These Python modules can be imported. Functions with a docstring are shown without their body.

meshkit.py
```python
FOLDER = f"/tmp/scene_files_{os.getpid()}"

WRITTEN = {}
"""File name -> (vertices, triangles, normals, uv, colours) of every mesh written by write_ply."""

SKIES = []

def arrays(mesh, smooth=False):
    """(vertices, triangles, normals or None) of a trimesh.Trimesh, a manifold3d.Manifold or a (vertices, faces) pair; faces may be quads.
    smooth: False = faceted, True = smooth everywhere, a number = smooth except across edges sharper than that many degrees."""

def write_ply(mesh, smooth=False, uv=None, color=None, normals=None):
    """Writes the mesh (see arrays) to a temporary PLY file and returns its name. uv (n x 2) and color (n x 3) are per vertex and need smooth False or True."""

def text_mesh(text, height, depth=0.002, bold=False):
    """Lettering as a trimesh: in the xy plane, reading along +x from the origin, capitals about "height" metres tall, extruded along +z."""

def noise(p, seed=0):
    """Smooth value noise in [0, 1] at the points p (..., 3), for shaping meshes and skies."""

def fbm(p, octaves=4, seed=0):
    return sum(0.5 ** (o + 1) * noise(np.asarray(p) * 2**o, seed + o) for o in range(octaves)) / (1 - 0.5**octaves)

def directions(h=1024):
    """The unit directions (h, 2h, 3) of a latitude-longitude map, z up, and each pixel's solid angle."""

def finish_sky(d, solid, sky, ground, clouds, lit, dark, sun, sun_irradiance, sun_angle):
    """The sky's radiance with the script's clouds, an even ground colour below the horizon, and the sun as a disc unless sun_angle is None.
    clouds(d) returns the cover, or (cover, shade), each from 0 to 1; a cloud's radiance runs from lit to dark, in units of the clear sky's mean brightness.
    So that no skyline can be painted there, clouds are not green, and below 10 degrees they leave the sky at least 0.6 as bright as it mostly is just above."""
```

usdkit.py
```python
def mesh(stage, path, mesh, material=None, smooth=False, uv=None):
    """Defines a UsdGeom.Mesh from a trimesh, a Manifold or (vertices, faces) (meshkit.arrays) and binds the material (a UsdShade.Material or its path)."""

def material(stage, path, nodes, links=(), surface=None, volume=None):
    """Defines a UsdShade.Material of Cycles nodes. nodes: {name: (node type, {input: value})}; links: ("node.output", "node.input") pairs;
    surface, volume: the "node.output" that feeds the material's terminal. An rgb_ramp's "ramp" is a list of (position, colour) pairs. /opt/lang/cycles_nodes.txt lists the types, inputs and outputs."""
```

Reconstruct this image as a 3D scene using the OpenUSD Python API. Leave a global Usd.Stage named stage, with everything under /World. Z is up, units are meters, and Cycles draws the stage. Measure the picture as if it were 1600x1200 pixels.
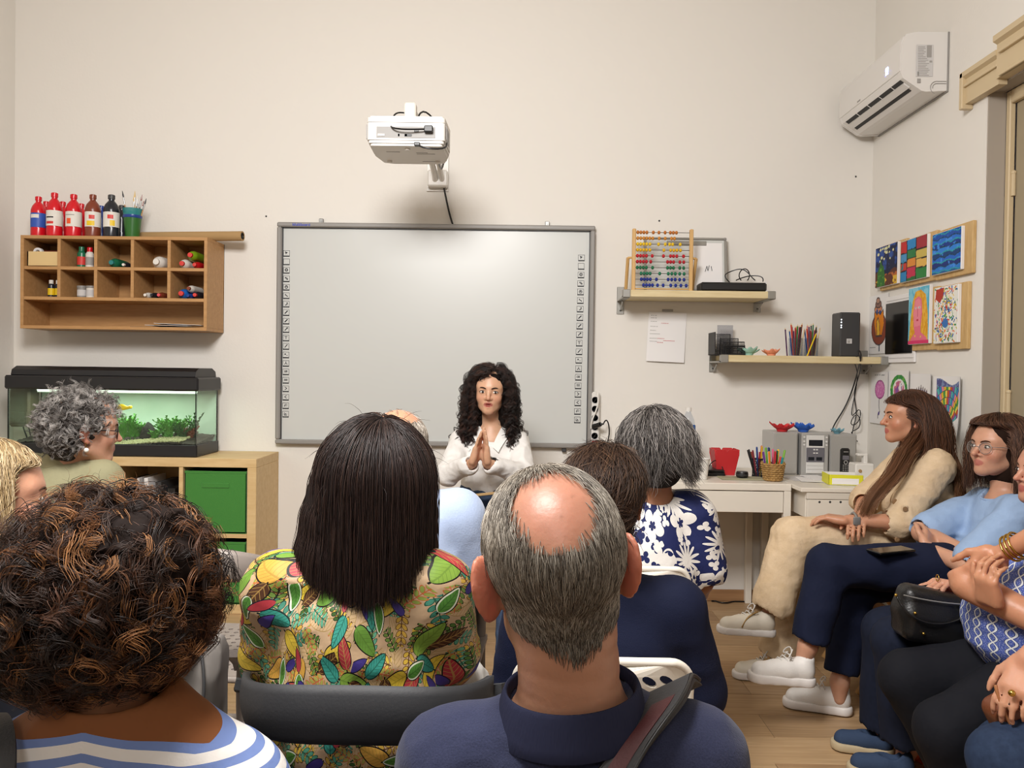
import math, numpy as np, trimesh, usdkit, meshkit
import shapely, shapely.affinity, shapely.geometry as sg
from scipy.spatial import cKDTree
from pxr import Usd, UsdGeom, UsdLux, UsdShade, Sdf, Gf, Vt

stage = Usd.Stage.CreateInMemory()
UsdGeom.SetStageUpAxis(stage, 'Z')
UsdGeom.SetStageMetersPerUnit(stage, 1.0)
UsdGeom.Xform.Define(stage, '/World')
UsdGeom.Scope.Define(stage, '/World/Looks')
PI = math.pi
IW, WS, WF = dict(in_world=True), dict(in_world=True, smooth=True), dict(in_world=True, smooth=False)
V = lambda *a: np.array(a, float)

# ---------------------------------------------------------------- camera
FPX, CAMZ = 1285.0, 1.25
YAW, PITCH, ROLL = math.radians(-0.446), math.radians(-0.85), math.radians(0.8)
EYE = V(0, 0, CAMZ)
_F = V(math.sin(YAW) * math.cos(PITCH), math.cos(YAW) * math.cos(PITCH), math.sin(PITCH))
_R0 = np.cross(_F, V(0, 0, 1)); _R0 /= np.linalg.norm(_R0)
_U0 = np.cross(_R0, _F)
_R = math.cos(ROLL) * _R0 + math.sin(ROLL) * _U0
_U = -math.sin(ROLL) * _R0 + math.cos(ROLL) * _U0
cam = UsdGeom.Camera.Define(stage, '/World/camera')
cam.CreateHorizontalApertureAttr(36.0)
cam.CreateVerticalApertureAttr(27.0)
cam.CreateFocalLengthAttr(36.0 * FPX / 1600)
cam.CreateClippingRangeAttr(Gf.Vec2f(0.05, 100))
cam.CreateExposureAttr(0.18)
M = np.eye(4); M[0, :3], M[1, :3], M[2, :3], M[3, :3] = _R, _U, -_F, EYE
cam.AddTransformOp().Set(Gf.Matrix4d(*M.ravel().tolist()))

# ---------------------------------------------------------------- light: pendant fittings in front of and above the camera, faint night sky outside
def rect_light(name, pos, w, h, power, color, rx=0.0, rz=0.0):
    l = UsdLux.RectLight.Define(stage, '/World/' + name)
    l.CreateWidthAttr(w); l.CreateHeightAttr(h); l.CreateIntensityAttr(power); l.CreateColorAttr(Gf.Vec3f(*color))
    l.AddTranslateOp().Set(Gf.Vec3d(*map(float, pos))); l.AddRotateZOp().Set(rz); l.AddRotateXOp().Set(rx)
    return l
WARM = (1.0, 0.975, 0.955)
rect_light('lamp_light', (-0.55, 0.9, 2.8), 0.9, 0.7, 50.0, WARM, rx=45)
rect_light('lamp_light_001', (-0.3, -2.2, 3.2), 1.2, 0.6, 14.0, WARM, rx=30)
globe = UsdLux.SphereLight.Define(stage, '/World/globe_light')
globe.CreateRadiusAttr(0.16); globe.CreateIntensityAttr(22.0); globe.CreateColorAttr(Gf.Vec3f(*WARM))
globe.AddTranslateOp().Set(Gf.Vec3d(-0.5, 0.4, 3.3))
dome = UsdLux.DomeLight.Define(stage, '/World/sky')
dome.CreateIntensityAttr(0.02); dome.CreateColorAttr(Gf.Vec3f(0.5, 0.6, 1.0))

# ---------------------------------------------------------------- pixel <-> place
def ray(px, py):
    d = _F * FPX + _R * (px - 800) - _U * (py - 600)
    return d / d[1]
def at(px, py, Y):            # the point of the plane y = Y seen at a pixel
    return EYE + ray(px, py) * Y
def atx(px, py, X):           # the same for a plane x = X
    d = ray(px, py); return EYE + d * (X / d[0])
def atz(px, py, Z=0.0):       # and for a level z = Z
    d = ray(px, py); return EYE + d * ((Z - CAMZ) / d[2])
def px_of(p):
    q = np.asarray(p, float) - EYE
    return 800 + FPX * (q @ _R) / (q @ _F), 600 - FPX * (q @ _U) / (q @ _F)

# ---------------------------------------------------------------- prims
_used = {}
def numbered(parent, name):
    k = _used.get((parent, name), 0); _used[(parent, name)] = k + 1
    return f'{parent}/{name}' if k == 0 else f'{parent}/{name}_{k:03d}'
def rotz(a):
    c, s = math.cos(a), math.sin(a); return np.array([[c, -s, 0], [s, c, 0], [0, 0, 1.0]])
def rotx(a):
    c, s = math.cos(a), math.sin(a); return np.array([[1.0, 0, 0], [0, c, -s], [0, s, c]])
def roty(a):
    c, s = math.cos(a), math.sin(a); return np.array([[c, 0, s], [0, 1.0, 0], [-s, 0, c]])
XF = {}
def tag(path, **kw):
    p = stage.GetPrimAtPath(path)
    for k, v in kw.items():
        if v: p.SetCustomDataByKey(k, v)
def thing(name, label, cat, loc=(0, 0, 0), rz=0.0, group=None, tilt=None, kind=None):
    path = numbered('/World', name)
    x = UsdGeom.Xform.Define(stage, path)
    x.AddTranslateOp().Set(Gf.Vec3d(*map(float, loc)))
    R = rotz(rz)
    if rz: x.AddRotateZOp().Set(math.degrees(rz))
    if tilt:
        ops = {'x': (x.AddRotateXOp, rotx), 'y': (x.AddRotateYOp, roty)}
        for ax, a in tilt:
            ops[ax][0]().Set(math.degrees(a)); R = R @ ops[ax][1](a)
    XF[path] = (V(*loc), R)
    tag(path, label=label, category=cat, group=group, kind=kind)
    return path
def structure(name, label, cat, loc=(0, 0, 0)):
    return thing(name, label, cat, loc, kind='structure')
def local(path, v):
    root = '/'.join(path.split('/')[:3]); t, R = XF[root]
    return (np.asarray(v, float) - t) @ R
def world(path, v):
    t, R = XF['/'.join(path.split('/')[:3])]
    return np.asarray(v, float) @ R.T + t
def colour_primvar(prim, cols, interp='vertex'):
    pv = UsdGeom.PrimvarsAPI(prim).CreatePrimvar('tint', Sdf.ValueTypeNames.Color3fArray, interp)
    pv.Set(Vt.Vec3fArray.FromNumpy(np.asarray(cols, np.float32)))
def part(parent, name, mesh, mat, smooth=30, label=None, tint=None, in_world=False, kind=None):
    path = numbered(parent, name)
    if isinstance(mesh, list): mesh = cat(mesh)
    if in_world: mesh = trimesh.Trimesh(local(parent, mesh.vertices if hasattr(mesh, 'vertices') else mesh[0]), mesh.faces if hasattr(mesh, 'faces') else mesh[1], process=False)
    m = usdkit.mesh(stage, path, mesh, MAT(mat), smooth=smooth)
    if tint is not None: colour_primvar(m, tint)
    if label or kind: tag(path, label=label, kind=kind)
    return path
def solo(name, mesh, mat, label, cat, loc=None, smooth=30, group=None, tint=None, kind=None, rz=0.0):
    """a thing that is one mesh: given in world coordinates, stored about its own base"""
    if isinstance(mesh, list): mesh = cat_(mesh)
    path = numbered('/World', name)
    v = np.asarray(mesh.vertices, float)
    if loc is None: loc = V((v[:, 0].min() + v[:, 0].max()) / 2, (v[:, 1].min() + v[:, 1].max()) / 2, v[:, 2].min())
    m = usdkit.mesh(stage, path, trimesh.Trimesh(v - loc, mesh.faces, process=False), MAT(mat), smooth=smooth)
    m.AddTranslateOp().Set(Gf.Vec3d(*map(float, loc)))
    if tint is not None: colour_primvar(m, tint)
    tag(path, label=label, category=cat, group=group, kind=kind)
    XF[path] = (np.asarray(loc, float), np.eye(3))
    return path
def copies(src, places, labels, group):
    """further things that reference the first one"""
    for (loc, rz), lab in zip(places, labels):
        name = src.split('/')[-1].rstrip('0123456789').rstrip('_')
        path = numbered('/World', name)
        x = UsdGeom.Xform.Define(stage, path)
        x.GetPrim().GetReferences().AddInternalReference(src)
        x.GetPrim().SetInstanceable(True)
        x.ClearXformOpOrder()
        x.AddTranslateOp(opSuffix='at').Set(Gf.Vec3d(*map(float, loc)))
        x.AddRotateZOp(opSuffix='turn').Set(math.degrees(rz))
        tag(path, label=lab, group=group)
def strands(parent, name, curves, width, mat, tint=None, label=None, in_world=True, taper=0.35):
    """hair and wires: a list of (n,3) arrays -> one BasisCurves"""
    path = numbered(parent, name)
    b = UsdGeom.BasisCurves.Define(stage, path)
    n = [len(c) for c in curves]
    p = np.vstack(curves)
    if in_world: p = local(parent, p)
    b.CreateTypeAttr('linear'); 
    b.CreatePointsAttr(Vt.Vec3fArray.FromNumpy(p.astype(np.float32)))
    b.CreateCurveVertexCountsAttr(Vt.IntArray(n))
    wd = np.concatenate([np.broadcast_to(width[i] if np.ndim(width) else width, k) * np.interp(np.linspace(0, 1, k), [0, 0.6, 1], [1, 1, taper]) for i, k in enumerate(n)])
    b.CreateWidthsAttr(Vt.FloatArray.FromNumpy(wd.astype(np.float32))); b.SetWidthsInterpolation('vertex')
    if tint is not None:
        colour_primvar(b, np.repeat(np.asarray(tint, float), n, axis=0) if np.ndim(tint) == 2 else np.asarray(tint, float).reshape(-1, 3), 'vertex')
    UsdShade.MaterialBindingAPI.Apply(b.GetPrim()).Bind(MAT(mat))
    tag(path, label=label, kind='stuff')
    return path

# ---------------------------------------------------------------- colours and materials
def C(h):
    h = h.lstrip('#'); c = np.array([int(h[i:i + 2], 16) for i in (0, 2, 4)]) / 255
    return np.where(c <= 0.04045, c / 12.92, ((c + 0.055) / 1.055) ** 2.4)
MATS = {}
def MAT(m):
    return MATS[m] if isinstance(m, str) else m
def mat(name, col, rough=0.5, metal=0.0, spec=None, noise=None, bump=None, **kw):
    """noise: (scale, second colour, stretch xyz); bump: (scale, distance in m, stretch)"""
    col = C(col) if isinstance(col, str) else np.asarray(col, float)
    spec = spec if spec is not None else (.2 if rough >= .75 else .5)
    nodes = {'p': ('principled_bsdf', {'base_color': col, 'roughness': rough, 'metallic': metal, 'specular_ior_level': spec, **kw})}
    links = []
    if noise or bump: nodes['tc'] = ('texture_coordinate', {})
    if noise:
        sc, c2, st = noise
        nodes['mp'] = ('mapping', {'scale': V(*st)}); nodes['nz'] = ('noise_texture', {'scale': sc, 'detail': 4.0, 'roughness': 0.6})
        nodes['rp'] = ('rgb_ramp', {'ramp': [(0.3, col), (0.7, C(c2) if isinstance(c2, str) else c2)]})
        links += [('tc.object', 'mp.vector'), ('mp.vector', 'nz.vector'), ('nz.fac', 'rp.fac'), ('rp.color', 'p.base_color')]
    if bump:
        sc, dist, st = bump
        nodes['mb'] = ('mapping', {'scale': V(*st)}); nodes['nb'] = ('noise_texture', {'scale': sc, 'detail': 3.0})
        nodes['bp'] = ('bump', {'strength': 1.0, 'distance': dist})
        links += [('tc.object', 'mb.vector'), ('mb.vector', 'nb.vector'), ('nb.fac', 'bp.height'), ('bp.normal', 'p.normal')]
    MATS[name] = usdkit.material(stage, f'/World/Looks/{name}', nodes, links, surface='p.BSDF')
    return name
def mat_tint(name, rough=0.6, spec=0.4, bump=None, **kw):
    """base colour from the mesh's own print (primvar 'tint')"""
    nodes = {'at': ('attribute', {'attribute': 'tint'}), 'p': ('principled_bsdf', {'roughness': rough, 'specular_ior_level': spec, **kw})}
    links = [('at.color', 'p.base_color')]
    if bump:
        sc, dist, st = bump
        nodes['tc'] = ('texture_coordinate', {}); nodes['mb'] = ('mapping', {'scale': V(*st)}); nodes['nb'] = ('noise_texture', {'scale': sc, 'detail': 3.0})
        nodes['bp'] = ('bump', {'strength': 1.0, 'distance': dist})
        links += [('tc.object', 'mb.vector'), ('mb.vector', 'nb.vector'), ('nb.fac', 'bp.height'), ('bp.normal', 'p.normal')]
    MATS[name] = usdkit.material(stage, f'/World/Looks/{name}', nodes, links, surface='p.BSDF')
    return name

# ---------------------------------------------------------------- mesh shapes
def cat_(ms): return trimesh.util.concatenate([m for m in ms if m is not None])
cat = cat_
def mv(m, x=0, y=0, z=0):
    m = m.copy(); m.apply_translation((x, y, z)); return m
def rt(m, R):
    m = m.copy(); m.vertices = m.vertices @ np.asarray(R).T; return m
def box(x0, x1, y0, y1, z0, z1, r=0.0):
    """a box with chamfered edges"""
    x0, x1 = sorted((x0, x1)); y0, y1 = sorted((y0, y1)); z0, z1 = sorted((z0, z1))
    e = V(x1 - x0, y1 - y0, z1 - z0); c = V(x0 + x1, y0 + y1, z0 + z1) / 2
    r = min(r, e.min() * 0.45)
    if r <= 0:
        m = trimesh.creation.box(e); m.apply_translation(c); return m
    pts = []
    for s in np.ndindex(2, 2, 2):
        s = np.array(s) * 2 - 1
        for k in range(3):
            h = e / 2 - r; h[k] = e[k] / 2; pts.append(s * h)
    m = trimesh.convex.convex_hull(np.array(pts)); m.apply_translation(c); return m
def cyl(a, b, r, r2=None, n=16):
    return tube([a, b], [r, r if r2 is None else r2], n)
def tube(pts, r, n=8, caps=True):
    p = np.asarray(pts, float); r = np.broadcast_to(r, (len(p),)).astype(float)
    t = np.gradient(p, axis=0) if len(p) > 2 else np.repeat((p[1:] - p[:1]), 2, 0)
    t /= np.linalg.norm(t, axis=1, keepdims=True) + 1e-12
    a = np.cross(t[0], [0, 0, 1.0] if abs(t[0][2]) < 0.9 else [1.0, 0, 0]); a /= np.linalg.norm(a)
    A = []
    for i in range(len(p)):
        a = a - t[i] * (a @ t[i]); a /= np.linalg.norm(a) + 1e-12; A.append(a)
    A = np.array(A); B = np.cross(t, A); an = np.arange(n) * 2 * PI / n
    v = p[:, None] + r[:, None, None] * (np.cos(an)[None, :, None] * A[:, None] + np.sin(an)[None, :, None] * B[:, None])
    f = []
    for i in range(len(p) - 1):
        j = np.arange(n); k = (j + 1) % n
        f += np.stack([i * n + j, i * n + k, (i + 1) * n + k], 1).tolist() + np.stack([i * n + j, (i + 1) * n + k, (i + 1) * n + j], 1).tolist()
    v = v.reshape(-1, 3)
    if caps:
        for end, s in ((0, -1), (len(p) - 1, 1)):
            v = np.vstack([v, p[end]]); c = len(v) - 1
            for j in range(n):
                k = (j + 1) % n
                f.append([end * n + k, end * n + j, c] if s < 0 else [end * n + j, end * n + k, c])
    return trimesh.Trimesh(v, f, process=False)
def lathe(prof, n=24, axis='z'):
    """prof: (radius, height) pairs from the bottom up; closed where the radius is 0"""
    pr = np.asarray(prof, float); an = np.arange(n) * 2 * PI / n
    v = np.stack([pr[:, None, 0] * np.cos(an), pr[:, None, 0] * np.sin(an), np.broadcast_to(pr[:, None, 1], (len(pr), n))], -1).reshape(-1, 3)
    f = []
    for i in range(len(pr) - 1):
        j = np.arange(n); k = (j + 1) % n
        f += np.stack([i * n + j, i * n + k, (i + 1) * n + k], 1).tolist() + np.stack([i * n + j, (i + 1) * n + k, (i + 1) * n + j], 1).tolist()
    m = trimesh.Trimesh(v, f, process=False)
    m.merge_vertices(); m.update_faces(m.nondegenerate_faces())
    if axis == 'y': m.vertices = m.vertices @ rotx(-PI / 2).T
    if axis == 'x': m.vertices = m.vertices @ roty(PI / 2).T
    return m
def prism(poly, y0, y1):
    """a shapely polygon in x,z pushed out from y0 to y1"""
    out = []
    for g in getattr(poly, 'geoms', [poly]):
        if g.is_empty or g.area < 1e-9: continue
        m = trimesh.creation.extrude_polygon(g, abs(y1 - y0), engine='earcut')
        v = m.vertices.copy(); m.vertices = np.stack([v[:, 0], max(y0, y1) - v[:, 2], v[:, 1]], 1)
        out.append(m)
    return cat_(out)
def spline(pts, n=24):
    p = np.asarray(pts, float); k = len(p)
    from scipy.interpolate import CubicSpline
    s = np.concatenate([[0], np.cumsum(np.linalg.norm(np.diff(p, axis=0), axis=1))])
    return CubicSpline(s, p)(np.linspace(0, s[-1], n))
def sphere(c, r, sub=2):
    m = trimesh.creation.icosphere(sub); m.vertices = m.vertices * np.asarray(r) + np.asarray(c); return m
def grid(nu, nv, fn):
    """a sheet: fn(u, v) -> (..., 3), u and v from 0 to 1"""
    u, v = np.meshgrid(np.linspace(0, 1, nu), np.linspace(0, 1, nv), indexing='ij')
    P = fn(u, v).reshape(-1, 3); i, j = np.meshgrid(np.arange(nu - 1), np.arange(nv - 1), indexing='ij')
    a = (i * nv + j).ravel()
    f = np.vstack([np.stack([a, a + nv, a + nv + 1], 1), np.stack([a, a + nv + 1, a + 1], 1)])
    return trimesh.Trimesh(P, f, process=False)
def thick(m, t):
    """a sheet given a thickness t along its normals"""
    n = len(m.vertices); nv = meshkit.arrays(m, True)[2]
    v = np.vstack([m.vertices, m.vertices - nv * t])
    e = trimesh.grouping.group_rows(np.sort(m.edges, axis=1), require_count=1)
    e = m.edges[e]
    f = np.vstack([m.faces, m.faces[:, ::-1] + n, np.stack([e[:, 1], e[:, 0], e[:, 0] + n], 1), np.stack([e[:, 1], e[:, 0] + n, e[:, 1] + n], 1)])
    return trimesh.Trimesh(v, f, process=False)

# ---------------------------------------------------------------- smooth solids: blended capsules and ellipsoids on a sparse grid
class Solid:
    def __init__(s): s.p = []; s.after = []
    def cap(s, a, b, ra, rb=None, k=0.02, cut=False):
        s.p.append(('c', np.asarray(a, np.float32), np.asarray(b, np.float32), ra, ra if rb is None else rb, k, cut)); return s
    def ell(s, c, r, R=None, k=0.02, cut=False):
        s.p.append(('e', np.asarray(c, np.float32), np.broadcast_to(np.asarray(r, np.float32), (3,)), np.asarray(np.eye(3) if R is None else R, np.float32), 0, k, cut)); return s
    def box(s, c, h, r=0.01, R=None, k=0.01, cut=False):
        s.p.append(('b', np.asarray(c, np.float32), np.asarray(h, np.float32), np.asarray(np.eye(3) if R is None else R, np.float32), r, k, cut)); return s
    def chain(s, pts, rs, k=0.02):
        for i in range(len(pts) - 1): s.cap(pts[i], pts[i + 1], rs[i], rs[i + 1], k)
        return s
    @staticmethod
    def dist(q, P):
        if q[0] == 'c':
            a, b = q[1], q[2]; ab = b - a; L = float(ab @ ab) + 1e-12
            d = P - a; t = np.clip(d @ ab / L, 0, 1)
            d = d - t[:, None] * ab
            return np.sqrt(np.einsum('ij,ij->i', d, d)) - (q[3] + (q[4] - q[3]) * t)
        if q[0] == 'e':
            x = (P - q[1]) @ q[3]; y = x / q[2]; z = y / q[2]
            k0 = np.sqrt(np.einsum('ij,ij->i', y, y)); k1 = np.sqrt(np.einsum('ij,ij->i', z, z)) + 1e-9
            return k0 * (k0 - 1) / k1
        x = np.abs((P - q[1]) @ q[3]) - (q[2] - q[4])
        return np.linalg.norm(np.maximum(x, 0), axis=1) + np.minimum(x.max(1), 0) - q[4]
    def bounds(s):
        lo, hi = [], []
        for q in s.p:
            if q[6]: continue
            if q[0] == 'c':
                r = max(q[3], q[4]); lo.append(np.minimum(q[1], q[2]) - r); hi.append(np.maximum(q[1], q[2]) + r)
            else:
                e = np.abs(q[3]) @ q[2]; lo.append(q[1] - e); hi.append(q[1] + e)
        return np.min(lo, 0), np.max(hi, 0)
    def field(s, P, prims=None):
        d = np.full(len(P), 1.0, np.float32)
        for q in (s.p if prims is None else prims):
            e = s.dist(q, P); k = q[5]
            if q[6]: e = -e; h = np.maximum(k - np.abs(d - e), 0) / k; d = np.maximum(d, e) + h * h * k * 0.25
            else: h = np.maximum(k - np.abs(d - e), 0) / k; d = np.minimum(d, e) - h * h * k * 0.25
        for fn in s.after: d = fn(P, d)
        return d
    def mesh(s, h=0.006, relax=1, pad=0.02):
        lo, hi = s.bounds(); lo = lo - pad; hi = hi + pad; B = 12
        nb = np.ceil((hi - lo) / (h * B)).astype(int); n = nb * B + 1
        val = np.ones(tuple(n), np.float32)
        I = np.stack(np.meshgrid(*[np.arange(k) for k in nb], indexing='ij'), -1).reshape(-1, 3)
        cen = (lo + (I + 0.5) * B * h).astype(np.float32); rad = B * h * 0.5 * 1.7321
        D = np.stack([s.dist(q, cen) for q in s.p], 1)
        near = D < rad * 1.2 + np.array([q[5] for q in s.p])[None] + 0.01
        coarse = s.field(cen)
        slack = rad * 1.2 + 0.012
        off = np.stack(np.meshgrid(*[np.arange(B + 1)] * 3, indexing='ij'), -1).reshape(-1, 3)
        for b in range(len(I)):
            i = I[b] * B; sl = tuple(slice(i[a], i[a] + B + 1) for a in range(3))
            if coarse[b] > slack: continue
            if coarse[b] < -slack: val[sl] = -1; continue
            pr = [q for q, ok in zip(s.p, near[b]) if ok]
            if not any(not q[6] for q in pr): continue
            P = (lo + (i + off) * h).astype(np.float32)
            val[sl] = s.field(P, pr).reshape((B + 1,) * 3)
        m = nets(val, lo, h)
        return relaxed(m, relax) if relax else m
def nets(val, lo, h):
    s = val < 0
    c = np.zeros(tuple(np.array(val.shape) - 1), np.uint8)
    for o in np.ndindex(2, 2, 2): c += s[tuple(slice(o[a], o[a] + c.shape[a]) for a in range(3))]
    act = np.argwhere((c > 0) & (c < 8)); idx = np.full(c.shape, -1, np.int32); idx[tuple(act.T)] = np.arange(len(act))
    off = np.array(list(np.ndindex(2, 2, 2))); cv = np.stack([val[tuple((act + o).T)] for o in off], 1)
    acc = np.zeros((len(act), 3)); cnt = np.zeros(len(act))
    for a in range(8):
        for b in range(a + 1, 8):
            if np.abs(off[a] - off[b]).sum() != 1: continue
            m = (cv[:, a] < 0) != (cv[:, b] < 0); t = cv[m, a] / (cv[m, a] - cv[m, b])
            acc[m] += off[a] + t[:, None] * (off[b] - off[a]); cnt[m] += 1
    v = lo + (act + acc / np.maximum(cnt, 1)[:, None]) * h
    F = []
    for ax in range(3):
        u, w = (ax + 1) % 3, (ax + 2) % 3
        n = list(val.shape); sl0 = [slice(1, -1)] * 3; sl0[ax] = slice(0, n[ax] - 1); sl1 = list(sl0); sl1[ax] = slice(1, n[ax])
        d = s[tuple(sl0)] != s[tuple(sl1)]
        e = np.argwhere(d); start = np.array([sl.start for sl in sl0]); e = e + start
        inside = s[tuple(e.T)]
        q = []
        for du, dw in ((-1, -1), (0, -1), (0, 0), (-1, 0)):
            g = e.copy(); g[:, u] += du; g[:, w] += dw; q.append(idx[tuple(g.T)])
        q = np.stack(q, 1); q = np.where(inside[:, None], q, q[:, ::-1])
        q = q[(q >= 0).all(1)]
        F += [q[:, [0, 1, 2]], q[:, [0, 2, 3]]]
    return trimesh.Trimesh(v, np.vstack(F), process=False)
def relaxed(m, n=1, lam=0.5):
    import scipy.sparse as sp
    f = m.faces; N = len(m.vertices); e = np.vstack([f[:, [0, 1]], f[:, [1, 2]], f[:, [2, 0]]]); e = np.vstack([e, e[:, ::-1]])
    A = sp.csr_matrix((np.ones(len(e)), (e[:, 0], e[:, 1])), shape=(N, N)); A.data[:] = 1
    deg = np.maximum(np.asarray(A.sum(1)).ravel(), 1); v = m.vertices.copy()
    for _ in range(n):
        v = v + lam * ((A @ v) / deg[:, None] - v); v = v - lam * 0.95 * ((A @ v) / deg[:, None] - v) * (0.9 if n > 1 else 0)
    return trimesh.Trimesh(v, f, process=False)
def fold(amp, freq, seed=0, stretch=(1, 1, 1)):
    st = np.array(stretch, np.float32)
    def fn(P, d):
        near = np.abs(d) < 0.03
        if near.any():
            q = P[near] * st * freq; q = q + 0.6 * meshkit.noise(q * 0.7 + 9, seed + 5)[:, None]
            d = d.copy(); d[near] += amp * (np.abs(meshkit.noise(q, seed) - 0.5) * 2 - 0.5).astype(np.float32)
        return d
    return fn
def line(pts, w=0.0035):
    return sg.LineString(pts).buffer(w / 2, cap_style=2)
def ring(x, y, r, w=0.003): return sg.Point(x, y).buffer(r).difference(sg.Point(x, y).buffer(r - w))
U = shapely.union_all
def sstep(a, b, x): t = np.clip((x - a) / (b - a), 0, 1); return t * t * (3 - 2 * t)
# ================================================================ materials of the place
mat('wall_paint', '#e3dfd8', 0.85, spec=0.2, bump=(60, 0.0006, (1, 1, 1)))
mat('ceiling_paint', '#e6e0d6', 0.9, spec=0.1)
mat('white_plastic', '#e2dfd9', 0.38)
mat('warm_white_plastic', '#dcd5c8', 0.4)
mat('white_paint', '#e6e1d8', 0.45)
mat('white_lacquer', '#e4ddd0', 0.35)
mat('grey_plastic', '#8f8c88', 0.45)
mat('grey_metal', '#9a9a98', 0.38, metal=0.6)
mat('dark_grey', '#3c3c3d', 0.45)
mat('black_plastic', '#141415', 0.4)
mat('black_gloss', '#0b0b0c', 0.12)
mat('black_mesh', '#18181a', 0.5)
mat('aquarium_black', '#17171a', 0.42)
mat('board_white', '#c9cbc8', 0.32, spec=0.5)
mat('ink', '#222226', 0.6)
mat('ink_blue', '#2b3fae', 0.5)
mat('ink_grey', '#9d9a96', 0.6)
mat('ink_red', '#c04450', 0.6)
mat('paper', '#e9e7e6', 0.8, spec=0.2)
mat('paper_grey', '#c9c7c6', 0.8, spec=0.2)
mat('beech', '#bb9060', 0.5, noise=(9, '#ab8152', (1, 6, 6)), spec=0.35)
mat('birch', '#d9bd8c', 0.5, noise=(7, '#cbab78', (1, 5, 5)), spec=0.35)
mat('pale_pine', '#d9c9a0', 0.5, noise=(8, '#cdb98b', (1, 8, 8)))
mat('ply', '#cfae78', 0.6, noise=(10, '#b9945c', (4, 4, 1)))
mat('cream_trim', '#cbb793', 0.5)
mat('door_paint', '#a0937a', 0.5)
mat('reveal_paint', '#a99f93', 0.8)
for i, (a, b) in enumerate((('#b39470', '#987a58'), ('#ba9a75', '#a1815c'), ('#ae8d69', '#957554'), ('#c2a37d', '#a88964'), ('#b49572', '#977855'))):
    mat(f'plank_{"abcde"[i]}', a, 0.4, noise=(3.0, b, (1.2, 22, 1)), spec=0.4)
mat('baseboard_wood', '#a27b56', 0.45, noise=(3, '#8c6745', (1, 12, 12)))
mat('kraft', '#a98a5f', 0.8)
mat('green_fabric', '#43823a', 0.85, bump=(300, 0.0006, (1, 1, 1)), sheen_weight=0.2)
mat('dark_void', '#0a0a0a', 0.9)
mat('steel', '#a3a29d', .35, metal=.7)
mat('red_plastic', '#c3141f', 0.3)
mat('red_paint', '#c1262b', 0.5)

W, XL, XR, ZC, YB = 4.54, -2.80, 1.926, 3.75, -3.6
# ================================================================ the shell
p = structure('wall_back', 'warm white plastered wall behind the speaker', 'wall', (0, W, 0))
part(p, 'plaster', box(XL - 0.2, 2.6, W, W + 0.15, -0.1, ZC + 0.1), 'wall_paint', **IW)
p = structure('wall_left', 'warm white wall at the left edge', 'wall', (XL, 0, 0))
part(p, 'plaster', box(XL - 0.15, XL, YB, W, -0.1, ZC + 0.1), 'wall_paint', **IW)
YD, YD2, ZD = 3.44, 2.2, 2.44          # the opening of the door in the right wall
p = structure('wall_right', 'warm white side wall with children\'s paintings and a doorway', 'wall', (XR, 0, 0))
part(p, 'plaster', [box(XR, XR + 0.3, YD, W, -0.1, ZC + 0.1), box(XR, XR + 0.3, YD2, YD, ZD, ZC + 0.1), box(XR, XR + 0.3, YB, YD2, -0.1, ZC + 0.1)], 'wall_paint', **IW)
part(p, 'door_reveal', [box(XR + 0.003, XR + 0.075, YD - 0.006, YD, 0, ZD), box(XR + 0.003, XR + 0.075, YD2, YD, ZD - 0.006, ZD)], 'reveal_paint', **IW)
p = structure('wall_rear', 'wall behind the audience', 'wall', (0, YB, 0))
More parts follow.
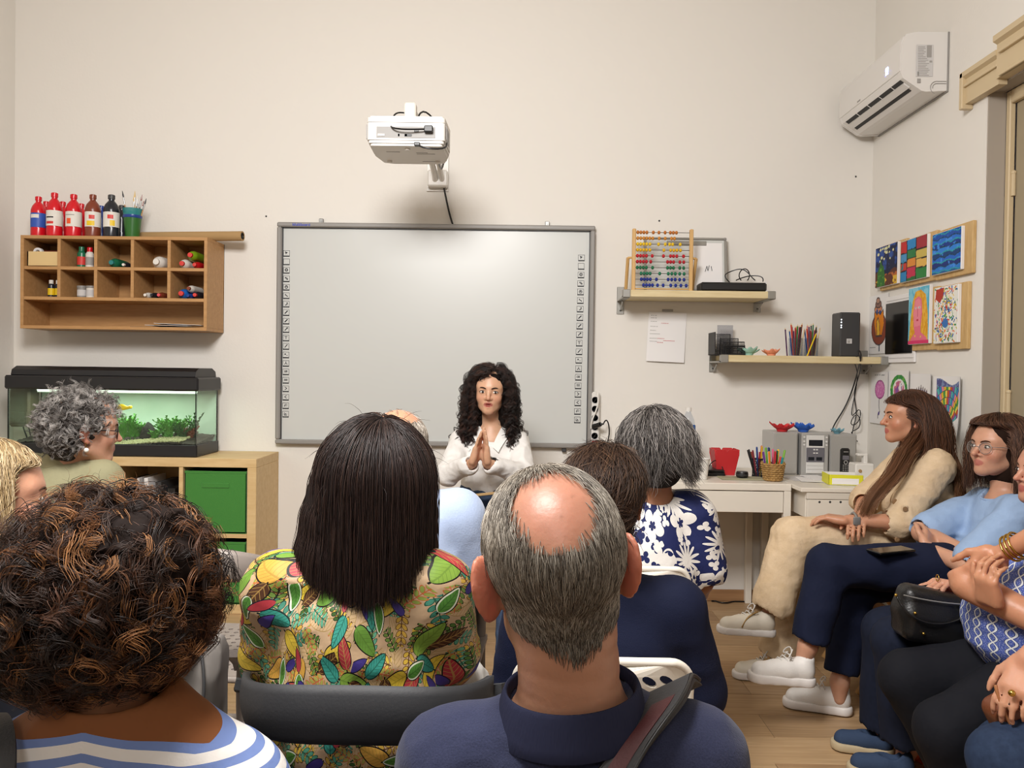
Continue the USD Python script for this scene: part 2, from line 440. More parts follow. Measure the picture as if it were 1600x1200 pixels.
part(p, 'plaster', box(XL - 0.2, 2.6, YB - 0.15, YB, -0.1, ZC + 0.1), 'wall_paint', **IW)
p = structure('ceiling', 'white ceiling', 'ceiling', (0, 0, ZC))
part(p, 'plaster', box(XL - 0.2, 2.6, YB - 0.2, W + 0.2, ZC, ZC + 0.1), 'ceiling_paint', **IW)
fl = structure('floor', 'light brown wood plank floor', 'floor', (0, 0, 0))
part(fl, 'subfloor', box(XL - 0.1, 2.6, YB, W + 0.1, -0.12, -0.008), 'plank_c', **IW)
rng = np.random.default_rng(5)
PW, PL = 0.19, 1.28
row = 0
y = W - 0.0
while y > 0.3:
    x = XL - rng.uniform(0, PL)
    while x < XR + 0.1:
        a, b = max(x, XL) + 0.0008, min(x + PL, XR + 0.1) - 0.0008
        if b - a > 0.02:
            part(fl, 'plank', box(a, b, y - PW + 0.0012, y - 0.0012, -0.01, rng.uniform(-0.0004, 0.0), r=0.0012), f'plank_{"abcde"[rng.integers(5)]}', smooth=False)
        x += PL
    y -= PW; row += 1
p = structure('baseboard_back', 'wood coloured skirting board along the back wall', 'baseboard', (0, W, 0))
part(p, 'board', box(XL, XR, W - 0.014, W, 0, 0.065, 0.004), 'baseboard_wood', **IW)
p = structure('baseboard_right', 'wood coloured skirting board along the side wall', 'baseboard', (XR, 3.6, 0))
part(p, 'board', [box(XR - 0.014, XR, YD, W - 0.014, 0, 0.065, 0.004), box(XR - 0.014, XR, 0.5, YD2, 0, 0.065, 0.004)], 'baseboard_wood', **IW)
# ---- the door and its lintel
d = structure('door_1', 'closed panelled door in the deep doorway on the right', 'door', (XR + 0.1, 2.9, 0))
part(d, 'frame', [box(XR + 0.075, XR + 0.10, YD - 0.035, YD - 0.006, 0, ZD - 0.006, 0.004), box(XR + 0.075, XR + 0.10, YD2, YD - 0.035, ZD - 0.06, ZD - 0.006, 0.004)], 'cream_trim', **IW)
xd = XR + 0.10
part(d, 'leaf', [box(xd + 0.012, xd + 0.045, YD2, YD - 0.035, 0.01, ZD - 0.01)] +
     [box(xd, xd + 0.03, a, b, 0.01, ZD - 0.01, 0.004) for a, b in ((3.305, YD - 0.037), (2.80, 2.93), (2.2, 2.32))] +
     [box(xd, xd + 0.03, a, b, z - 0.06, z + 0.06, 0.004) for a, b in ((2.93, 3.305), (2.32, 2.80)) for z in (0.1, 0.75, 1.32, 1.72, 2.36)], 'door_paint', **IW)
for z0, z1 in ((0.16, 0.69), (0.81, 1.26), (1.38, 1.66), (1.78, 2.30)):
    for a, b in ((2.93, 3.305), (2.32, 2.80)):
        part(d, 'panel', box(xd + 0.006, xd + 0.02, a + 0.035, b - 0.035, z0 + 0.035, z1 - 0.035, 0.006), 'door_paint', **IW)
for z in (2.0, 1.1): part(d, 'hinge', [cyl((xd - 0.008, 3.40, z), (xd - 0.008, 3.40, z + 0.09), 0.009, n=10), sphere((xd - 0.008, 3.40, z + 0.095), 0.011, 1)], 'cream_trim', **IW)
def along_wall(prof, y0, y1):
    """a profile (distance from the right wall, height) run along the wall"""
    m = prism(sg.Polygon(prof), y0, y1); v = m.vertices.copy(); v[:, 0] = XR - v[:, 0]; m.vertices = v; m.invert(); return m
t = structure('trim_1', 'cream moulded lintel over the doorway', 'trim', (XR, 3.0, ZD))
la = [(0, ZD - 0.02), (0.035, ZD - 0.02), (0.035, ZD + 0.085), (0.05, ZD + 0.095), (0.05, ZD + 0.115), (0, ZD + 0.115)]
lb = [(0, ZD + 0.0), (0.045, ZD + 0.0), (0.045, ZD + 0.135), (0.062, ZD + 0.145), (0.062, ZD + 0.168), (0, ZD + 0.168)]
part(t, 'moulding', [along_wall(la, 3.30, 3.565), along_wall(lb, 2.0, 3.30)], 'cream_trim', **IW)
part(t, 'end_fillet', [box(XR - 0.05, XR, 3.545, 3.57, ZD - 0.04, ZD + 0.115, 0.003), box(XR - 0.046, XR - 0.03, 3.30, 3.545, ZD + 0.05, ZD + 0.062, 0.002), box(XR - 0.06, XR - 0.04, 2.0, 3.27, ZD + 0.09, ZD + 0.103, 0.002), box(XR - 0.056, XR - 0.04, 2.0, 3.27, ZD + 0.0, ZD + 0.012, 0.002)], 'cream_trim', **IW)
# ---- plugs and marks left in the wall
for k, (px, py) in enumerate(((416, 338), (1030, 345), (1337, 276), (1144, 470), (1229, 564))):
    c = at(px, py, W)
    solo('wall_plug', cat([lathe([(0, 0), (0.004, 0), (0.005, -0.002), (0.002, -0.004), (0, -0.004)], 10, 'y')]).apply_translation((c[0], W - 0.0005, c[2])), 'dark_grey',
         ['small dark screw hole in the wall left of the whiteboard', 'small dark screw hole in the wall right of the whiteboard top', 'small mark on the wall below the air conditioner', 'screw under the upper right shelf', 'screw under the lower right shelf'][k], 'screw')
# ================================================================ whiteboard
F3 = lambda px, py, Y: at(px, py, Y)
bx0, bx1, bz0, bz1 = -1.332, 0.408, 0.836, 2.052
wb = thing('whiteboard', 'large interactive whiteboard in a grey frame behind the speaker', 'whiteboard', ((bx0 + bx1) / 2, W, bz0))
part(wb, 'panel', box(bx0 + 0.02, bx1 - 0.02, W - 0.022, W - 0.002, bz0 + 0.02, bz1 - 0.02), 'board_white', **IW)
fw = 0.026
for a in ((bx0, bx1, bz1 - fw, bz1), (bx0, bx1, bz0, bz0 + fw), (bx0, bx0 + fw, bz0 + fw, bz1 - fw), (bx1 - fw, bx1, bz0 + fw, bz1 - fw)):
    part(wb, 'frame_bar', box(a[0], a[1], W - 0.045, W - 0.003, a[2], a[3], 0.006), 'grey_plastic', **IW)
part(wb, 'inner_gasket', [box(bx0 + fw, bx1 - fw, W - 0.027, W - 0.022, bz1 - fw - 0.006, bz1 - fw), box(bx0 + fw, bx0 + fw + 0.005, W - 0.027, W - 0.022, bz0 + fw, bz1 - fw), box(bx1 - fw - 0.005, bx1 - fw, W - 0.027, W - 0.022, bz0 + fw, bz1 - fw)], 'dark_grey', **IW)
for px in (503, 855):
    c = at(px, 345, W)
    part(wb, 'wall_clip', [box(c[0] - 0.012, c[0] + 0.012, W - 0.02, W - 0.001, bz1 - 0.002, bz1 + 0.026, 0.003), lathe([(0, 0), (0.006, 0), (0.006, -0.003), (0, -0.003)], 10, 'y').apply_translation((c[0], W - 0.02, bz1 + 0.013))], 'grey_metal', **IW)
for px in (815, 881):
    c = at(px, 702, W); part(wb, 'under_clip', box(c[0] - 0.012, c[0] + 0.012, W - 0.03, W - 0.002, bz0 - 0.022, bz0 + 0.002, 0.003), 'dark_grey', **IW)
lg = meshkit.text_mesh('Multiboard', 0.014, 0.0012, bold=True); lg.vertices = np.stack([lg.vertices[:, 0], -lg.vertices[:, 2], lg.vertices[:, 1]], 1)
lg.apply_translation((bx0 + 0.085, W - 0.0445, bz1 - 0.021)); part(wb, 'maker_mark', lg, 'ink_blue', **WF)
GL = [sg.Polygon([(-.009, .009), (.007, .002), (.0, -.002), (-.003, -.009)]), None, U([ring(0, 0, .009), ring(0, 0, .005, .002)]), U([ring(-.004, .003, .004), ring(.005, -.004, .004), line([(-.002, -.006), (.004, .006)], .002)]),
      U([ring(0, -.001, .009), line([(-.004, 0), (.004, 0)]), line([(-.004, .004), (.004, .004)], .002)]), U([line([(.008, -.007), (.002, -.002), (-.006, .003)], .004), sg.Polygon([(-.009, .003), (-.003, .008), (-.002, -.001)])]),
      U([line([(-.006, -.008), (.004, -.004), (.006, .003)], .004), sg.Polygon([(.0, .003), (.009, .002), (.006, .009)])])] + [line([(-.008, -.008), (.008, .008)], .0055)] * 2 + \
     [U([line([(-.008, -.008), (.006, .006)], .004), sg.Point(.006, .006).buffer(.004)]), U([line([(-.008, .006), (.008, .006)], .003), line([(0, .006), (0, -.008)], .003)]), line([(-.007, -.008), (.008, .009)], .004),
      U([sg.Point(-.004, .002).buffer(.004), sg.Point(.006, -.005).buffer(.002)]), U([line([(0, .008), (0, 0)], .003), line([(0, 0), (.008, -.008)], .003), line([(0, 0), (-.008, -.008)], .003)]),
      U([line([(-.008, .004), (.008, .004)], .002), line([(-.008, -.003), (.008, -.003)], .002), ring(-.004, 0, .005, .002), ring(.005, 0, .004, .002)]), U([line([(-.009, y), (.009, y)], .0022) for y in (-.003, .001, .005)]),
      line([(-.005, .008), (.006, 0), (-.005, -.008)], .003), line([(.005, .008), (-.006, 0), (.005, -.008)], .003), U([ring(.002, .002, .006, .002), line([(-.007, -.007), (-.002, .006)], .003)]), U([line([(-.007, .007), (-.007, -.007), (.007, -.007)], .003), sg.Point(.001, 0).buffer(.003)])]
for side in (0, 1):
    for k in range(20):
        f = k / 19
        c = at(449.5 - 1.5 * f, 397 + 250 * f, W) if side == 0 else at(908 - 6.5 * f, 404 + 252 * f, W)
        s = 0.0175
        fr = sg.box(-s, -s, s, s).difference(sg.box(-s + .0016, -s + .0016, s - .0016, s - .0016)).intersection(sg.box(-s, -.012, s, s))
        sh = [U([fr, sg.box(-s, -.0175, s, -.0115)])]
        if GL[k] is not None: sh.append(shapely.affinity.translate(GL[k], 0, .003))
        m = prism(U(sh), 0, 0.0006)
        part(wb, 'printed_icon', m.apply_translation((c[0], W - 0.0228, c[2])), 'ink', **WF)

# ================================================================ projector on its arm
pj = thing('projector', 'white short throw projector hanging above the whiteboard', 'projector', (-0.49, 3.66, 2.20))
def P3(px, py): return at(px, py, 3.5)
q = 0.095
plan = sg.Polygon([(-.165, -.165), (.165, -.165), (.172, .02), (.15, .145), (.10, .165), (-.10, .165), (-.15, .145), (-.172, .02)]).buffer(-0.012).buffer(0.012)
def slab(poly, z0, z1):
    m = trimesh.creation.extrude_polygon(poly, z1 - z0, engine='earcut'); m.apply_translation((0, 0, z0)); return m
pc = V(-0.492, 3.665, 2.205)
base = shapely.affinity.scale(plan, .93, .93)
lo_ = cat([mv(slab(plan, .022, q), *pc), mv(slab(shapely.affinity.scale(plan, .97, .97), .010, .022), *pc), mv(slab(base, 0, .010), *pc)])
part(pj, 'body', lo_, 'white_plastic', **IW)
part(pj, 'lid', [mv(slab(shapely.affinity.scale(plan, 1.0, 1.0), q + .002, q + .022), *pc), mv(slab(shapely.affinity.scale(plan, .95, .95), q + .022, q + .03), *pc)], 'white_paint', **IW)
ny = pc[1] - 0.165
part(pj, 'port_recess', box(pc[0] - .125, pc[0] + .125, ny - .0015, ny + .003, pc[2] + .03, pc[2] + .078, .001), 'grey_plastic', **IW)
for x, w in ((-.03, .006), (-.03, .006), (.01, .03), (.045, .02), (.0, .012), (-.105, .03)):
    z = pc[2] + .042 + (.018 if (x, w) == (.045, .02) else 0)
    part(pj, 'socket', box(pc[0] + x - w / 2, pc[0] + x + w / 2, ny - .004, ny, z - .005, z + .005, .001), 'dark_grey' if x > -.1 else 'white_plastic', **IW)
part(pj, 'side_grille', [box(pc[0] + .166 + .004 * (k < 6), pc[0] + .171, pc[1] - .15 + .02 * k, pc[1] - .14 + .02 * k, pc[2] + .03, pc[2] + .09) for k in range(9)] + [box(pc[0] - .171, pc[0] - .166, pc[1] - .15 + .02 * k, pc[1] - .14 + .02 * k, pc[2] + .03, pc[2] + .09) for k in range(9)], 'grey_plastic', **IW)
for a, b, c in ((.03, .11, -.03), (-.10, -.04, -.06), (.04, .12, .10), (.03, .08, -.05)): part(pj, 'under_mark', box(pc[0] + a, pc[0] + b, pc[1] + c, pc[1] + c + .008, pc[2] - .0006, pc[2] + .001), 'ink_grey', **IW)
for sx, sy in ((1, 1), (-1, 1), (0, -1.1)): part(pj, 'foot', cyl((pc[0] + sx * .11, pc[1] + sy * .1, pc[2] - .008), (pc[0] + sx * .11, pc[1] + sy * .1, pc[2]), .012, n=12), 'white_plastic', **IW)
part(pj, 'mount_column', [box(-.515, -.465, 3.60, 3.66, pc[2] + .125, pc[2] + .215, .006), box(-.53, -.45, 3.58, 3.72, pc[2] + .115, pc[2] + .13, .004)], 'white_paint', **IW)
wx0, wx1 = at(667, 290, W)[0], at(701, 290, W)[0]
part(pj, 'wall_plate', [box(wx0, wx1, W - .012, W - .001, 2.235, 2.50, .003)] + [lathe([(0, 0), (.008, 0), (.008, -.006), (0, -.006)], 8, 'y').apply_translation((x, W - .012, z)) for x in (wx0 + .012, wx1 - .012) for z in (2.26, 2.34)], 'white_plastic', **IW)
part(pj, 'arm', [tube([(-.47, W - .02, 2.27), (-.465, W - .10, 2.30), (-.475, 4.2, 2.385), (-.49, 3.64, 2.40)], .016, 10), tube([(-.43, W - .02, 2.27), (-.43, W - .10, 2.30), (-.44, 4.2, 2.385), (-.485, 3.66, 2.40)], .014, 10), box(-.51, -.40, W - .07, W - .01, 2.25, 2.34, .008)], 'white_plastic', **IW)
pl = at(670, 203, 3.49)
part(pj, 'power_plug', box(pl[0] - .018, pl[0] + .018, ny - .03, ny - .001, pl[2] - .012, pl[2] + .014, .003), 'black_plastic', **IW)
cb = [spline([pl + V(-.012, -.012, 0), at(645, 202, 3.47), at(615, 200, 3.48), at(613, 188, 3.56), at(618, 178, 3.60), (-.50, 3.62, pc[2] + .17)], 26),
      spline([at(655, 226, 3.49), at(672, 232, 3.44), at(690, 232, 3.47), at(697, 222, 3.6), at(693, 212, 3.75), at(680, 190, 3.75), (-.46, 3.64, pc[2] + .16)], 30),
      spline([at(697, 222, 3.6), at(695, 240, 3.7), at(688, 262, 4.1), at(690, 275, 4.49), at(697, 310, 4.525), at(704, 340, 4.53), (at(707, 353, 4.53)[0] + .001, 4.534, bz1 + .003)], 30)]
for c, r in zip(cb, (.0035, .004, .005)): part(pj, 'cable', tube(c, r, 6), 'black_plastic', **IW)
part(pj, 'signal_plug', box(at(652, 226, 3.49)[0] - .012, at(652, 226, 3.49)[0] + .012, ny - .025, ny, at(652, 226, 3.49)[2] - .007, at(652, 226, 3.49)[2] + .007, .002), 'black_plastic', **IW)

# ================================================================ cube shelf with boxes, bottom left
ex1, ez = -1.322, 0.79; ex0 = XL + 0.012; ey = 4.15
sh = thing('cube_shelf', 'birch effect cube shelf carrying the aquarium', 'shelf', ((ex0 + ex1) / 2, 4.34, 0))
for z0, z1 in ((ez - .046, ez), (0, .046)): part(sh, 'top_panel' if z0 > .1 else 'bottom_panel', box(ex0, ex1, ey, W - .004, z0, z1, .002), 'birch', **IW)
for a in (ex0, ex1 - .046): part(sh, 'side_panel', box(a, a + .046, ey, W - .004, .046, ez - .046, .002), 'birch', **IW)
cw = (ex1 - ex0 - .092 - .021 * 3) / 4
cells = [ex0 + .046 + k * (cw + .021) for k in range(4)]
for c in cells[1:]: part(sh, 'divider', box(c - .021, c, ey + .003, W - .008, .046, ez - .046, .001), 'birch', **IW)
for c in cells: part(sh, 'middle_shelf', box(c, c + cw, ey + .003, W - .008, .385, .406, .001), 'birch', **IW)
part(sh, 'back_board', box(ex0, ex1, W - .008, W - .003, .0, ez), 'birch', **IW)
def fabric_box(x0, z0, lab):
    t = thing('fabric_box', lab, 'storage box', (x0 + cw / 2, ey + .19, z0), group='green fabric boxes in the cube shelf')
    a, b, y0, y1, h = x0 + .006, x0 + cw - .008, ey + .012, ey + .36, .318
    part(t, 'body', [box(a, b, y0, y0 + .006, z0 + .001, z0 + h, .002), box(a, b, y1 - .006, y1, z0 + .001, z0 + h, .002), box(a, a + .006, y0, y1, z0 + .001, z0 + h, .002), box(b - .006, b, y0, y1, z0 + .001, z0 + h, .002), box(a, b, y0, y1, z0 + .001, z0 + .008)], 'green_fabric', **IW)
    xm = (a + b) / 2
    part(t, 'pull_strap', [box(xm - .07, xm + .07, y0 - .004, y0 + .001, z0 + h - .085, z0 + h - .06, .002)], 'green_fabric', **IW)
    part(t, 'hem', [box(a - .001, b + .001, y0 - .0015, y0 + .001, z0 + h - .012, z0 + h, .001)], 'green_fabric', **IW)
fabric_box(cells[3], .406, 'green fabric storage box in the upper right compartment of the cube shelf')
fabric_box(cells[3], .046, 'green fabric storage box in the lower right compartment of the cube shelf')
fabric_box(cells[2], .046, 'green fabric storage box below the compartment of papers')
for k, (x, w, h, tl, m_) in enumerate(((.03, .05, .26, .05, 'dark_grey'), (.10, .012, .27, -.10, 'paper_grey'), (.13, .02, .27, -.06, 'paper'), (.19, .03, .25, -.05, 'dark_grey'), (.24, .04, .22, 0.03, 'black_plastic'))):
    b = box(-w / 2, w / 2, 0, .22, 0, h, .002); b = rt(b, roty(tl)); b.apply_translation((cells[2] + x + .02, ey + .06, .407 - b.vertices[:, 2].min()))
    solo('book', b, m_, ['dark grey binder at the left of the open compartment', 'thin grey folder leaning in the open compartment', 'white booklet leaning in the open compartment of the cube shelf', 'dark upright book next to the white booklet', 'black box file at the right of the open compartment'][k], 'book', group='books in the cube shelf')
for k, x in enumerate((.04, .09, .15, .2)):
    solo('book', box(cells[1] + x, cells[1] + x + .035, ey + .04, ey + .25, .407, .407 + .2 + .02 * (k % 3), .002), ['dark_grey', 'dark_grey', 'paper_grey', 'black_plastic'][k], ['dark grey book behind the grey haired listener', 'second dark grey book behind the grey haired listener', 'pale book behind the grey haired listener', 'black book behind the grey haired listener'][k], 'book', group='books in the cube shelf')

# ================================================================ aquarium
mat('tank_glass', '#ffffff', 0.02)
MATS['tank_glass'] = usdkit.material(stage, '/World/Looks/tank_glass', {'t': ('transparent_bsdf', {'color': V(.93, .98, .95)}), 'g': ('glossy_bsdf', {'color': V(1, 1, 1), 'roughness': .02}), 'f': ('layer_weight', {'blend': .5}), 'w': ('math', {'math_type': 'power', 'value2': 5.0}), 's': ('math', {'math_type': 'multiply_add', 'value2': .5, 'value3': .02}), 'm': ('mix_closure', {})}, [('f.facing', 'w.value1'), ('w.value', 's.value1'), ('s.value', 'm.fac'), ('t.bsdf', 'm.closure1'), ('g.BSDF', 'm.closure2')], surface='m.closure')
mat('tank_back', '#b9c9b8', 0.6, noise=(3, '#a6bba8', (1, 1, 1)))
mat('lamp_tube', '#ffffff', 0.5, emission_color=V(.86, 1.0, .82), emission_strength=1.3)
mat('gravel_dark', '#2a2724', 0.8, noise=(90, '#4b443b', (1, 1, 1)))
mat('gravel_light', '#c9c59a', 0.8, noise=(90, '#8f8b62', (1, 1, 1)))
mat('plant_green', '#4d8a2e', 0.6); mat('plant_dark', '#2c5a24', 0.6); mat('plant_red', '#7a3f22', 0.6)
mat('fish_yellow', '#f0c400', 0.4); mat('filter_brown', '#4f4535', 0.6); mat('rock', '#33322e', 0.9, bump=(30, .004, (1, 1, 1)))
mat('water_film', '#e8fff0', 0.3)
ax0, ax1, ay0, ay1 = -2.61, -1.64, 4.18, 4.48; az = ez + .001
aq = thing('aquarium', 'long lit aquarium with a black lid and base on the cube shelf', 'aquarium', ((ax0 + ax1) / 2, 4.33, az))
part(aq, 'base_trim', [box(ax0 - .004, ax1 + .004, ay0 - .004, ay0 + .006, az, az + .062, .006), box(ax0 - .004, ax1 + .004, ay1 - .006, ay1 + .004, az, az + .062, .006), box(ax0 - .004, ax0 + .006, ay0, ay1, az, az + .062, .006), box(ax1 - .006, ax1 + .004, ay0, ay1, az, az + .062, .006), box(ax0, ax1, ay0, ay1, az, az + .02)], 'aquarium_black', **IW)
gz0, gz1 = az + .06, 1.135
part(aq, 'front_pane', box(ax0 + .002, ax1 - .002, ay0, ay0 + .006, gz0 - .03, gz1), 'tank_glass', **WF)
part(aq, 'side_pane', box(ax1 - .007, ax1 - .001, ay0 + .007, ay1 - .007, gz0 - .03, gz1), 'tank_glass', **WF)
part(aq, 'side_pane', box(ax0 + .001, ax0 + .007, ay0 + .007, ay1 - .007, gz0 - .03, gz1), 'tank_glass', **WF)
part(aq, 'back_pane', box(ax0 + .002, ax1 - .002, ay1 - .006, ay1, gz0 - .03, gz1), 'tank_back', **IW)
for x in (ax0 + .004, ax1 - .004):
    for y in (ay0 + .003, ay1 - .003): part(aq, 'corner_seal', box(x - .003, x + .003, y - .003, y + .003, gz0, gz1), 'black_plastic', **IW)
rz = 1.128
part(aq, 'lid', [box(ax0 - .012, ax1 + .012, ay0 - .012, ay1 + .012, rz, rz + .07, .008)], 'aquarium_black', **IW)
dome_ = [(ay0 + .01, rz + .07), (ay0 + .02, rz + .10), (ay0 + .06, rz + .118), (ay1 - .06, rz + .118), (ay1 - .01, rz + .10), (ay1, rz + .07)]
m = prism(sg.Polygon(dome_).buffer(-.004).buffer(.004), ax0 + .01, ax1 - .012); v = m.vertices.copy(); m.vertices = np.stack([v[:, 1], v[:, 0], v[:, 2]], 1); m.invert()
part(aq, 'lid_hood', m, 'aquarium_black', **IW)
part(aq, 'lamp', cyl((ax0 + .08, 4.31, rz - .006), (ax1 - .05, 4.31, rz - .006), .009, n=12), 'lamp_tube', **IW)
part(aq, 'water_line', box(ax0 + .008, ax1 - .008, ay0 + .007, ay1 - .007, gz1 - .022, gz1 - .0215), 'tank_glass', **WF)
rng = np.random.default_rng(11)
gx, gy = np.meshgrid(np.linspace(0, 1, 90), np.linspace(0, 1, 30), indexing='ij')
def bed(u, v):
    x = ax0 + .01 + u * (ax1 - ax0 - .02); y = ay0 + .008 + v * (ay1 - ay0 - .016)
    z = az + .055 + .03 * v + .012 * np.sin(u * 9) + .008 * meshkit.noise(np.stack([x * 90, y * 90, 0 * x], -1), 3)
    return np.stack([x, y, z], -1)
part(aq, 'gravel_bed', grid(110, 34, bed), 'gravel_dark', in_world=True, kind='stuff', smooth=True)
peb = []
for k in range(900):
    x, y = rng.uniform(at(185, 690, 4.3)[0], at(296, 690, 4.3)[0]), rng.uniform(ay0 + .01, ay0 + .14)
    u, v = (x - ax0) / (ax1 - ax0), (y - ay0) / (ay1 - ay0)
    b = trimesh.creation.icosphere(0); b.vertices = b.vertices * rng.uniform(.004, .008, 3) + (x, y, az + .066 + .03 * v + .012 * math.sin(u * 9)); peb.append(b)
part(aq, 'pale_pebbles', peb, 'gravel_light', in_world=True, kind='stuff', smooth=False)
def fern(x, y, z, h, n, seed, m, spread=.075):
    r = np.random.default_rng(seed); lv = []
    for k in range(n):
        a = r.uniform(0, 2 * PI); L = h * r.uniform(.5, 1); tip = V(math.cos(a) * spread * r.uniform(.4, 1), math.sin(a) * spread * .6, L)
        s = spline([(0, 0, 0), tip * V(.3, .3, .6), tip], 7)
        side = V(-math.sin(a), math.cos(a) * .4, .2); side /= np.linalg.norm(side)
        for j in range(1, 7):
            for sg_ in (-1, 1):
                e = s[j] + side * sg_ * .022 * (1.15 - j / 7) + V(0, 0, .008); w = (s[j] - s[j - 1]) * .45
                lv.append(trimesh.Trimesh([s[j] - w, s[j] + w, e], [[0, 1, 2]], process=False))
        lv.append(tube(s, .0016, 4))
    g = cat(lv); g.apply_translation((x, y, z)); return part(aq, 'water_plant', g, m, **WF)
for k, (px, h, n, m_) in enumerate(((192, .10, 16, 'plant_green'), (205, .13, 22, 'plant_green'), (218, .08, 12, 'plant_green'), (247, .07, 10, 'plant_green'), (262, .11, 20, 'plant_green'), (276, .12, 24, 'plant_green'), (290, .09, 18, 'plant_dark'), (298, .07, 14, 'plant_red'), (282, .06, 14, 'plant_red'), (199, .12, 22, 'plant_green'), (212, .10, 22, 'plant_green'), (256, .10, 22, 'plant_green'), (269, .13, 26, 'plant_green'), (284, .11, 24, 'plant_green'), (238, .06, 14, 'plant_green'), (24, .09, 16, 'plant_dark'), (55, .10, 18, 'plant_dark'), (322, .14, 10, 'plant_dark'), (120, .12, 18, 'plant_green'))):
    c = at(px, 685, 4.34); fern(min(max(c[0], ax0 + .09), ax1 - .08), 4.30 + .03 * (k % 3), az + .075, h, n, 40 + k, m_)
c = at(232, 688, 4.33); rk = trimesh.creation.icosphere(2); rk.vertices = rk.vertices * (1 + .5 * (meshkit.fbm(rk.vertices * 2.3 + 5, 3)[:, None] - .5)) * (.035, .03, .055); rk.vertices[:, 0] *= np.clip(1.2 - rk.vertices[:, 2] * 12, .3, 1.6); rk.apply_translation((c[0], 4.33, az + .11))
part(aq, 'rock', rk, 'rock', **WF)
c = at(33, 640, 4.36)
part(aq, 'filter', [box(c[0] - .055, c[0] + .055, 4.34, 4.44, az + .13, gz1, .01), box(c[0] - .045, c[0] + .045, 4.335, 4.34, az + .15, az + .21, .004)], 'filter_brown', **IW)
c = at(190, 637, 4.28)
fi = Solid().ell(c, (.034, .008, .014), k=.01).cap(c + V(.03, 0, 0), c + V(.046, 0, .004), .006, .010, k=.01).ell(c + V(0, 0, .012), (.016, .002, .008), k=.006).mesh(.0025)
solo('fish', fi, 'fish_yellow', 'small yellow fish swimming in the aquarium behind the grey curls', 'fish')
cc = at(4, 672, 4.42); 
part(aq, 'cable', [tube(spline([(ax0 - .014, 4.42, 1.0), (ax0 - .03, 4.41, .93), (ax0 - .02, 4.42, .85), (ax0 - .05, 4.43, az + .004)], 14), .004, 6), tube(spline([(ax0 - .014, 4.4, .98), (ax0 - .045, 4.39, .92), (ax0 - .03, 4.4, .86), (ax0 - .06, 4.41, az + .004)], 14), .004, 6)], 'black_plastic', **IW)
fl_ = UsdLux.RectLight.Define(stage, aq + '/tube_light'); fl_.CreateWidthAttr(.85); fl_.CreateHeightAttr(.03); fl_.CreateIntensityAttr(30.0); fl_.CreateColorAttr(Gf.Vec3f(.88, 1.0, .82))
fl_.AddTranslateOp().Set(Gf.Vec3d(*local(aq, V((ax0 + ax1) / 2, 4.31, rz - .018)).tolist()))

# ================================================================ wall cubby with paints
cx0, cx1, cz0, cz1, cy = at(32, 364, 4.29)[0], at(324, 373, 4.29)[0], at(180, 515, 4.29)[2], at(180, 369, 4.29)[2], 4.29
cb_ = thing('pigeonhole_shelf', 'brown wall shelf with ten pigeonholes over an open tray', 'shelf', ((cx0 + cx1) / 2, W, cz0))
T = .017
part(cb_, 'top_board', box(cx0, cx1, cy, W, cz1 - T, cz1, .001), 'beech', **IW)
part(cb_, 'bottom_board', box(cx0, cx1, cy, W, cz0, cz0 + T, .001), 'beech', **IW)
for a in (cx0, cx1 - T): part(cb_, 'side_board', box(a, a + T, cy, W, cz0 + T, cz1 - T, .001), 'beech', **IW)
part(cb_, 'back_board', box(cx0, cx1, W - .006, W - .001, cz0, cz1), 'beech', **IW)
zr = [cz0 + .168, cz0 + .327]      # the tops of the two long boards
for z in zr: part(cb_, 'long_board', box(cx0 + T, cx1 - T, cy + .002, W - .006, z - T, z, .001), 'beech', **IW)
pw = (cx1 - cx0 - 2 * T - 4 * T) / 5
hole = [cx0 + T + k * (pw + T) for k in range(5)]
for x in hole[1:]:
    for a, b in ((zr[0], zr[1] - T), (zr[1], cz1 - T)): part(cb_, 'divider', box(x - T, x, cy + .002, W - .006, a, b, .001), 'beech', **IW)
mat('card', '#d8bc86', 0.7); mat('cap_grey', '#8d8a86', .5); mat('label_white', '#dedad2', .6)
mat('paint_red', '#d01322', .25); mat('paint_brown', '#7d3a25', .3); mat('paint_black', '#20222a', .25); mat('paint_blue', '#1b3a86', .3); mat('paint_green', '#1c6a4a', .3)
mat('label_blue', '#2f55b0', .5); mat('label_yellow', '#e5c21c', .5); mat('label_red', '#cf3a34', .5); mat('label_orange', '#e8582a', .5); mat('lime', '#7fa61e', .35); mat('blue_plastic', '#1d63b5', .35); mat('pink_plastic', '#d8505a', .35)
mat('cup_teal', '#2c8a8c', .2, alpha=.75); mat('cup_green', '#2f6a2a', .3, alpha=.85)
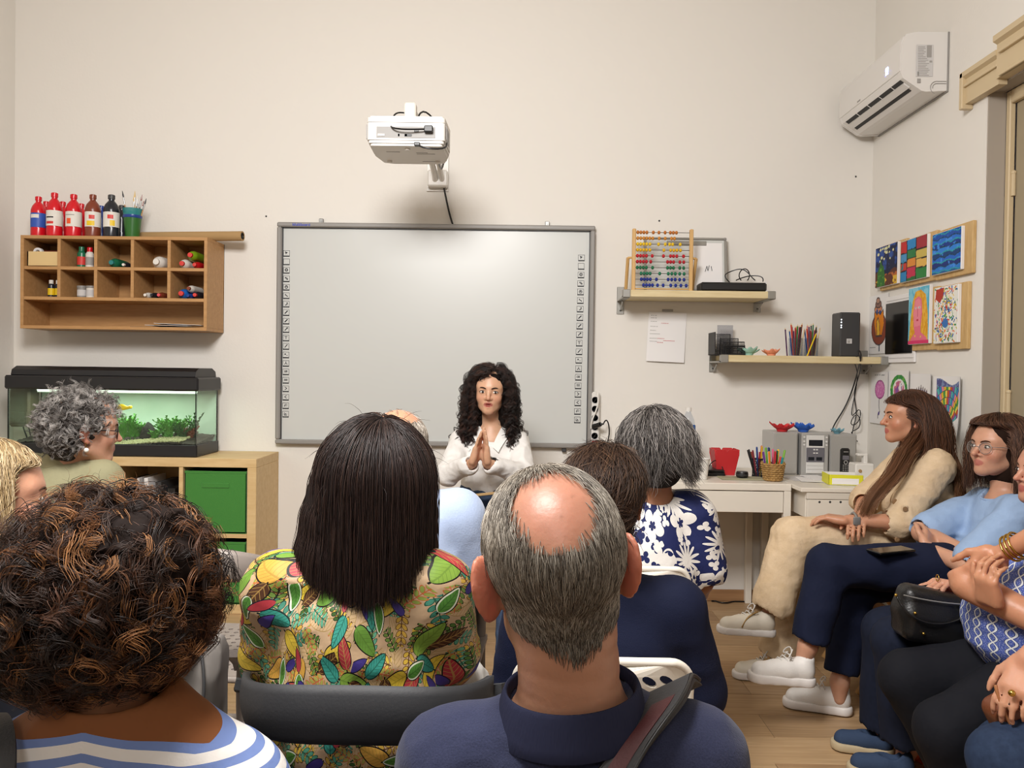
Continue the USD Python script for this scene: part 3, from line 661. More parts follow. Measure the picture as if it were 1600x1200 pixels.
def bottle(c, h, r, paint, label, strip, lab, axis=None, group=None, cap='cap_grey', second=None):
    """a squeeze bottle: shoulder, neck, ribbed cap, printed label"""
    b = thing('paint_bottle', lab, 'bottle', c, group=group, tilt=axis)
    def pr(m): return m
    hb = h * .9
    body = lathe([(0, 0), (r * .92, 0), (r, .006), (r, hb * .22), (r * .96, hb * .25), (r * .96, hb * .64), (r, hb * .67), (r * .97, hb * .74), (r * .8, hb * .84), (r * .5, hb * .92), (r * .36, hb * .95), (r * .36, hb), (0, hb)], 20)
    part(b, 'body', body, paint)
    part(b, 'cap', cat([lathe([(0, hb), (r * .44, hb), (r * .44, h * .985), (r * .3, h), (0, h)], 14)]), cap)
    if label:
        l_ = part(b, 'label', lathe([(r * 1.005, hb * .25), (r * 1.012, hb * .26), (r * 1.012, hb * .63), (r * 1.005, hb * .64)], 20), label)
        if second:
            for (a0, a1, z0, z1, m_) in second:
                g = grid(8, 2, lambda u, v: np.stack([r * 1.03 * np.cos(a0 + (a1 - a0) * u), r * 1.03 * np.sin(a0 + (a1 - a0) * u), hb * (z0 + (z1 - z0) * v)], -1))
                part(b, 'label_patch', thick(g, .0008), m_, smooth=False)
    return b
top = cz1 + .0005
BT = [(60, 4.36, .215, .037, 'paint_red', 'label_blue', 'red paint bottle with a blue label, leftmost on the pigeonhole shelf', [(-2.2, -1.0, .5, .6, 'label_white')]),
      (85, 4.33, .23, .039, 'paint_red', 'label_white', 'tallest red paint bottle with a white label, second from the left', [(-2.2, -1.2, .3, .36, 'label_red'), (-2.2, -1.2, .45, .48, 'ink')]),
      (115, 4.34, .225, .039, 'paint_red', 'label_white', 'red paint bottle with an orange dot on its white label', [(-2.0, -1.45, .32, .46, 'label_orange'), (-2.3, -1.0, .54, .56, 'ink_grey')]),
      (145, 4.34, .225, .039, 'paint_brown', 'label_white', 'brown paint bottle with a white and yellow label', [(-1.9, -.9, .28, .4, 'label_yellow'), (-1.6, -.9, .45, .55, 'label_red')]),
      (174, 4.34, .225, .040, 'paint_black', 'label_white', 'black paint bottle with a white and yellow label', [(-1.3, -.7, .28, .42, 'label_yellow'), (-1.6, -.9, .46, .56, 'label_red')]),
      (72, 4.46, .21, .034, 'paint_red', None, 'red paint bottle standing behind the leftmost pair', None), (98, 4.46, .21, .034, 'paint_red', None, 'red paint bottle standing behind the gap between two front red bottles', None),
      (127, 4.46, .20, .034, 'paint_red', None, 'red paint bottle behind the brown one', None), (158, 4.46, .19, .034, 'paint_blue', None, 'blue paint bottle behind the brown and black ones', None), (190, 4.44, .19, .034, 'paint_black', None, 'dark blue paint bottle between the black bottle and the brush cup', None)]
for px, Y, h, r, pt, lb_, lab, sec in BT:
    c = at(px, 360, Y); bottle((c[0], Y, top), h, r, pt, lb_, None, lab, cap=pt if pt != 'paint_black' else 'dark_grey', second=sec, group='paint bottles on the pigeonhole shelf')
# cup of brushes
c = at(207, 350, 4.36); cu = thing('brush_cup', 'green and teal plastic cup full of brushes on the pigeonhole shelf', 'cup', (c[0], 4.36, top))
part(cu, 'lower_cup', lathe([(0, 0), (.034, 0), (.045, .105), (.042, .105), (.032, .004), (0, .004)], 24), 'cup_green')
part(cu, 'upper_cup', lathe([(.043, .10), (.050, .155), (.047, .155), (.041, .10)], 24), 'cup_teal')
part(cu, 'rim', lathe([(.046, .105), (.048, .112), (.048, .12), (.046, .12)], 24), 'paint_blue')
for k, (a, l_, t1, t2) in enumerate(((0, .25, -.16, .0), (1, .245, .04, .05), (2, .235, .08, -.05), (3, .23, .16, .04), (4, .215, .24, .0), (5, .22, .03, .1), (6, .21, .12, .1), (7, .2, .2, -.1))):
    R = rotx(t2 * .4) @ roty(t1 * 1.2); R0 = V(t1 * .05, t2 * .03, .006)
    b = thing('paint_brush', 'paint brush in the green cup, ' + ['leaning furthest left', 'the tallest upright one', 'leaning a little right of the tallest', 'second from the right', 'leaning furthest right', 'behind the tallest', 'behind, right of the middle', 'at the back, leaning right'][k], 'paint brush', (c[0] + R0[0], 4.36 + R0[1], top + R0[2]), tilt=[('x', t2 * .4), ('y', t1 * 1.2)], group='brushes in the cup')
    part(b, 'handle', lathe([(0, 0), (.0022, 0), (.0036, l_ * .55), (.003, l_ * .72), (0, l_ * .72)], 8), ['beech', 'ply', 'kraft', 'black_plastic'][k % 4])
    part(b, 'ferrule', lathe([(.0031, l_ * .7), (.0036, l_ * .73), (.0040, l_ * .85), (.0038, l_ * .86)], 8), 'grey_metal')
    part(b, 'bristles', lathe([(.0038, l_ * .85), (.0046, l_ * .9), (.001, l_), (0, l_)], 8), ['dark_grey', 'card', 'label_white', 'paint_brown'][k % 4])
# roll of brown paper
c0, c1 = at(222, 367, 4.47), at(379, 371, 4.40)
r_ = .026; c0[2] = c1[2] = top + r_
ro = thing('paper_roll', 'brown paper roll lying on the pigeonhole shelf and poking out', 'paper roll', (c0 + c1) / 2)
a = c1 - c0; L = np.linalg.norm(a); Rr = np.stack([np.cross([0, 0, 1], a / L), V(0, 0, 1), a / L], 1)
tb = lathe([(r_ * .72, 0), (r_, 0), (r_, L), (r_ * .72, L)], 24); 
tb.vertices = tb.vertices @ Rr.T + c0
part(ro, 'wound_paper', tb, 'kraft', **IW)
tb = lathe([(r_ * .62, .002), (r_ * .74, .002), (r_ * .74, L - .002), (r_ * .62, L - .002), (0, L - .03), (0, .03), (r_ * .62, .002)], 24); tb.vertices = tb.vertices @ Rr.T + c0
part(ro, 'core', tb, 'black_plastic', **IW)
# things in the pigeonholes: z of the two floors
zt, zb = zr[1] + .0008, zr[0] + .0008
cbx = thing('card_box', 'small cardboard tray in the top left pigeonhole', 'box', (hole[0] + pw / 2, cy + .08, zt))
a, b = hole[0] + .008, hole[0] + pw - .004
part(cbx, 'tray', [box(a, b, cy + .02, cy + .024, zt, zt + .078), box(a, b, cy + .156, cy + .16, zt, zt + .078), box(a, a + .004, cy + .02, cy + .16, zt, zt + .078), box(b - .004, b, cy + .02, cy + .16, zt, zt + .078), box(a, b, cy + .02, cy + .16, zt, zt + .004)], 'card', **IW)
solo('tape_roll', lathe([(.012, 0), (.024, 0), (.024, .02), (.012, .02), (.012, 0)], 20, 'y').apply_translation((a + .03, cy + .06, zt + .08)), 'paper', 'white tape roll peeping out of the cardboard tray', 'tape roll')
for k in range(3): solo('box', box(hole[0] + .01, hole[0] + pw - .01, cy + .165, W - .012, zt + .036 * k, zt + .034 + .036 * k, .002), 'paint_brown' if k == 2 else 'dark_grey', ['dark flat box behind the cardboard tray, lowest', 'dark flat box behind the cardboard tray, in the middle', 'brown flat box behind the cardboard tray, on top'][k], 'box', group='flat boxes in the top left pigeonhole')
def jar(x, z, r, h, m_, cap, lab, lb_=None, Y=None):
    Y = Y or cy + .09
    t = thing('paint_jar', lab, 'jar', (x, Y, z), group='jars in the pigeonholes')
    part(t, 'glass', lathe([(0, 0), (r, 0), (r, h * .68), (r * .7, h * .78), (r * .55, h * .8), (0, h * .8)], 18), m_)
    part(t, 'lid', lathe([(r * .62, h * .76), (r * .66, h * .78), (r * .66, h * .97), (r * .6, h), (0, h)], 18), cap)
    if lb_: part(t, 'label', lathe([(r * 1.01, h * .15), (r * 1.015, h * .16), (r * 1.015, h * .52), (r * 1.01, h * .53)], 18), lb_)
jar(hole[1] + .064, zt, .022, .115, 'paint_green', 'paint_green', 'green paint flask in the second pigeonhole', 'label_red')
jar(hole[1] + .108, zt, .021, .112, 'label_white', 'paint_red', 'pale flask with a red cap in the second pigeonhole', 'ink_grey')
jar(hole[0] + .095, zb, .017, .095, 'paint_black', 'label_white', 'small dark jar with a yellow label, left of two in the lower left pigeonhole', 'label_yellow')
jar(hole[0] + .131, zb, .016, .094, 'paint_black', 'label_white', 'small dark jar with a yellow label, right of two in the lower left pigeonhole', 'label_yellow')
for k, x in enumerate((.066, .115)):
    t = thing('paint_tin', ['grey lidded tin, left one in the lower second pigeonhole', 'white lidded tin with a print, right one in the lower second pigeonhole'][k], 'tin', (hole[1] + x, cy + .09, zb), group='tins in the pigeonholes')
    part(t, 'tin_body', lathe([(0, 0), (.023, 0), (.023, .058), (0, .058)], 20), 'cap_grey' if k == 0 else 'label_white')
    part(t, 'lid', lathe([(.0, .054), (.0245, .054), (.0245, .066), (0, .066)], 20), 'cap_grey')
    part(t, 'label', lathe([(.0232, .012), (.0236, .014), (.0236, .042), (.0232, .044)], 20), 'paper_grey')
def lying(x, z, r, L, m_, cap, lab, turn=0.0, Y=None):
    b = thing('paint_bottle', lab, 'bottle', (x, (Y or cy + .03) + L, z + r), rz=turn, group='bottles lying in the pigeonholes', tilt=[('x', PI / 2)])
    part(b, 'body', lathe([(0, 0), (r * .9, 0), (r, .008), (r, L * .72), (r * .85, L * .82), (r * .5, L * .9), (r * .36, L * .92), (0, L * .92)], 20), m_)
    part(b, 'cap', lathe([(0, L * .9), (r * .48, L * .9), (r * .46, L * .99), (0, L)], 14), cap)
lying(hole[2] + .058, zt, .027, .17, 'paint_green', 'cup_teal', 'teal bottle lying in the third pigeonhole')
lying(hole[2] + .122, zt, .016, .15, 'paint_black', 'label_white', 'slim dark bottle lying beside the teal one')
lying(hole[3] + .102, zt, .034, .17, 'label_white', 'label_white', 'white round bottle lying in the fourth pigeonhole')
lying(hole[4] + .045, zt, .027, .18, 'label_white', 'label_red', 'white bottle with a red cap lying in the top right pigeonhole')
lying(hole[4] + .088, zt + .045, .027, .18, 'lime', 'label_red', 'lime bottle with a red cap lying on top in the right pigeonhole')
lying(hole[4] + .112, zt, .021, .18, 'red_plastic', 'label_red', 'red bottle lying at the right side of the top right pigeonhole')
lying(hole[3] + .045, zb, .017, .17, 'label_white', 'label_white', 'white capped bottle lying in the lower fourth pigeonhole')
lying(hole[3] + .080, zb, .017, .17, 'paint_black', 'paint_black', 'black bottle lying in the middle of the lower fourth pigeonhole')
lying(hole[3] + .117, zb, .018, .17, 'paint_brown', 'pink_plastic', 'pink capped bottle lying in the lower fourth pigeonhole')
lying(hole[4] + .042, zb, .028, .18, 'blue_plastic', 'label_red', 'blue bottle with a red cap lying in the lower right pigeonhole')
lying(hole[4] + .082, zb + .035, .02, .17, 'label_white', 'paint_brown', 'white rimmed bottle lying on the others in the lower right pigeonhole')
lying(hole[4] + .115, zb, .021, .18, 'paint_black', 'label_red', 'dark bottle with a red cap at the right of the lower right pigeonhole')
lying(hole[4] + .080, zb, .016, .16, 'paint_blue', 'paint_blue', 'small navy bottle lying under the white rimmed one')
for k, (x0, a_, m_, dz) in enumerate(((.62, .05, 'dark_grey', 0), (.70, -.10, 'paper', .002), (.74, .16, 'paper', .004))):
    s = box(-.12, .12, -.08, .08, 0, .0016); s = rt(rt(s, rotz(a_)), roty(.012 * k)); s.apply_translation((cx0 + x0 + .06, cy + .115, cz0 + T + .001 + dz + (0 if k == 0 else .006 * k)))
    solo('paper_sheet', s, m_, ['dark sheet lying in the tray of the pigeonhole shelf', 'white sheet lying in the tray of the pigeonhole shelf', 'topmost tilted white sheet in the tray of the pigeonhole shelf'][k], 'paper', group='sheets in the open tray')
# ================================================================ upper right shelf
mat('abacus_wood', '#cda56a', .45); mat('wire_grey', '#777672', .4, metal=.5)
def bracket_shelf(name, lab, x0, x1, yf, z, left, right):
    s = thing(name, lab, 'shelf', ((x0 + x1) / 2, W, z))
    part(s, 'board', box(x0, x1, yf, W - .004, z - .036, z, .002), 'pale_pine', **IW)
    for x, low in ((x0, left), (x1, right)):
        sx = -1 if x == x0 else 1
        xa = x + sx * .016
        part(s, 'bracket', [box(xa - .02, xa + .02, yf - .004, W - .002, z - .040, z - .030, .002), box(xa - .02, xa + .02, yf - .006, yf + .03, z - .040, z + .002, .003),
                            box(xa - .02, xa + .02, W - .006, W - .001, z - .09 - low, z + .04, .002), tube([(xa, W - .02, z - .085), (xa, W - .10, z - .045)], .004, 6)], 'steel', **IW)
        part(s, 'screw', lathe([(0, 0), (.005, 0), (.004, -.003), (0, -.003)], 10, 'y').apply_translation((xa, W - .006, z - .07 - low)), 'dark_grey', **IW)
    return s
ux0, ux1, uz = at(984, 452, 4.28)[0], at(1201, 464, 4.28)[0], at(1090, 454, 4.28)[2]
bracket_shelf('wall_shelf', 'pale wood wall shelf carrying the abacus', ux0, ux1, 4.28, uz, .02, 0)
# abacus
a0, a1 = at(989.5, 450, 4.34)[0], at(1079, 450, 4.34)[0]; zt_ = at(1035, 358, 4.34)[2]
ab = thing('abacus', 'wooden abacus with ten rows of coloured beads', 'abacus', ((a0 + a1) / 2, 4.36, uz + .0005))
for x in (a0, a1): part(ab, 'post', box(x - .0095, x + .0095, 4.33, 4.352, uz + .0005, zt_, .003), 'abacus_wood', **IW)
for x, s in ((a0 - .035, 1), (a1 + .035, -1)):
    part(ab, 'support', [tube([(x - .008 * s * -1, 4.44, uz + .003), (x + .006 * s, 4.352, uz + .175)], .009, 8), tube([(x + .006 * s, 4.352, uz + .175), (x + s * .03, 4.345, uz + .175)], .006, 8)], 'abacus_wood', **IW)
part(ab, 'foot_bar', [tube([(a0, 4.341, uz + .012), (a1, 4.341, uz + .012)], .004, 6)], 'abacus_wood', **IW)
ROWS = [('#b9702f', 'wxx...x'), ('#c78637', ''), ('#e0bc2a', ''), ('#d9ac20', ''), ('#b91f2c', ''), ('#b0182a', ''), ('#1e6b46', ''), ('#1f7050', ''), ('#1c2f86', ''), ('#20348f', '')]
LX = [[8, 23, 38, 52, 96, 128, 163, 193, 210, 225], [8, 23, 38, 53, 70, 88, 130, 164, 200, 215], [8, 23, 38, 52, 78, 127, 165, 190, 205, 250], [8, 23, 38, 52, 78, 158, 196, 214, 232, 252], [8, 23, 38, 52, 92, 156, 196, 213, 232, 270],
      [8, 23, 38, 52, 84, 180, 196, 213, 250, 272], [8, 23, 38, 52, 95, 180, 196, 213, 250, 272], [30, 45, 60, 72, 136, 185, 205, 225, 250, 275], [32, 45, 60, 72, 118, 185, 205, 225, 250, 275], [45, 60, 75, 88, 125, 157, 200, 228, 258, 288]]
for r, (c_, _) in enumerate(ROWS):
    mat(f'bead_{"abcdefghij"[r]}', c_, .3)
    z = zt_ - .018 - r * (zt_ - uz - .04) / 9.3
    part(ab, 'rod', cyl((a0, 4.341, z), (a1, 4.341, z), .0018, n=6), 'wire_grey', **IW)
    last = -1
    for X in LX[r]:
        x = a0 + .012 + (a1 - a0 - .024) * X / 300; x = max(x, last + .0158); last = x
        part(ab, 'bead', lathe([(.0015, -.0078), (.007, -.0062), (.0098, -.0022), (.0098, .0022), (.007, .0062), (.0015, .0078)], 10, 'x').apply_translation((x, 4.341, z)), f'bead_{"abcdefghij"[r]}', **IW)
# small whiteboard leaning behind
b0, b1 = at(1006, 450, 4.46)[0], at(1136, 450, 4.46)[0]; h = at(1100, 372, 4.49)[2] - uz
sb = thing('small_whiteboard', 'small grey framed whiteboard leaning behind the abacus', 'whiteboard', ((b0 + b1) / 2, 4.455, uz + .001), tilt=[('x', -.13)])
w2 = (b1 - b0) / 2; h *= 1.01
part(sb, 'panel', box(-w2 + .008, w2 - .008, -.004, .004, .008, h - .008), 'board_white')
for q in ((-w2, w2, 0, .014), (-w2, w2, h - .014, h), (-w2, -w2 + .014, .014, h - .014), (w2 - .014, w2, .014, h - .014)): part(sb, 'frame_bar', box(q[0], q[1], -.008, .008, q[2], q[3], .003), 'steel')
for s in (-1, 1):
    for z in (-.001, h - .015): part(sb, 'corner', box(s * w2 - .016 * (s > 0) , s * w2 + .016 * (s < 0), -.010, .009, z, z + .016, .004), 'grey_plastic')
part(sb, 'clip_strip', box(-.10, .115, -.009, -.003, h - .045, h - .02, .002), 'steel')
sh_ = thick(grid(8, 8, lambda u, v: np.stack([.03 + u * (w2 - .055), -.006 - .001 * np.sin(u * 5), .02 + v * (h - .05)], -1)), .0006)
part(sb, 'sheet', sh_, 'paper', smooth=True)
part(sb, 'handwriting', prism(U([line([(.105, .12), (.115, .15), (.12, .125), (.128, .155)], .0025), line([(.138, .15), (.142, .125)], .0025)]), -.0095, -.009), 'ink', smooth=False)
bb0, bb1 = at(1093, 450, 4.36)[0], at(1195, 450, 4.36)[0]
bb = thing('recorder_box', 'flat black electronics box on the wall shelf right of the abacus', 'electronics box', ((bb0 + bb1) / 2, 4.38, uz + .001))
part(bb, 'case', box(bb0, bb1, 4.32, 4.44, uz + .004, uz + .05, .008), 'black_plastic', **IW)
for x in (bb0 + .02, bb1 - .02):
    for y in (4.34, 4.42): part(bb, 'foot', cyl((x, y, uz + .001), (x, y, uz + .006), .008, n=10), 'black_plastic', **IW)
part(bb, 'front_trim', box(bb0 + .01, bb1 - .012, 4.318, 4.322, uz + .044, uz + .048, .001), 'dark_grey', **IW)
ca = spline([at(1140, 441, 4.37), at(1133, 430, 4.38), at(1140, 425, 4.40), at(1160, 421, 4.38), at(1172, 430, 4.36), at(1180, 438, 4.34)], 30)
ca2 = spline([at(1158, 438, 4.40), at(1157, 424, 4.39), at(1163, 420, 4.40), at(1170, 425, 4.42), at(1168, 438, 4.42)], 24); ca3 = spline([at(1192, 440, 4.40), at(1190, 433, 4.41), at(1183, 431, 4.42), at(1160, 434, 4.43), at(1150, 438, 4.42)], 24)
for c_ in (ca, ca2, ca3): part(bb, 'cable', tube(c_, .0028, 6), 'black_plastic', **IW)
# ================================================================ sheet of paper on the wall
cs = [at(1014, 487, W), at(1073, 489, W), at(1068, 567, W), at(1009, 564, W)]
pp = thing('paper_sheet', 'white printed sheet taped to the wall under the abacus shelf', 'paper', ((cs[2] + cs[3]) / 2))
def shq(u, v):
    P = ((1 - u)[..., None] * (1 - v)[..., None] * cs[3] + u[..., None] * (1 - v)[..., None] * cs[2] + (1 - u)[..., None] * v[..., None] * cs[0] + u[..., None] * v[..., None] * cs[1])
    P[..., 1] = W - .003 - .012 * (1 - v) ** 2 - .003 * np.sin(u * 3); return P
part(pp, 'sheet', thick(grid(14, 14, shq), .0008), 'paper', **WS)
def onq(u0, v0, txt, h, m_):
    t = meshkit.text_mesh(txt, h, .0004); c_ = shq(np.array(u0), np.array(v0)); t.vertices = np.stack([t.vertices[:, 0], -t.vertices[:, 2] - .0012, t.vertices[:, 1] - t.vertices[:, 0] * .03], 1) + c_
    part(pp, 'print', t, m_, **WF)
def lines_on(u0, u1, v, m_, dash, seed):
    r = np.random.default_rng(seed); ms = []; u = u0
    while u < u1:
        w = r.uniform(.01, .04); c_ = shq(np.array(u), np.array(v)); ms.append(box(c_[0], c_[0] + w * .2, c_[1] - .0014, c_[1] - .001, c_[2], c_[2] + .003)); u += w + .012
    part(pp, 'print', ms, m_, in_world=True, smooth=False, kind='stuff')
tp = at(1043, 485, W); part(pp, 'tape', box(tp[0] - .03, tp[0] + .03, W - .005, W - .001, tp[2] - .006, tp[2] + .006), 'ink_grey', **IW)
for k, (u0, u1, v, m_) in enumerate(((.06, .22, .92, 'ink_grey'), (.06, .2, .87, 'ink_grey'), (.06, .2, .8, 'ink_grey'), (.34, .52, .77, 'ink_red'), (.06, .24, .7, 'ink_grey'), (.06, .22, .62, 'ink_grey'), (.06, .3, .55, 'ink_grey'), (.26, .44, .46, 'ink_red'), (.42, .72, .42, 'ink_red'), (.26, .42, .38, 'ink_red'), (.06, .22, .46, 'ink_grey'), (.06, .24, .4, 'ink_grey'))): lines_on(u0, u1, v, m_, 0, k)
# ================================================================ lower right shelf
lx0, lx1, lz = at(1137, 553, 4.28)[0], XR - .045, at(1240, 556, 4.28)[2]
bracket_shelf('wall_shelf', 'pale wood wall shelf carrying pencils and the router', lx0, lx1, 4.28, lz, .0, 0)
h0 = at(1114, 550, 4.36)[0]; lo = lz + .0008
ho = thing('letter_holder', 'black wire mesh letter holder at the left end of the lower shelf', 'letter holder', (h0 + .09, 4.39, lo))
mt = 'black_mesh'
def mesh_panel(x0, x1, y, z0, z1):
    r_ = [tube([(x0, y, z0), (x0, y, z1), (x1, y, z1), (x1, y, z0), (x0, y, z0)], .003, 5)]
    for i in range(1, 14): r_.append(tube([(x0 + (x1 - x0) * i / 14, y, z0), (x0 + (x1 - x0) * i / 14, y, z1)], .0011, 3, False)); r_.append(tube([(x0, y, z0 + (z1 - z0) * i / 14), (x1, y, z0 + (z1 - z0) * i / 14)], .0011, 3, False))
    return cat(r_)
for k, (dx, y, hh, w) in enumerate(((.015, 4.46, .115, .10), (.05, 4.41, .09, .095), (.055, 4.36, .07, .11), (.06, 4.33, .05, .10))): part(ho, 'mesh_pocket', mesh_panel(h0 + dx, h0 + dx + w, y, lo + .004, lo + hh), mt, **WF)
part(ho, 'side_plate', [box(h0, h0 + .004, 4.32, 4.47, lo, lo + .12, .001), box(h0, h0 + .16, 4.32, 4.47, lo, lo + .004, .001)], mt, **IW)
MATS['clear_grey'] = usdkit.material(stage, '/World/Looks/clear_grey', {'t': ('transparent_bsdf', {'color': V(.8, .8, .82)}), 'g': ('principled_bsdf', {'base_color': V(.5, .5, .52), 'roughness': .3}), 'm': ('mix_closure', {'fac': .35})}, [('t.bsdf', 'm.closure1'), ('g.BSDF', 'm.closure2')], surface='m.closure')
c0 = at(1120, 505, 4.49)
solo('plastic_sleeve', box(c0[0], c0[0] + .085, 4.475, 4.478, lo, lo + .165, .001), 'clear_grey', 'clear grey plastic sleeve standing behind the letter holder', 'plastic sleeve')
def flower_dish(name, lab, c, r, m_, n, seed, petals=.9):
    t = thing(name, lab, 'paper flower', c, group='flower shaped dishes')
    rr = np.random.default_rng(seed)
    part(t, 'base', lathe([(0, 0), (r * .4, 0), (r * .48, r * .18), (0, r * .14)], 16), m_)
    for k in range(n):
        a = 2 * PI * k / n + rr.uniform(-.1, .1); L = r * rr.uniform(.85, 1.05); hgt = r * rr.uniform(.35, .62)
        def pf(u, v, a=a, L=L, hgt=hgt):
            s = (u - .5) * 2; wd = r * .36 * np.sin(PI * np.clip(.15 + .8 * v, 0, 1)) ; d = .25 * r + (L - .25 * r) * v
            z = .10 * r + hgt * v ** 1.5 + .12 * r * s * s
            return np.stack([d * math.cos(a) - s * wd * math.sin(a), d * math.sin(a) + s * wd * math.cos(a), z], -1)
        part(t, 'petal', thick(grid(6, 7, pf), .0016), m_ if not isinstance(m_, tuple) else m_[k % 2], smooth=True)
    return t
mat('teal_paper', '#9fcbbb', .6); mat('orange_paper', '#ee9a78', .6); mat('red_felt', '#c92a30', .6); mat('blue_felt', '#2f63c0', .6); mat('pale_blue', '#a7bfd8', .6)
c_ = at(1169, 550, 4.36); flower_dish('flower_dish', 'pale teal flower shaped dish on the lower shelf', (c_[0], 4.36, lo), .058, 'teal_paper', 8, 1)
c_ = at(1205, 551, 4.37); flower_dish('flower_dish', 'pale orange flower shaped dish on the lower shelf', (c_[0], 4.37, lo), .05, 'orange_paper', 7, 2)
# pencils in two clear pots
PCOL = ['#b7222e', '#1d1d20', '#d3a92a', '#7b2b3a', '#2c2c31', '#c25a77', '#274a8a', '#2b6a3a', '#8d3f25', '#e0c9a0', '#4a2a50', '#c03b22']
PNAM = ['red', 'black', 'yellow', 'plum', 'charcoal', 'pink', 'blue', 'green', 'brown', 'cream', 'purple', 'scarlet']
for i, c0_ in enumerate(PCOL): mat(f'pencil_{"abcdefghijkl"[i]}', c0_, .4)
mat('pencil_wood', '#d8b98a', .6)
MATS['clear_plastic'] = usdkit.material(stage, '/World/Looks/clear_plastic', {'t': ('transparent_bsdf', {'color': V(.86, .89, .93)}), 'g': ('glossy_bsdf', {'color': V(1, 1, 1), 'roughness': .08}), 'f': ('layer_weight', {'blend': .5}), 'w': ('math', {'math_type': 'power', 'value2': 4.0}), 's': ('math', {'math_type': 'multiply_add', 'value2': .5, 'value3': .03}), 'm': ('mix_closure', {})}, [('f.facing', 'w.value1'), ('w.value', 's.value1'), ('s.value', 'm.fac'), ('t.bsdf', 'm.closure1'), ('g.BSDF', 'm.closure2')], surface='m.closure')
rng = np.random.default_rng(21)
def pencil(base, lean, L, m_, lab, grp, r=.0036, tip=True, name='pencil', capm=None):
    t = thing(name, lab, name.replace('_', ' '), base, tilt=[('y', lean[0]), ('x', lean[1])], group=grp)
    part(t, 'barrel', lathe([(0, 0), (r, 0), (r, L * .93 if tip else L), (0, L * .93 if tip else L)], 6), m_, smooth=False)
    if tip: part(t, 'point', lathe([(r * .98, L * .93), (r * .3, L * .985), (0, L)], 6), 'pencil_wood', smooth=False)
    else: part(t, 'cap', lathe([(r * 1.12, L * .72), (r * 1.12, L * .99), (r * .7, L * 1.01), (0, L * 1.01)], 8), capm or m_, smooth=False)
for px, lab, n, w in ((1243, 'clear plastic pot of coloured pencils, left of the two on the lower shelf', 12, .036), (1267, 'clear plastic pot of coloured pencils, right of the two on the lower shelf', 12, .036)):
    c_ = at(px, 552, 4.38); pot = thing('pencil_pot', lab, 'pot', (c_[0], 4.38, lo))
    part(pot, 'wall', lathe([(0, 0), (w, 0), (w * 1.02, .095), (w * .96, .095), (w * .94, .003), (0, .003)], 20), 'clear_plastic')
    for k in range(n):
        a = 2 * PI * k / n * 2.4; rr = w * .62 * math.sqrt((k + .5) / n)
        ln = (math.cos(a) * .17 * (k + 2) / n, -math.sin(a) * .12)
        pencil((c_[0] + rr * math.cos(a), 4.38 + rr * math.sin(a), lo + .004), ln, rng.uniform(.135, .175), f'pencil_{"abcdefghijkl"[(k * 5 + px) % 12]}', f'{PNAM[(k * 5 + px) % 12]} pencil standing in the {"left" if px < 1255 else "right"} clear pot', f'pencils in the {"left" if px < 1255 else "right"} clear pot')
c_ = at(1229, 552, 4.33); pencil((c_[0] + .005, 4.335, lo), (-.05, -.12), .15, 'pencil_k', 'single dark red pencil leaning left of the clear pots', None)
c_ = at(1262, 553, 4.31); pencil((c_[0], 4.318, lo), (.40, -.1), .135, 'label_yellow', 'yellow pencil leaning across the front of the right pot', None)
# router
r0, r1 = at(1308.5, 555, 4.38)[0], at(1340, 555, 4.38)[0]
ro = thing('router', 'dark grey upright router with three lit dots on the lower shelf', 'router', ((r0 + r1) / 2, 4.40, lo))
hz = at(1320, 488, 4.36)[2]
part(ro, 'case', box(r0, r1, 4.35, 4.47, lo, hz, .006), 'dark_grey', **IW)
mat('led', '#ffffff', .5, emission_color=V(.8, .9, 1), emission_strength=4.0)
for py in (499, 503.5, 508, 511.5): c_ = at(1310.5, py, 4.349); part(ro, 'status_light', box(r0 + .003, r0 + .0075, 4.3475, 4.351, c_[2] - .004, c_[2] + .003, .001), 'led', **IW)
c_ = at(1327, 533, 4.349); part(ro, 'sticker', [box(c_[0] - .014, c_[0] + .014, 4.349, 4.3505, c_[2] - .013, c_[2] + .013)], 'paper_grey', **IW)
part(ro, 'sticker_print', [box(c_[0] - .008, c_[0] + .004, 4.3484, 4.3496, c_[2] - .009, c_[2] + .002), box(c_[0] - .008, c_[0] + .009, 4.3484, 4.3496, c_[2] + .005, c_[2] + .008)], 'ink_grey', **IW)
mat('cable_yellow', '#c9b52a', .4)
part(ro, 'cable', tube(spline([(r1 - .002, 4.43, lo + .09), (r1 + .012, 4.42, lo + .07), (r1 + .016, 4.42, lo + .03), (r1 + .02, 4.42, lo + .004)], 12), .004, 6), 'cable_yellow', **IW)
cords = [spline([(r1 + .0, 4.46, lo + .06), (r1 + .02, 4.47, lo + .02), (r1 + .03, 4.485, lz - .03)] if 0 else [at(1343, 548, 4.40), at(1345, 560, 4.26), at(1340, 580, 4.40), at(1333, 605, 4.50), at(1318, 640, 4.52), at(1300, 672, 4.50), at(1296, 700, 4.50), at(1297, 742, 4.50)], 36),
         spline([at(1341, 545, 4.42), at(1344, 560, 4.262), at(1341, 590, 4.46), at(1335, 620, 4.52), at(1338, 645, 4.51), at(1333, 670, 4.50), at(1336, 700, 4.5)], 36),
         spline([at(1340, 555, 4.265), at(1338, 575, 4.46), at(1337, 610, 4.52), at(1334, 648, 4.50), at(1342, 640, 4.50), at(1340, 660, 4.50), at(1330, 663, 4.49), at(1338, 648, 4.49), at(1342, 668, 4.49), at(1336, 672, 4.50), at(1340, 690, 4.5)], 50)]
for k, c0_ in enumerate(cords): part(ro, 'power_cord', tube(c0_, .0036 - .0006 * k, 6), 'black_plastic', **WS)
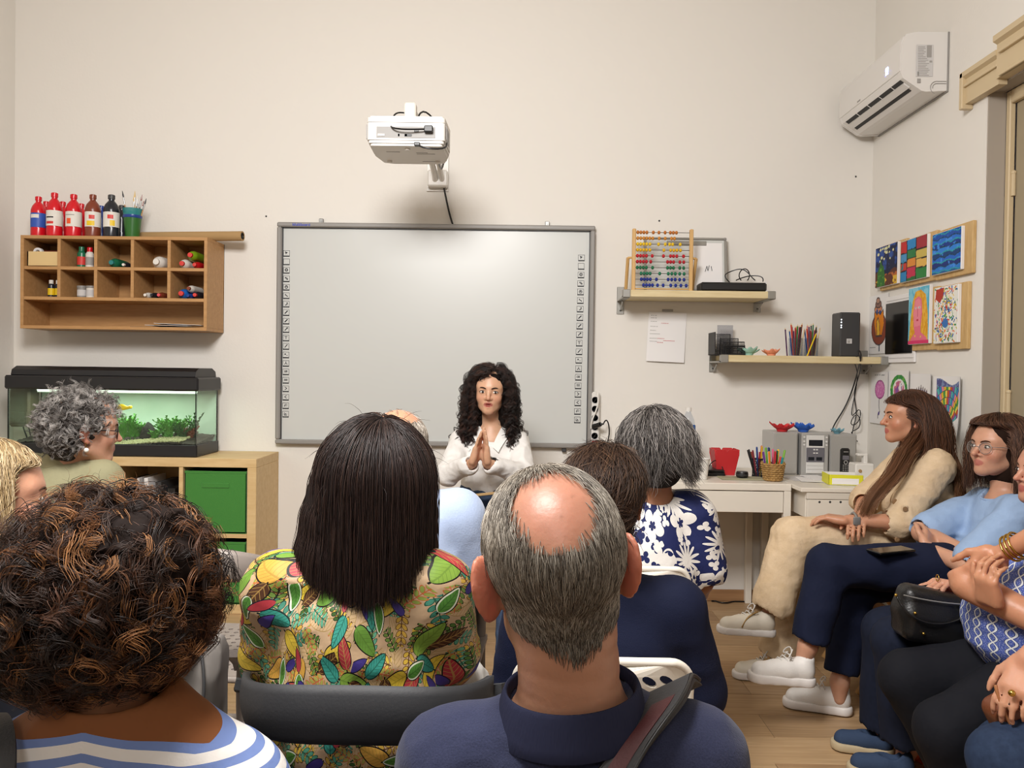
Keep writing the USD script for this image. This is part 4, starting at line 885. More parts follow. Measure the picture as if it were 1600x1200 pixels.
# ================================================================ desks
DZ = .74; dy = 3.87; dx0, dx1 = .42, at(1237, 758, dy)[0]
dk = thing('desk', 'white desk with a long drawer against the back wall', 'desk', ((dx0 + dx1) / 2, 4.2, 0))
part(dk, 'top', box(dx0, dx1, dy, W - .006, DZ - .034, DZ, .003), 'white_lacquer', **IW)
part(dk, 'drawer', box(dx0 + .05, dx1 - .036, dy + .004, dy + .022, DZ - .137, DZ - .038, .002), 'white_lacquer', **IW)
part(dk, 'frame', [box(dx0 + .036, dx1 - .036, dy + .024, W - .02, DZ - .132, DZ - .034), box(dx0 + .036, dx1 - .036, W - .03, W - .012, .30, DZ - .132)][:1], 'white_lacquer', **IW)
for x in (dx0, dx1 - .034):
    for y in (dy + .002, W - .05): part(dk, 'leg', box(x, x + .034, y, y + .034, 0.0, DZ - .034, .002), 'white_lacquer', **IW)
part(dk, 'knob', lathe([(0, 0), (.006, 0), (.009, -.012), (0, -.014)], 12, 'y').apply_translation((dx0 + .3, dy + .004, DZ - .09)), 'steel', **IW)
part(dk, 'lock_stub', box(dx1 - .16, dx1 - .14, dy + .03, dy + .05, DZ - .142, DZ - .132), 'dark_grey', **IW)
sx0 = at(1261, 768, 3.75)[0]
ds = thing('side_desk', 'white desk along the side wall, meeting the drawer desk', 'desk', ((sx0 + XR) / 2, 4.1, 0))
part(ds, 'top', box(dx1 + .002, XR - .006, 3.745, W - .006, DZ - .02, DZ, .003), 'white_lacquer', **IW)
part(ds, 'end_rail', box(sx0, XR - .01, 3.75, 3.768, DZ - .052, DZ - .021, .002), 'warm_white_plastic', **IW)
part(ds, 'end_panel', box(sx0 + .004, XR - .012, 3.752, 3.77, DZ - .30, DZ - .054, .002), 'white_lacquer', **IW)
part(ds, 'front_rail', box(sx0, sx0 + .018, 3.77, W - .01, DZ - .14, DZ - .02, .002), 'white_lacquer', **IW)
for y in (3.76, W - .06):
    for x in (sx0 + .02, XR - .05): part(ds, 'leg', box(x, x + .036, y + .012, y + .048, 0, DZ - .021, .002), 'white_lacquer', **IW)
for px in (1280.5, 1297, 1313.5): c_ = at(px, 784.5, 3.752); part(ds, 'screw_hole', lathe([(0, 0), (.0055, 0), (.004, -.001), (0, -.001)], 10, 'y').apply_translation((c_[0], 3.752, c_[2])), 'dark_grey', **IW)
D = DZ + .0008
# ---- things on the desks
c_ = at(1097, 752, 4.0)
cu = thing('paper_cup', 'white disposable cup on the desk', 'cup', (c_[0], 4.0, D))
part(cu, 'wall', lathe([(0, 0), (.024, 0), (.0345, .098), (.033, .098), (.0228, .003), (0, .003)], 28), 'white_plastic'); part(cu, 'rim', lathe([(.0335, .097), (.0368, .098), (.0368, .1015), (.0335, .102), (.0335, .097)], 28), 'white_plastic')
part(cu, 'rib', [lathe([(.024 + .0105 * z / .098, z), (.0248 + .0105 * z / .098, z + .0008), (.024 + .0105 * z / .098, z + .0016)], 28) for z in (.02, .03, .04, .05, .06, .07, .08)], 'white_plastic')
c_ = at(1074, 745, 4.25); bt = thing('water_bottle', 'clear water bottle with a blue label behind the grey haired woman', 'bottle', (c_[0], 4.25, D))
part(bt, 'body', lathe([(0, 0), (.034, 0), (.036, .01), (.036, .24), (.03, .275), (.014, .31), (.013, .325), (0, .325)], 24), 'clear_plastic'); part(bt, 'cap', lathe([(0, .318), (.0155, .318), (.0155, .338), (0, .338)], 16), 'white_plastic'); part(bt, 'label', lathe([(.0365, .165), (.0372, .167), (.0372, .245), (.0365, .247)], 24), 'blue_plastic')
l0, l1 = at(1082, 742, 4.15)[0], at(1131, 742, 4.15)[0]
lp = thing('closed_laptop', 'flat black laptop lying behind the white cup', 'laptop', ((l0 + l1) / 2, 4.2, D))
part(lp, 'base', box(l0 - .10, l1, 4.13, 4.36, D, D + .018, .004), 'black_plastic', **IW); part(lp, 'lid', box(l0 - .10, l1, 4.13, 4.36, D + .0195, D + .03, .004), 'black_plastic', **IW); part(lp, 'hinge', cyl((l0 - .06, 4.36, D + .018), (l1 - .04, 4.36, D + .018), .006, n=8), 'dark_grey', **IW)
solo('cable', tube(spline([at(1105, 735, 4.12), at(1113, 722, 4.14), at(1124, 722, 4.18), at(1130, 734, 4.16), (at(1133, 738, 4.1)[0], 4.1, D + .003)], 24), .0025, 6), 'black_plastic', 'thin black cable curling over the laptop', 'cable', smooth=True)
c_ = at(1131, 737, 4.22); hb = at(1131, 703, 4.22)[2] - D
bx = thing('red_box', 'red flared wooden box with scalloped edge on the desk', 'box', (c_[0], 4.22, D))
def fl_side(y, s):
    sc = U([sg.Polygon([(-.043, 0), (.043, 0), (.063, hb * .9), (0, hb * .9), (-.063, hb * .9)]), sg.Point(-.031, hb * .86).buffer(.032).intersection(sg.box(-.07, hb * .8, .07, hb * 1.05)), sg.Point(.031, hb * .86).buffer(.032).intersection(sg.box(-.07, hb * .8, .07, hb * 1.05))])
    m = prism(sc.intersection(sg.box(-.062, 0, .062, 1)), -.003, .003); v = m.vertices; v[:, 1] += s * (.04 + .02 * v[:, 2] / hb); return m
part(bx, 'front_board', fl_side(0, -1), 'red_paint'); part(bx, 'back_board', fl_side(0, 1), 'red_paint')
for s in (-1, 1):
    m = fl_side(0, s); m.vertices = m.vertices @ rotz(PI / 2).T; part(bx, 'side_board', m, 'red_paint')
part(bx, 'bottom_board', box(-.042, .042, -.039, .039, 0, .006), 'red_paint'); mat('red_inside', '#b0805f', .7)
m0, m1 = at(1126, 749, 4.02)[0], at(1195, 749, 4.02)[0]; mat('sage_mat', '#a3a085', .8)
solo('desk_mat', box(m0, m1, 3.985, 4.10, D, D + .005, .002), 'sage_mat', 'greyish green mat under the round black puck', 'mat')
c_ = at(1160, 744, 4.04); pk = thing('black_puck', 'round black puck shaped device on the green mat', 'device', (c_[0], 4.045, D + .0055))
part(pk, 'body', lathe([(0, 0), (.025, 0), (.029, .006), (.029, .022), (.026, .03), (0, .032)], 28), 'black_plastic'); part(pk, 'groove_ring', lathe([(.0288, .012), (.0298, .013), (.0298, .016), (.0288, .017)], 28), 'dark_grey')
c_ = at(1186, 740, 4.09); pc_ = thing('mesh_pen_cup', 'black mesh cup of pens behind the wicker basket', 'pen cup', (c_[0], 4.12, D)); rr = .025
part(pc_, 'rim', [lathe([(rr - .002, z), (rr + .002, z + .001), (rr + .002, z + .005), (rr - .002, z + .006)], 20) for z in (0, .088)], 'black_mesh'); part(pc_, 'floor', lathe([(0, .001), (rr, .001), (rr, .004), (0, .004)], 20), 'black_mesh')
part(pc_, 'wire_mesh', [tube([(rr * math.cos(a), rr * math.sin(a), .003), (rr * math.cos(a + .5 * s), rr * math.sin(a + .5 * s), .046), (rr * math.cos(a + s), rr * math.sin(a + s), .09)], .0011, 3, False) for a in np.arange(0, 2 * PI, .26) for s in (-1, 1)], 'black_mesh', smooth=False)
for k in range(9):
    a = 2.4 * k; r_ = .017 * math.sqrt((k + .5) / 9); pencil((c_[0] + r_ * math.cos(a), 4.12 + r_ * math.sin(a), D + .005), (-.12 + .26 * math.cos(a) * .7, -.16 * math.sin(a)), .12 + .015 * (k % 3), f'pencil_{"aegfbcidl"[k]}', f'{PNAM["abcdefghijkl".index("aegfbcidl"[k])]} pen standing in the black mesh cup', 'pens in the black mesh cup', r=.004, tip=False, name='pen')
c_ = at(1209, 747, 3.97); wk = thing('wicker_basket', 'small wicker basket filled with felt pens on the desk', 'basket', (c_[0], 3.985, D)); mat('wicker', '#b58f55', .7, noise=(40, '#8d6a38', (1, 1, 1)))
part(wk, 'floor', lathe([(0, 0), (.038, 0), (.038, .006), (0, .006)], 24), 'wicker')
for k in range(8):
    z = .008 + k * .0105; R_ = .040 + .014 * (z / .09); a = np.linspace(0, 2 * PI, 61)
    part(wk, 'woven_ring', tube(np.stack([(R_ + .0022 * np.cos(a * 15 + PI * (k % 2))) * np.cos(a), (R_ + .0022 * np.cos(a * 15 + PI * (k % 2))) * np.sin(a), z + 0 * a], 1), .0052, 6, False), 'wicker')
part(wk, 'stake', [tube([(.040 * math.cos(a), .040 * math.sin(a), .002), (.0545 * math.cos(a), .0545 * math.sin(a), .092)], .0028, 5) for a in np.arange(15) * 2 * PI / 15], 'wicker')
FNAM = ['orange', 'yellow', 'blue', 'green', 'pink', 'light green', 'violet', 'amber', 'dark blue', 'white', 'crimson', 'turquoise', 'lime', 'dark green']
for i, cc in enumerate(('#e8472f', '#f0c22b', '#2e4f9a', '#2f7a3d', '#de5f86', '#6aa53a', '#6a3a8a', '#e0822a', '#23365f', '#d9d5cc', '#c02a3a', '#2a8a9a', '#7ab03a', '#1d5a36')): mat(f'felt_{"abcdefghijklmn"[i]}', cc, .4)
for k in range(14):
    a = 2.4 * k + .4; r_ = .033 * math.sqrt((k + .5) / 14); lean = .20 * r_ / .033
    pencil((c_[0] + r_ * math.cos(a), 3.985 + r_ * math.sin(a), D + .007), (lean * math.cos(a), -lean * math.sin(a)), .115 + .03 * ((k * 7) % 5) / 4 + (.02 if math.sin(a) > 0 else -.005), f'felt_{"abcdefghijklmn"[(k * 5 + 3) % 14]}', f'{FNAM[(k * 5 + 3) % 14]} felt pen standing in the wicker basket', 'felt pens in the wicker basket', r=.0048, tip=False, name='felt_pen', capm=None)
# ---- stereo
mat('silver', '#b5b4b1', .35, metal=.3); mat('silver_light', '#dcdbd8', .3, metal=.1); mat('speaker_cloth', '#a3a09a', .9, bump=(400, .001, (1, 1, 1))); mat('lcd', '#23252b', .15); mat('tape_window', '#6c6a70', .2)
def on(p0, Y): c = at(p0[0], p0[1], Y); return c[0]
Ys = 4.22
def stereo_speaker(x0, x1, hz, lab):
    t = thing('stereo_speaker', lab, 'speaker', ((x0 + x1) / 2, Ys + .1, D), group='stereo speakers on the desk')
    part(t, 'cabinet', box(x0, x1, Ys + .006, Ys + .2, D, D + hz, .004), 'silver', **IW); part(t, 'grille', box(x0 + .005, x1 - .005, Ys, Ys + .008, D + .006, D + hz - .006, .004), 'speaker_cloth', **IW)
    return t
xs = [on((p, 730), Ys) for p in (1208, 1247, 1250, 1292, 1296, 1339)]
hs = at(1227, 675.5, Ys)[2] - D
stereo_speaker(xs[0], xs[1], hs, 'silver grey stereo speaker left of the player, under the red and blue flowers'); stereo_speaker(xs[4], xs[5], hs * .97, 'silver grey stereo speaker right of the player, behind the cordless phone')
st = thing('stereo_player', 'silver compact stereo with cassette window between two speakers', 'stereo', ((xs[2] + xs[3]) / 2, Ys + .1, D)); xm = (xs[2] + xs[3]) / 2; w_ = (xs[3] - xs[2]) / 2
part(st, 'case', box(xs[2], xs[3], Ys - .02, Ys + .2, D, D + hs, .005), 'silver', **IW)
yf = Ys - .021
part(st, 'front_panel', box(xs[2] + .022, xs[3] - .024, yf - .003, yf, D + .012, D + hs - .012, .002), 'silver_light', **IW)
part(st, 'display', box(xm - .034, xm + .036, yf - .0045, yf - .002, D + hs * .70, D + hs * .84, .001), 'lcd', **IW)
part(st, 'cassette_door', box(xm - .046, xm + .046, yf - .0045, yf - .002, D + hs * .32, D + hs * .66, .002), 'tape_window', **IW)
part(st, 'cassette_window', [box(xm - .036, xm - .006, yf - .006, yf - .004, D + hs * .36, D + hs * .44, .001), box(xm + .004, xm + .034, yf - .006, yf - .004, D + hs * .36, D + hs * .44, .001)], 'lcd', **IW)
for z in (.60, .52): part(st, 'panel_button', [box(xm - .012, xm - .002, yf - .006, yf - .004, D + hs * z, D + hs * (z + .03)), box(xm + .002, xm + .012, yf - .006, yf - .004, D + hs * z, D + hs * (z + .03))], 'silver_light', **IW)
for z in (.06, .15, .235): part(st, 'chrome_bar', box(xs[2] + .026, xs[3] - .028, yf - .006, yf - .002, D + hs * z, D + hs * (z + .05), .002), 'silver_light', **IW)
for s, x in ((-1, xs[2] + .012), (1, xs[3] - .012)):
    for z in (.9, .8, .72): part(st, 'button', lathe([(0, 0), (.005, 0), (.005, -.004), (0, -.005)], 12, 'y').apply_translation((x, Ys - .02, D + hs * z)), 'silver_light', **IW)
flower_dish('paper_flower', 'red felt flower dish on the left stereo speaker', ((xs[0] + xs[1]) / 2 - .005, Ys + .05, D + hs + .001), .062, 'red_felt', 9, 5); flower_dish('paper_flower', 'blue felt flower dish on the stereo player', (xm - .02, Ys + .06, D + hs + .001), .060, ('blue_felt', 'pale_blue'), 9, 6) if False else None
MATS['blue_mix'] = MATS['blue_felt']
flower_dish('paper_flower', 'blue felt flower dish on top of the stereo player', (xm - .035, Ys + .06, D + hs + .001), .060, 'blue_felt', 9, 6); mat('teal_felt', '#6f9fae', .6)
flower_dish('paper_flower', 'small greyish teal flower on the right stereo speaker', (xs[4] + .055, Ys + .05, D + hs * .97 + .001), .036, 'teal_felt', 7, 7)
c_ = at(1321, 733, 4.14); ph = thing('cordless_phone', 'black cordless phone standing in its cradle by the right speaker', 'phone', (c_[0], 4.15, D))
part(ph, 'cradle', box(-.032, .032, -.03, .035, 0, .022, .008), 'black_plastic'); part(ph, 'handset', box(-.023, .023, -.012, .012, .018, .148, .008), 'black_plastic'); part(ph, 'screen', box(-.016, .016, -.0135, -.011, .09, .112, .001), 'tape_window'); part(ph, 'earpiece', box(-.012, .012, -.0135, -.011, .128, .133, .001), 'grey_plastic')
for i in range(4):
    for j in range(3): part(ph, 'key', box(-.015 + j * .011, -.007 + j * .011, -.0135, -.0115, .034 + i * .009, .039 + i * .009, .001), 'grey_plastic')
part(ph, 'pad_ring', lathe([(.006, 0), (.011, 0), (.011, -.0015), (.006, -.0015), (.006, 0)], 16, 'y').apply_translation((0, -.012, .078)), 'grey_plastic')
ppx = [at(1230, 740, 4.1)[0], at(1292, 740, 4.1)[0]]
for k, (a, b, y0, y1, rt_) in enumerate(((1231, 1268, 4.0, 4.17, .2), (1245, 1290, 3.93, 4.12, -.15), (1265, 1296, 4.02, 4.18, .1))):
    x0, x1 = on((a, 745), 4.05), on((b, 745), 4.05); s = rt(box(-(x1 - x0) / 2, (x1 - x0) / 2, -.085, .085, 0, .0016), rotz(rt_)); s.apply_translation(((x0 + x1) / 2, (y0 + y1) / 2, D + .0022 * k)); solo('paper_sheet', s, 'paper' if k else 'paper_grey', ['grey sheet lying in front of the left speaker', 'white sheet lying at the desk corner in front of the stereo', 'topmost white sheet below the stereo player'][k], 'paper')
mat('box_yellow', '#d9d62e', .5)
c_ = at(1297, 752, 3.86); yb = thing('open_carton', 'open white carton with a bright yellow edge on the side desk', 'carton', (c_[0] + .08, 3.9, D), rz=-.12)
part(yb, 'yellow_side', [box(-.085, .07, -.065, -.061, 0, .05, .001), box(-.085, -.081, -.065, .065, 0, .05, .001)], 'box_yellow'); part(yb, 'white_side', [box(-.085, .07, .061, .065, 0, .05, .001), box(.066, .07, -.065, .065, 0, .05, .001), box(-.085, .07, -.065, .065, 0, .003)], 'white_plastic'); part(yb, 'white_label', box(-.07, .05, -.0665, -.064, .006, .034), 'paper')
for k in range(4): solo('paper_sheet', rt(box(-.06, .055, -.05, .05, 0, .006), rotz(-.12)).apply_translation((c_[0] + .075, 3.9, D + .006 + .0075 * k)), 'paper', f'sheaf of white paper inside the open carton, {["lowest", "second from below", "third from below", "topmost"][k]}', 'paper')
c_ = at(1349, 736, 4.02); tb_ = thing('white_dispenser', 'white plastic box with a hooked lever beside the right speaker', 'dispenser', (c_[0], 4.05, D))
part(tb_, 'case', box(-.042, .05, -.04, .05, 0, .085, .006), 'white_plastic'); part(tb_, 'lever', [box(-.02, .03, -.01, .02, .12, .132, .003), box(.01, .03, -.01, .02, .08, .125, .003)], 'white_plastic'); part(tb_, 'knob', lathe([(0, 0), (.008, 0), (.008, -.004), (0, -.004)], 14, 'y').apply_translation((-.02, -.04, .05)), 'kraft')
# ================================================================ power strip by the board
s0, s1 = at(929, 612, W), at(929, 690, W)
ps = thing('power_strip', 'white power strip hanging upright beside the whiteboard', 'power strip', ((s0[0]), W, s1[2]))
part(ps, 'case', box(s0[0] - .026, s0[0] + .026, W - .045, W - .004, s1[2] - .02, s0[2], .008), 'white_plastic', **IW); ns = 5
for k in range(ns):
    z = s0[2] - .045 - k * (s0[2] - s1[2] - .06) / (ns - .6); part(ps, 'socket', lathe([(0, 0), (.017, 0), (.019, -.002), (.021, -.002), (.021, .001), (0, .001)], 18, 'y').apply_translation((s0[0], W - .045, z)), 'paper_grey', **IW)
    part(ps, 'socket_hole', [lathe([(0, 0), (.003, 0), (.003, -.001), (0, -.001)], 8, 'y').apply_translation((s0[0] + d * .7, W - .046, z + d)) for d in (-.008, 0, .008)], 'ink', **IW)
part(ps, 'switch', box(s0[0] - .014, s0[0] + .014, W - .05, W - .044, s1[2] - .012, s1[2] + .008, .003), 'red_plastic', **IW)
part(ps, 'cord', tube(spline([(s0[0], W - .03, s0[2] - .0), (s0[0] + .012, W - .06, s0[2] - .02), (s0[0] + .01, W - .065, s0[2] - .08), (s0[0] - .012, W - .065, s0[2] - .14), (s0[0] - .02, W - .05, s0[2] - .2)], 24), .0045, 6), 'white_plastic', **IW)
pl_ = at(934, 664, 4.45); pg = thing('power_plug', 'black plug in the power strip with a looping black lead', 'plug', pl_)
part(pg, 'plug_body', [tube([pl_ + V(-.02, .035, -.012), pl_ + V(.015, -.0, .004)], [.014, .012], 10), tube([pl_ + V(.015, 0, .004), pl_ + V(.032, -.004, .006)], [.007, .004], 8)], 'black_plastic', **IW)
part(pg, 'lead', tube(spline([pl_ + V(.03, -.004, .006), at(948, 657, 4.47), at(952, 672, 4.49), at(950, 688, 4.5), at(945, 705, 4.52), at(941, 718, 4.53), at(940, 728, 4.532)], 30), .0035, 6), 'black_plastic', **IW)
# ================================================================ air conditioner
ax_, ay0_, ay1_ = XR, 3.755, 4.47; az0 = atx(1471, 150, XR)[2]; az1 = atx(1471, 61, XR)[2]; ah = az1 - az0
ac = thing('air_conditioner', 'white wall air conditioner high in the right corner', 'air conditioner', (XR, (ay0_ + ay1_) / 2, az0)); mat('ac_white', '#dddad6', .3); mat('vent_dark', '#242424', .6); mat('display_blue', '#9db4ff', .4, emission_color=V(.35, .5, 1), emission_strength=6.0)
prof = sg.Polygon([(0, az0 + .006), (0, az1), (.15, az1), (.195, az1 - .01), (.212, az1 - .05), (.214, az0 + .085), (.205, az0 + .06), (.12, az0 + .004), (.1, az0)]).buffer(-.006).buffer(.006)
def aw(poly, y0, y1):
    m = prism(poly, y0, y1); v = m.vertices.copy(); v[:, 0] = XR - v[:, 0]; m.vertices = v; m.invert(); return m
part(ac, 'body', aw(prof, ay0_ + .02, ay1_ - .02), 'ac_white', **IW)
for a, b in ((ay0_, ay0_ + .021), (ay1_ - .021, ay1_)): part(ac, 'end_cap', aw(prof.buffer(.002), a, b), 'ac_white', **IW)
part(ac, 'front_panel', aw(sg.Polygon([(.213, az0 + .088), (.219, az0 + .092), (.217, az1 - .048), (.205, az1 - .018), (.2, az1 - .02)]), ay0_ + .004, ay1_ - .004), 'ac_white', **IW)
sl = V(-(.205 - .12), 0, -.056); sl /= np.linalg.norm(sl)        # along the slanting underside, from the front lip back to the wall
nn = V(sl[2], 0, -sl[0])
def on_slope(d0, d1, y0, y1, t, m_, nm):
    p0 = V(.206, 0, az0 + .0607); a = p0 + sl * d0; b = p0 + sl * d1; a2, b2 = a + V(.55, 0, -.83) * t, b + V(.55, 0, -.83) * t
    part(ac, nm, aw(sg.Polygon([(a[0], a[2]), (b[0], b[2]), (b2[0], b2[2]), (a2[0], a2[2])]), y0, y1), m_, **IW)
on_slope(.002, .022, ay0_ + .03, ay1_ - .06, .0012, 'vent_dark', 'air_slot'); on_slope(.058, .076, ay0_ + .05, ay1_ - .06, .0012, 'vent_dark', 'air_slot'); on_slope(.024, .056, ay0_ + .03, ay1_ - .05, .007, 'ac_white', 'louvre')
for k in range(4): on_slope(.0, .024, ay0_ + .12 + k * .13, ay0_ + .126 + k * .13, .002, 'ac_white', 'slot_rib')
lz_ = atx(1386, 112, XR - .22); part(ac, 'display_digit', [box(XR - .2205, XR - .2165, lz_[1] + y, lz_[1] + y + .004, lz_[2] + z, lz_[2] + z + h) for y, z, h in ((.014, -.012, .03), (-.006, -.012, .03))] + [box(XR - .2205, XR - .2165, lz_[1] - .006, lz_[1] + .018, lz_[2] + z, lz_[2] + z + .004) for z in (-.012, .002, .016)], 'display_blue', **IW)
part(ac, 'front_mark', box(XR - .2205, XR - .2175, 4.19, 4.225, az0 + .10, az0 + .107), 'ink_grey', **IW)
yl = ay0_ - .0025
def lab_box(px0, py0, px1, py1, m_, t=.0006): a, b = at(px0, py0, ay0_), at(px1, py1, ay0_); return box(a[0], b[0], ay0_ - .002 - t, ay0_ - .0015, a[2], b[2])
part(ac, 'rating_label', lab_box(1432, 70, 1457, 120, 0), 'paper_grey', **IW)
part(ac, 'label_print', [lab_box(1448, 71, 1455, 90, 0, .0012)] + [lab_box(1434, y, 1434 + w, y + 1.1, 0, .0012) for y, w in zip(np.arange(73, 118, 2.6), [11, 12, 9, 12, 10, 8, 12, 14, 16, 12, 17, 14, 12, 16, 18, 16, 14, 17])] + [lab_box(1433, 112, 1435, 119, 0, .0012), lab_box(1433, 123, 1438, 130, 0, .0012), lab_box(1452, 95, 1456, 98, 0, .0012)], 'ink_grey', **WF)
c_ = at(1463, 137, ay0_); arc = [(c_[0] + r * math.cos(a), ay0_ - .003, c_[2] + r * math.sin(a)) for r in (.028,) for a in np.linspace(1.6, 4.4, 16)]; arc2 = [(c_[0] + .018 * math.cos(a), ay0_ - .003, c_[2] + .018 * math.sin(a)) for a in np.linspace(1.6, 3.4, 12)]
part(ac, 'knockout_line', [tube(arc, .0012, 4), tube(arc2, .0012, 4), tube([arc[0], (XR - .012, ay0_ - .003, arc[0][2])], .0012, 4), tube([arc2[0], (XR - .012, ay0_ - .003, arc2[0][2])], .0012, 4)], 'grey_plastic', **IW)
part(ac, 'back_plate', box(XR - .008, XR - .0005, ay0_ - .004, ay1_, az0 - .002, az1 + .004, .002), 'grey_plastic', **IW)
# ================================================================ floor cable under the desk
pts = [at(1088, 925, 4.3)] ; fc = spline([atz(1104, 925, .006), atz(1112, 936, .006), atz(1130, 942, .006), atz(1150, 938, .006), atz(1168, 928, .006), atz(1178, 924, .006)], 30); fc[:, 1] = np.minimum(fc[:, 1], 4.51)
solo('floor_cable', tube(fc, .004, 6), 'black_plastic', 'thin black cable lying on the floor under the desk', 'cable', smooth=True)
# ================================================================ printed cloth as node graphs (the mesh carries 'print_at': metres round the body and up it)
class NG:
    """small writer for node graphs: every method returns the name of an output"""
    def __init__(s): s.n, s.l, s.k = {}, [], 0
    def add(s, kind, ins, out, **const):
        s.k += 1; nm = f'n{s.k}'; s.n[nm] = (kind, dict(const))
        for i, v in ins.items():
            if isinstance(v, str) and '.' in v: s.l.append((v, f'{nm}.{i}'))
            else: s.n[nm][1][i] = v
        return f'{nm}.{out}'
    def m(s, op, a, b=0.0, c=None): return s.add('math', {'value1': a, 'value2': b, **({'value3': c} if c is not None else {})}, 'value', math_type=op)
    def vm(s, op, a, b=(0, 0, 0), c=None): return s.add('vector_math', {'vector1': a, 'vector2': b, **({'vector3': c} if c is not None else {})}, 'vector', vector_math_type=op) if 0 else s.add('vector_math', {'vector1': a, 'vector2': b, **({'vector3': c} if c is not None else {})}, 'vector', math_type=op)
    def xyz(s, v): s.add('separate_xyz', {'vector': v}, 'x'); n = f'n{s.k}'; return n + '.x', n + '.y', n + '.z'
    def rgb(s, v): s.add('separate_color', {'color': v}, 'r', color_type='rgb'); n = f'n{s.k}'; return n + '.r', n + '.g', n + '.b'
    def vor(s, v, rnd=.6): s.add('voronoi_texture', {'vector': v, 'scale': 1.0, 'randomness': rnd}, 'position', dimensions='2D', feature='f1'); n = f'n{s.k}'; return n + '.position', n + '.color'
    def ramp(s, f, cols): return s.add('rgb_ramp', {'fac': f}, 'color', ramp=[(i / len(cols), C(c)) for i, c in enumerate(cols)], interpolate=False)
    def mix(s, f, a, b): return s.add('mix', {'fac': f, 'color1': a if isinstance(a, str) and '.' in a else C(a), 'color2': b if isinstance(b, str) and '.' in b else C(b)}, 'color', mix_type='mix')
    def lt(s, a, b): return s.m('less_than', a, b)
    def gt(s, a, b): return s.m('greater_than', a, b)
    def mul(s, *a):
        r = a[0]
        for x in a[1:]: r = s.m('multiply', r, x)
        return r
    def cloth(s, name, col, rough=.7, bump=(60, .0015)):
        s.add('principled_bsdf', {'base_color': col, 'roughness': rough, 'specular_ior_level': .25}, 'BSDF'); p = f'n{s.k}'
        tc = s.add('texture_coordinate', {}, 'object'); nz = s.add('noise_texture', {'vector': tc, 'scale': float(bump[0]), 'detail': 3.0}, 'fac'); b = s.add('bump', {'height': nz, 'distance': bump[1]}, 'normal'); s.l.append((b, p + '.normal'))
        MATS[name] = usdkit.material(stage, f'/World/Looks/{name}', s.n, s.l, surface=p + '.BSDF'); return name
    def local(s, uv, S, off, rnd):
        q = s.add('mapping', {'vector': uv}, 'vector', scale=V(S * PSC, S * PSC, 0), location=V(*off, 0)); pos, col = s.vor(q, rnd); d = s.vm('subtract', q, pos); r, g, b = s.rgb(col)
        ang = s.m('multiply', r, 6.283); rot = s.add('vector_rotate', {'vector': d, 'angle': ang}, 'vector', rotate_type='z_axis'); x, y, _ = s.xyz(rot); return x, y, g, b
def print_at(path, uv):
    pv = UsdGeom.PrimvarsAPI(stage.GetPrimAtPath(path)).CreatePrimvar('print_at', Sdf.ValueTypeNames.Vector3fArray if False else Sdf.ValueTypeNames.Color3fArray, 'vertex'); pv.Set(Vt.Vec3fArray.FromNumpy(np.concatenate([uv, np.zeros((len(uv), 1))], 1).astype(np.float32)))
PSC = 1.0
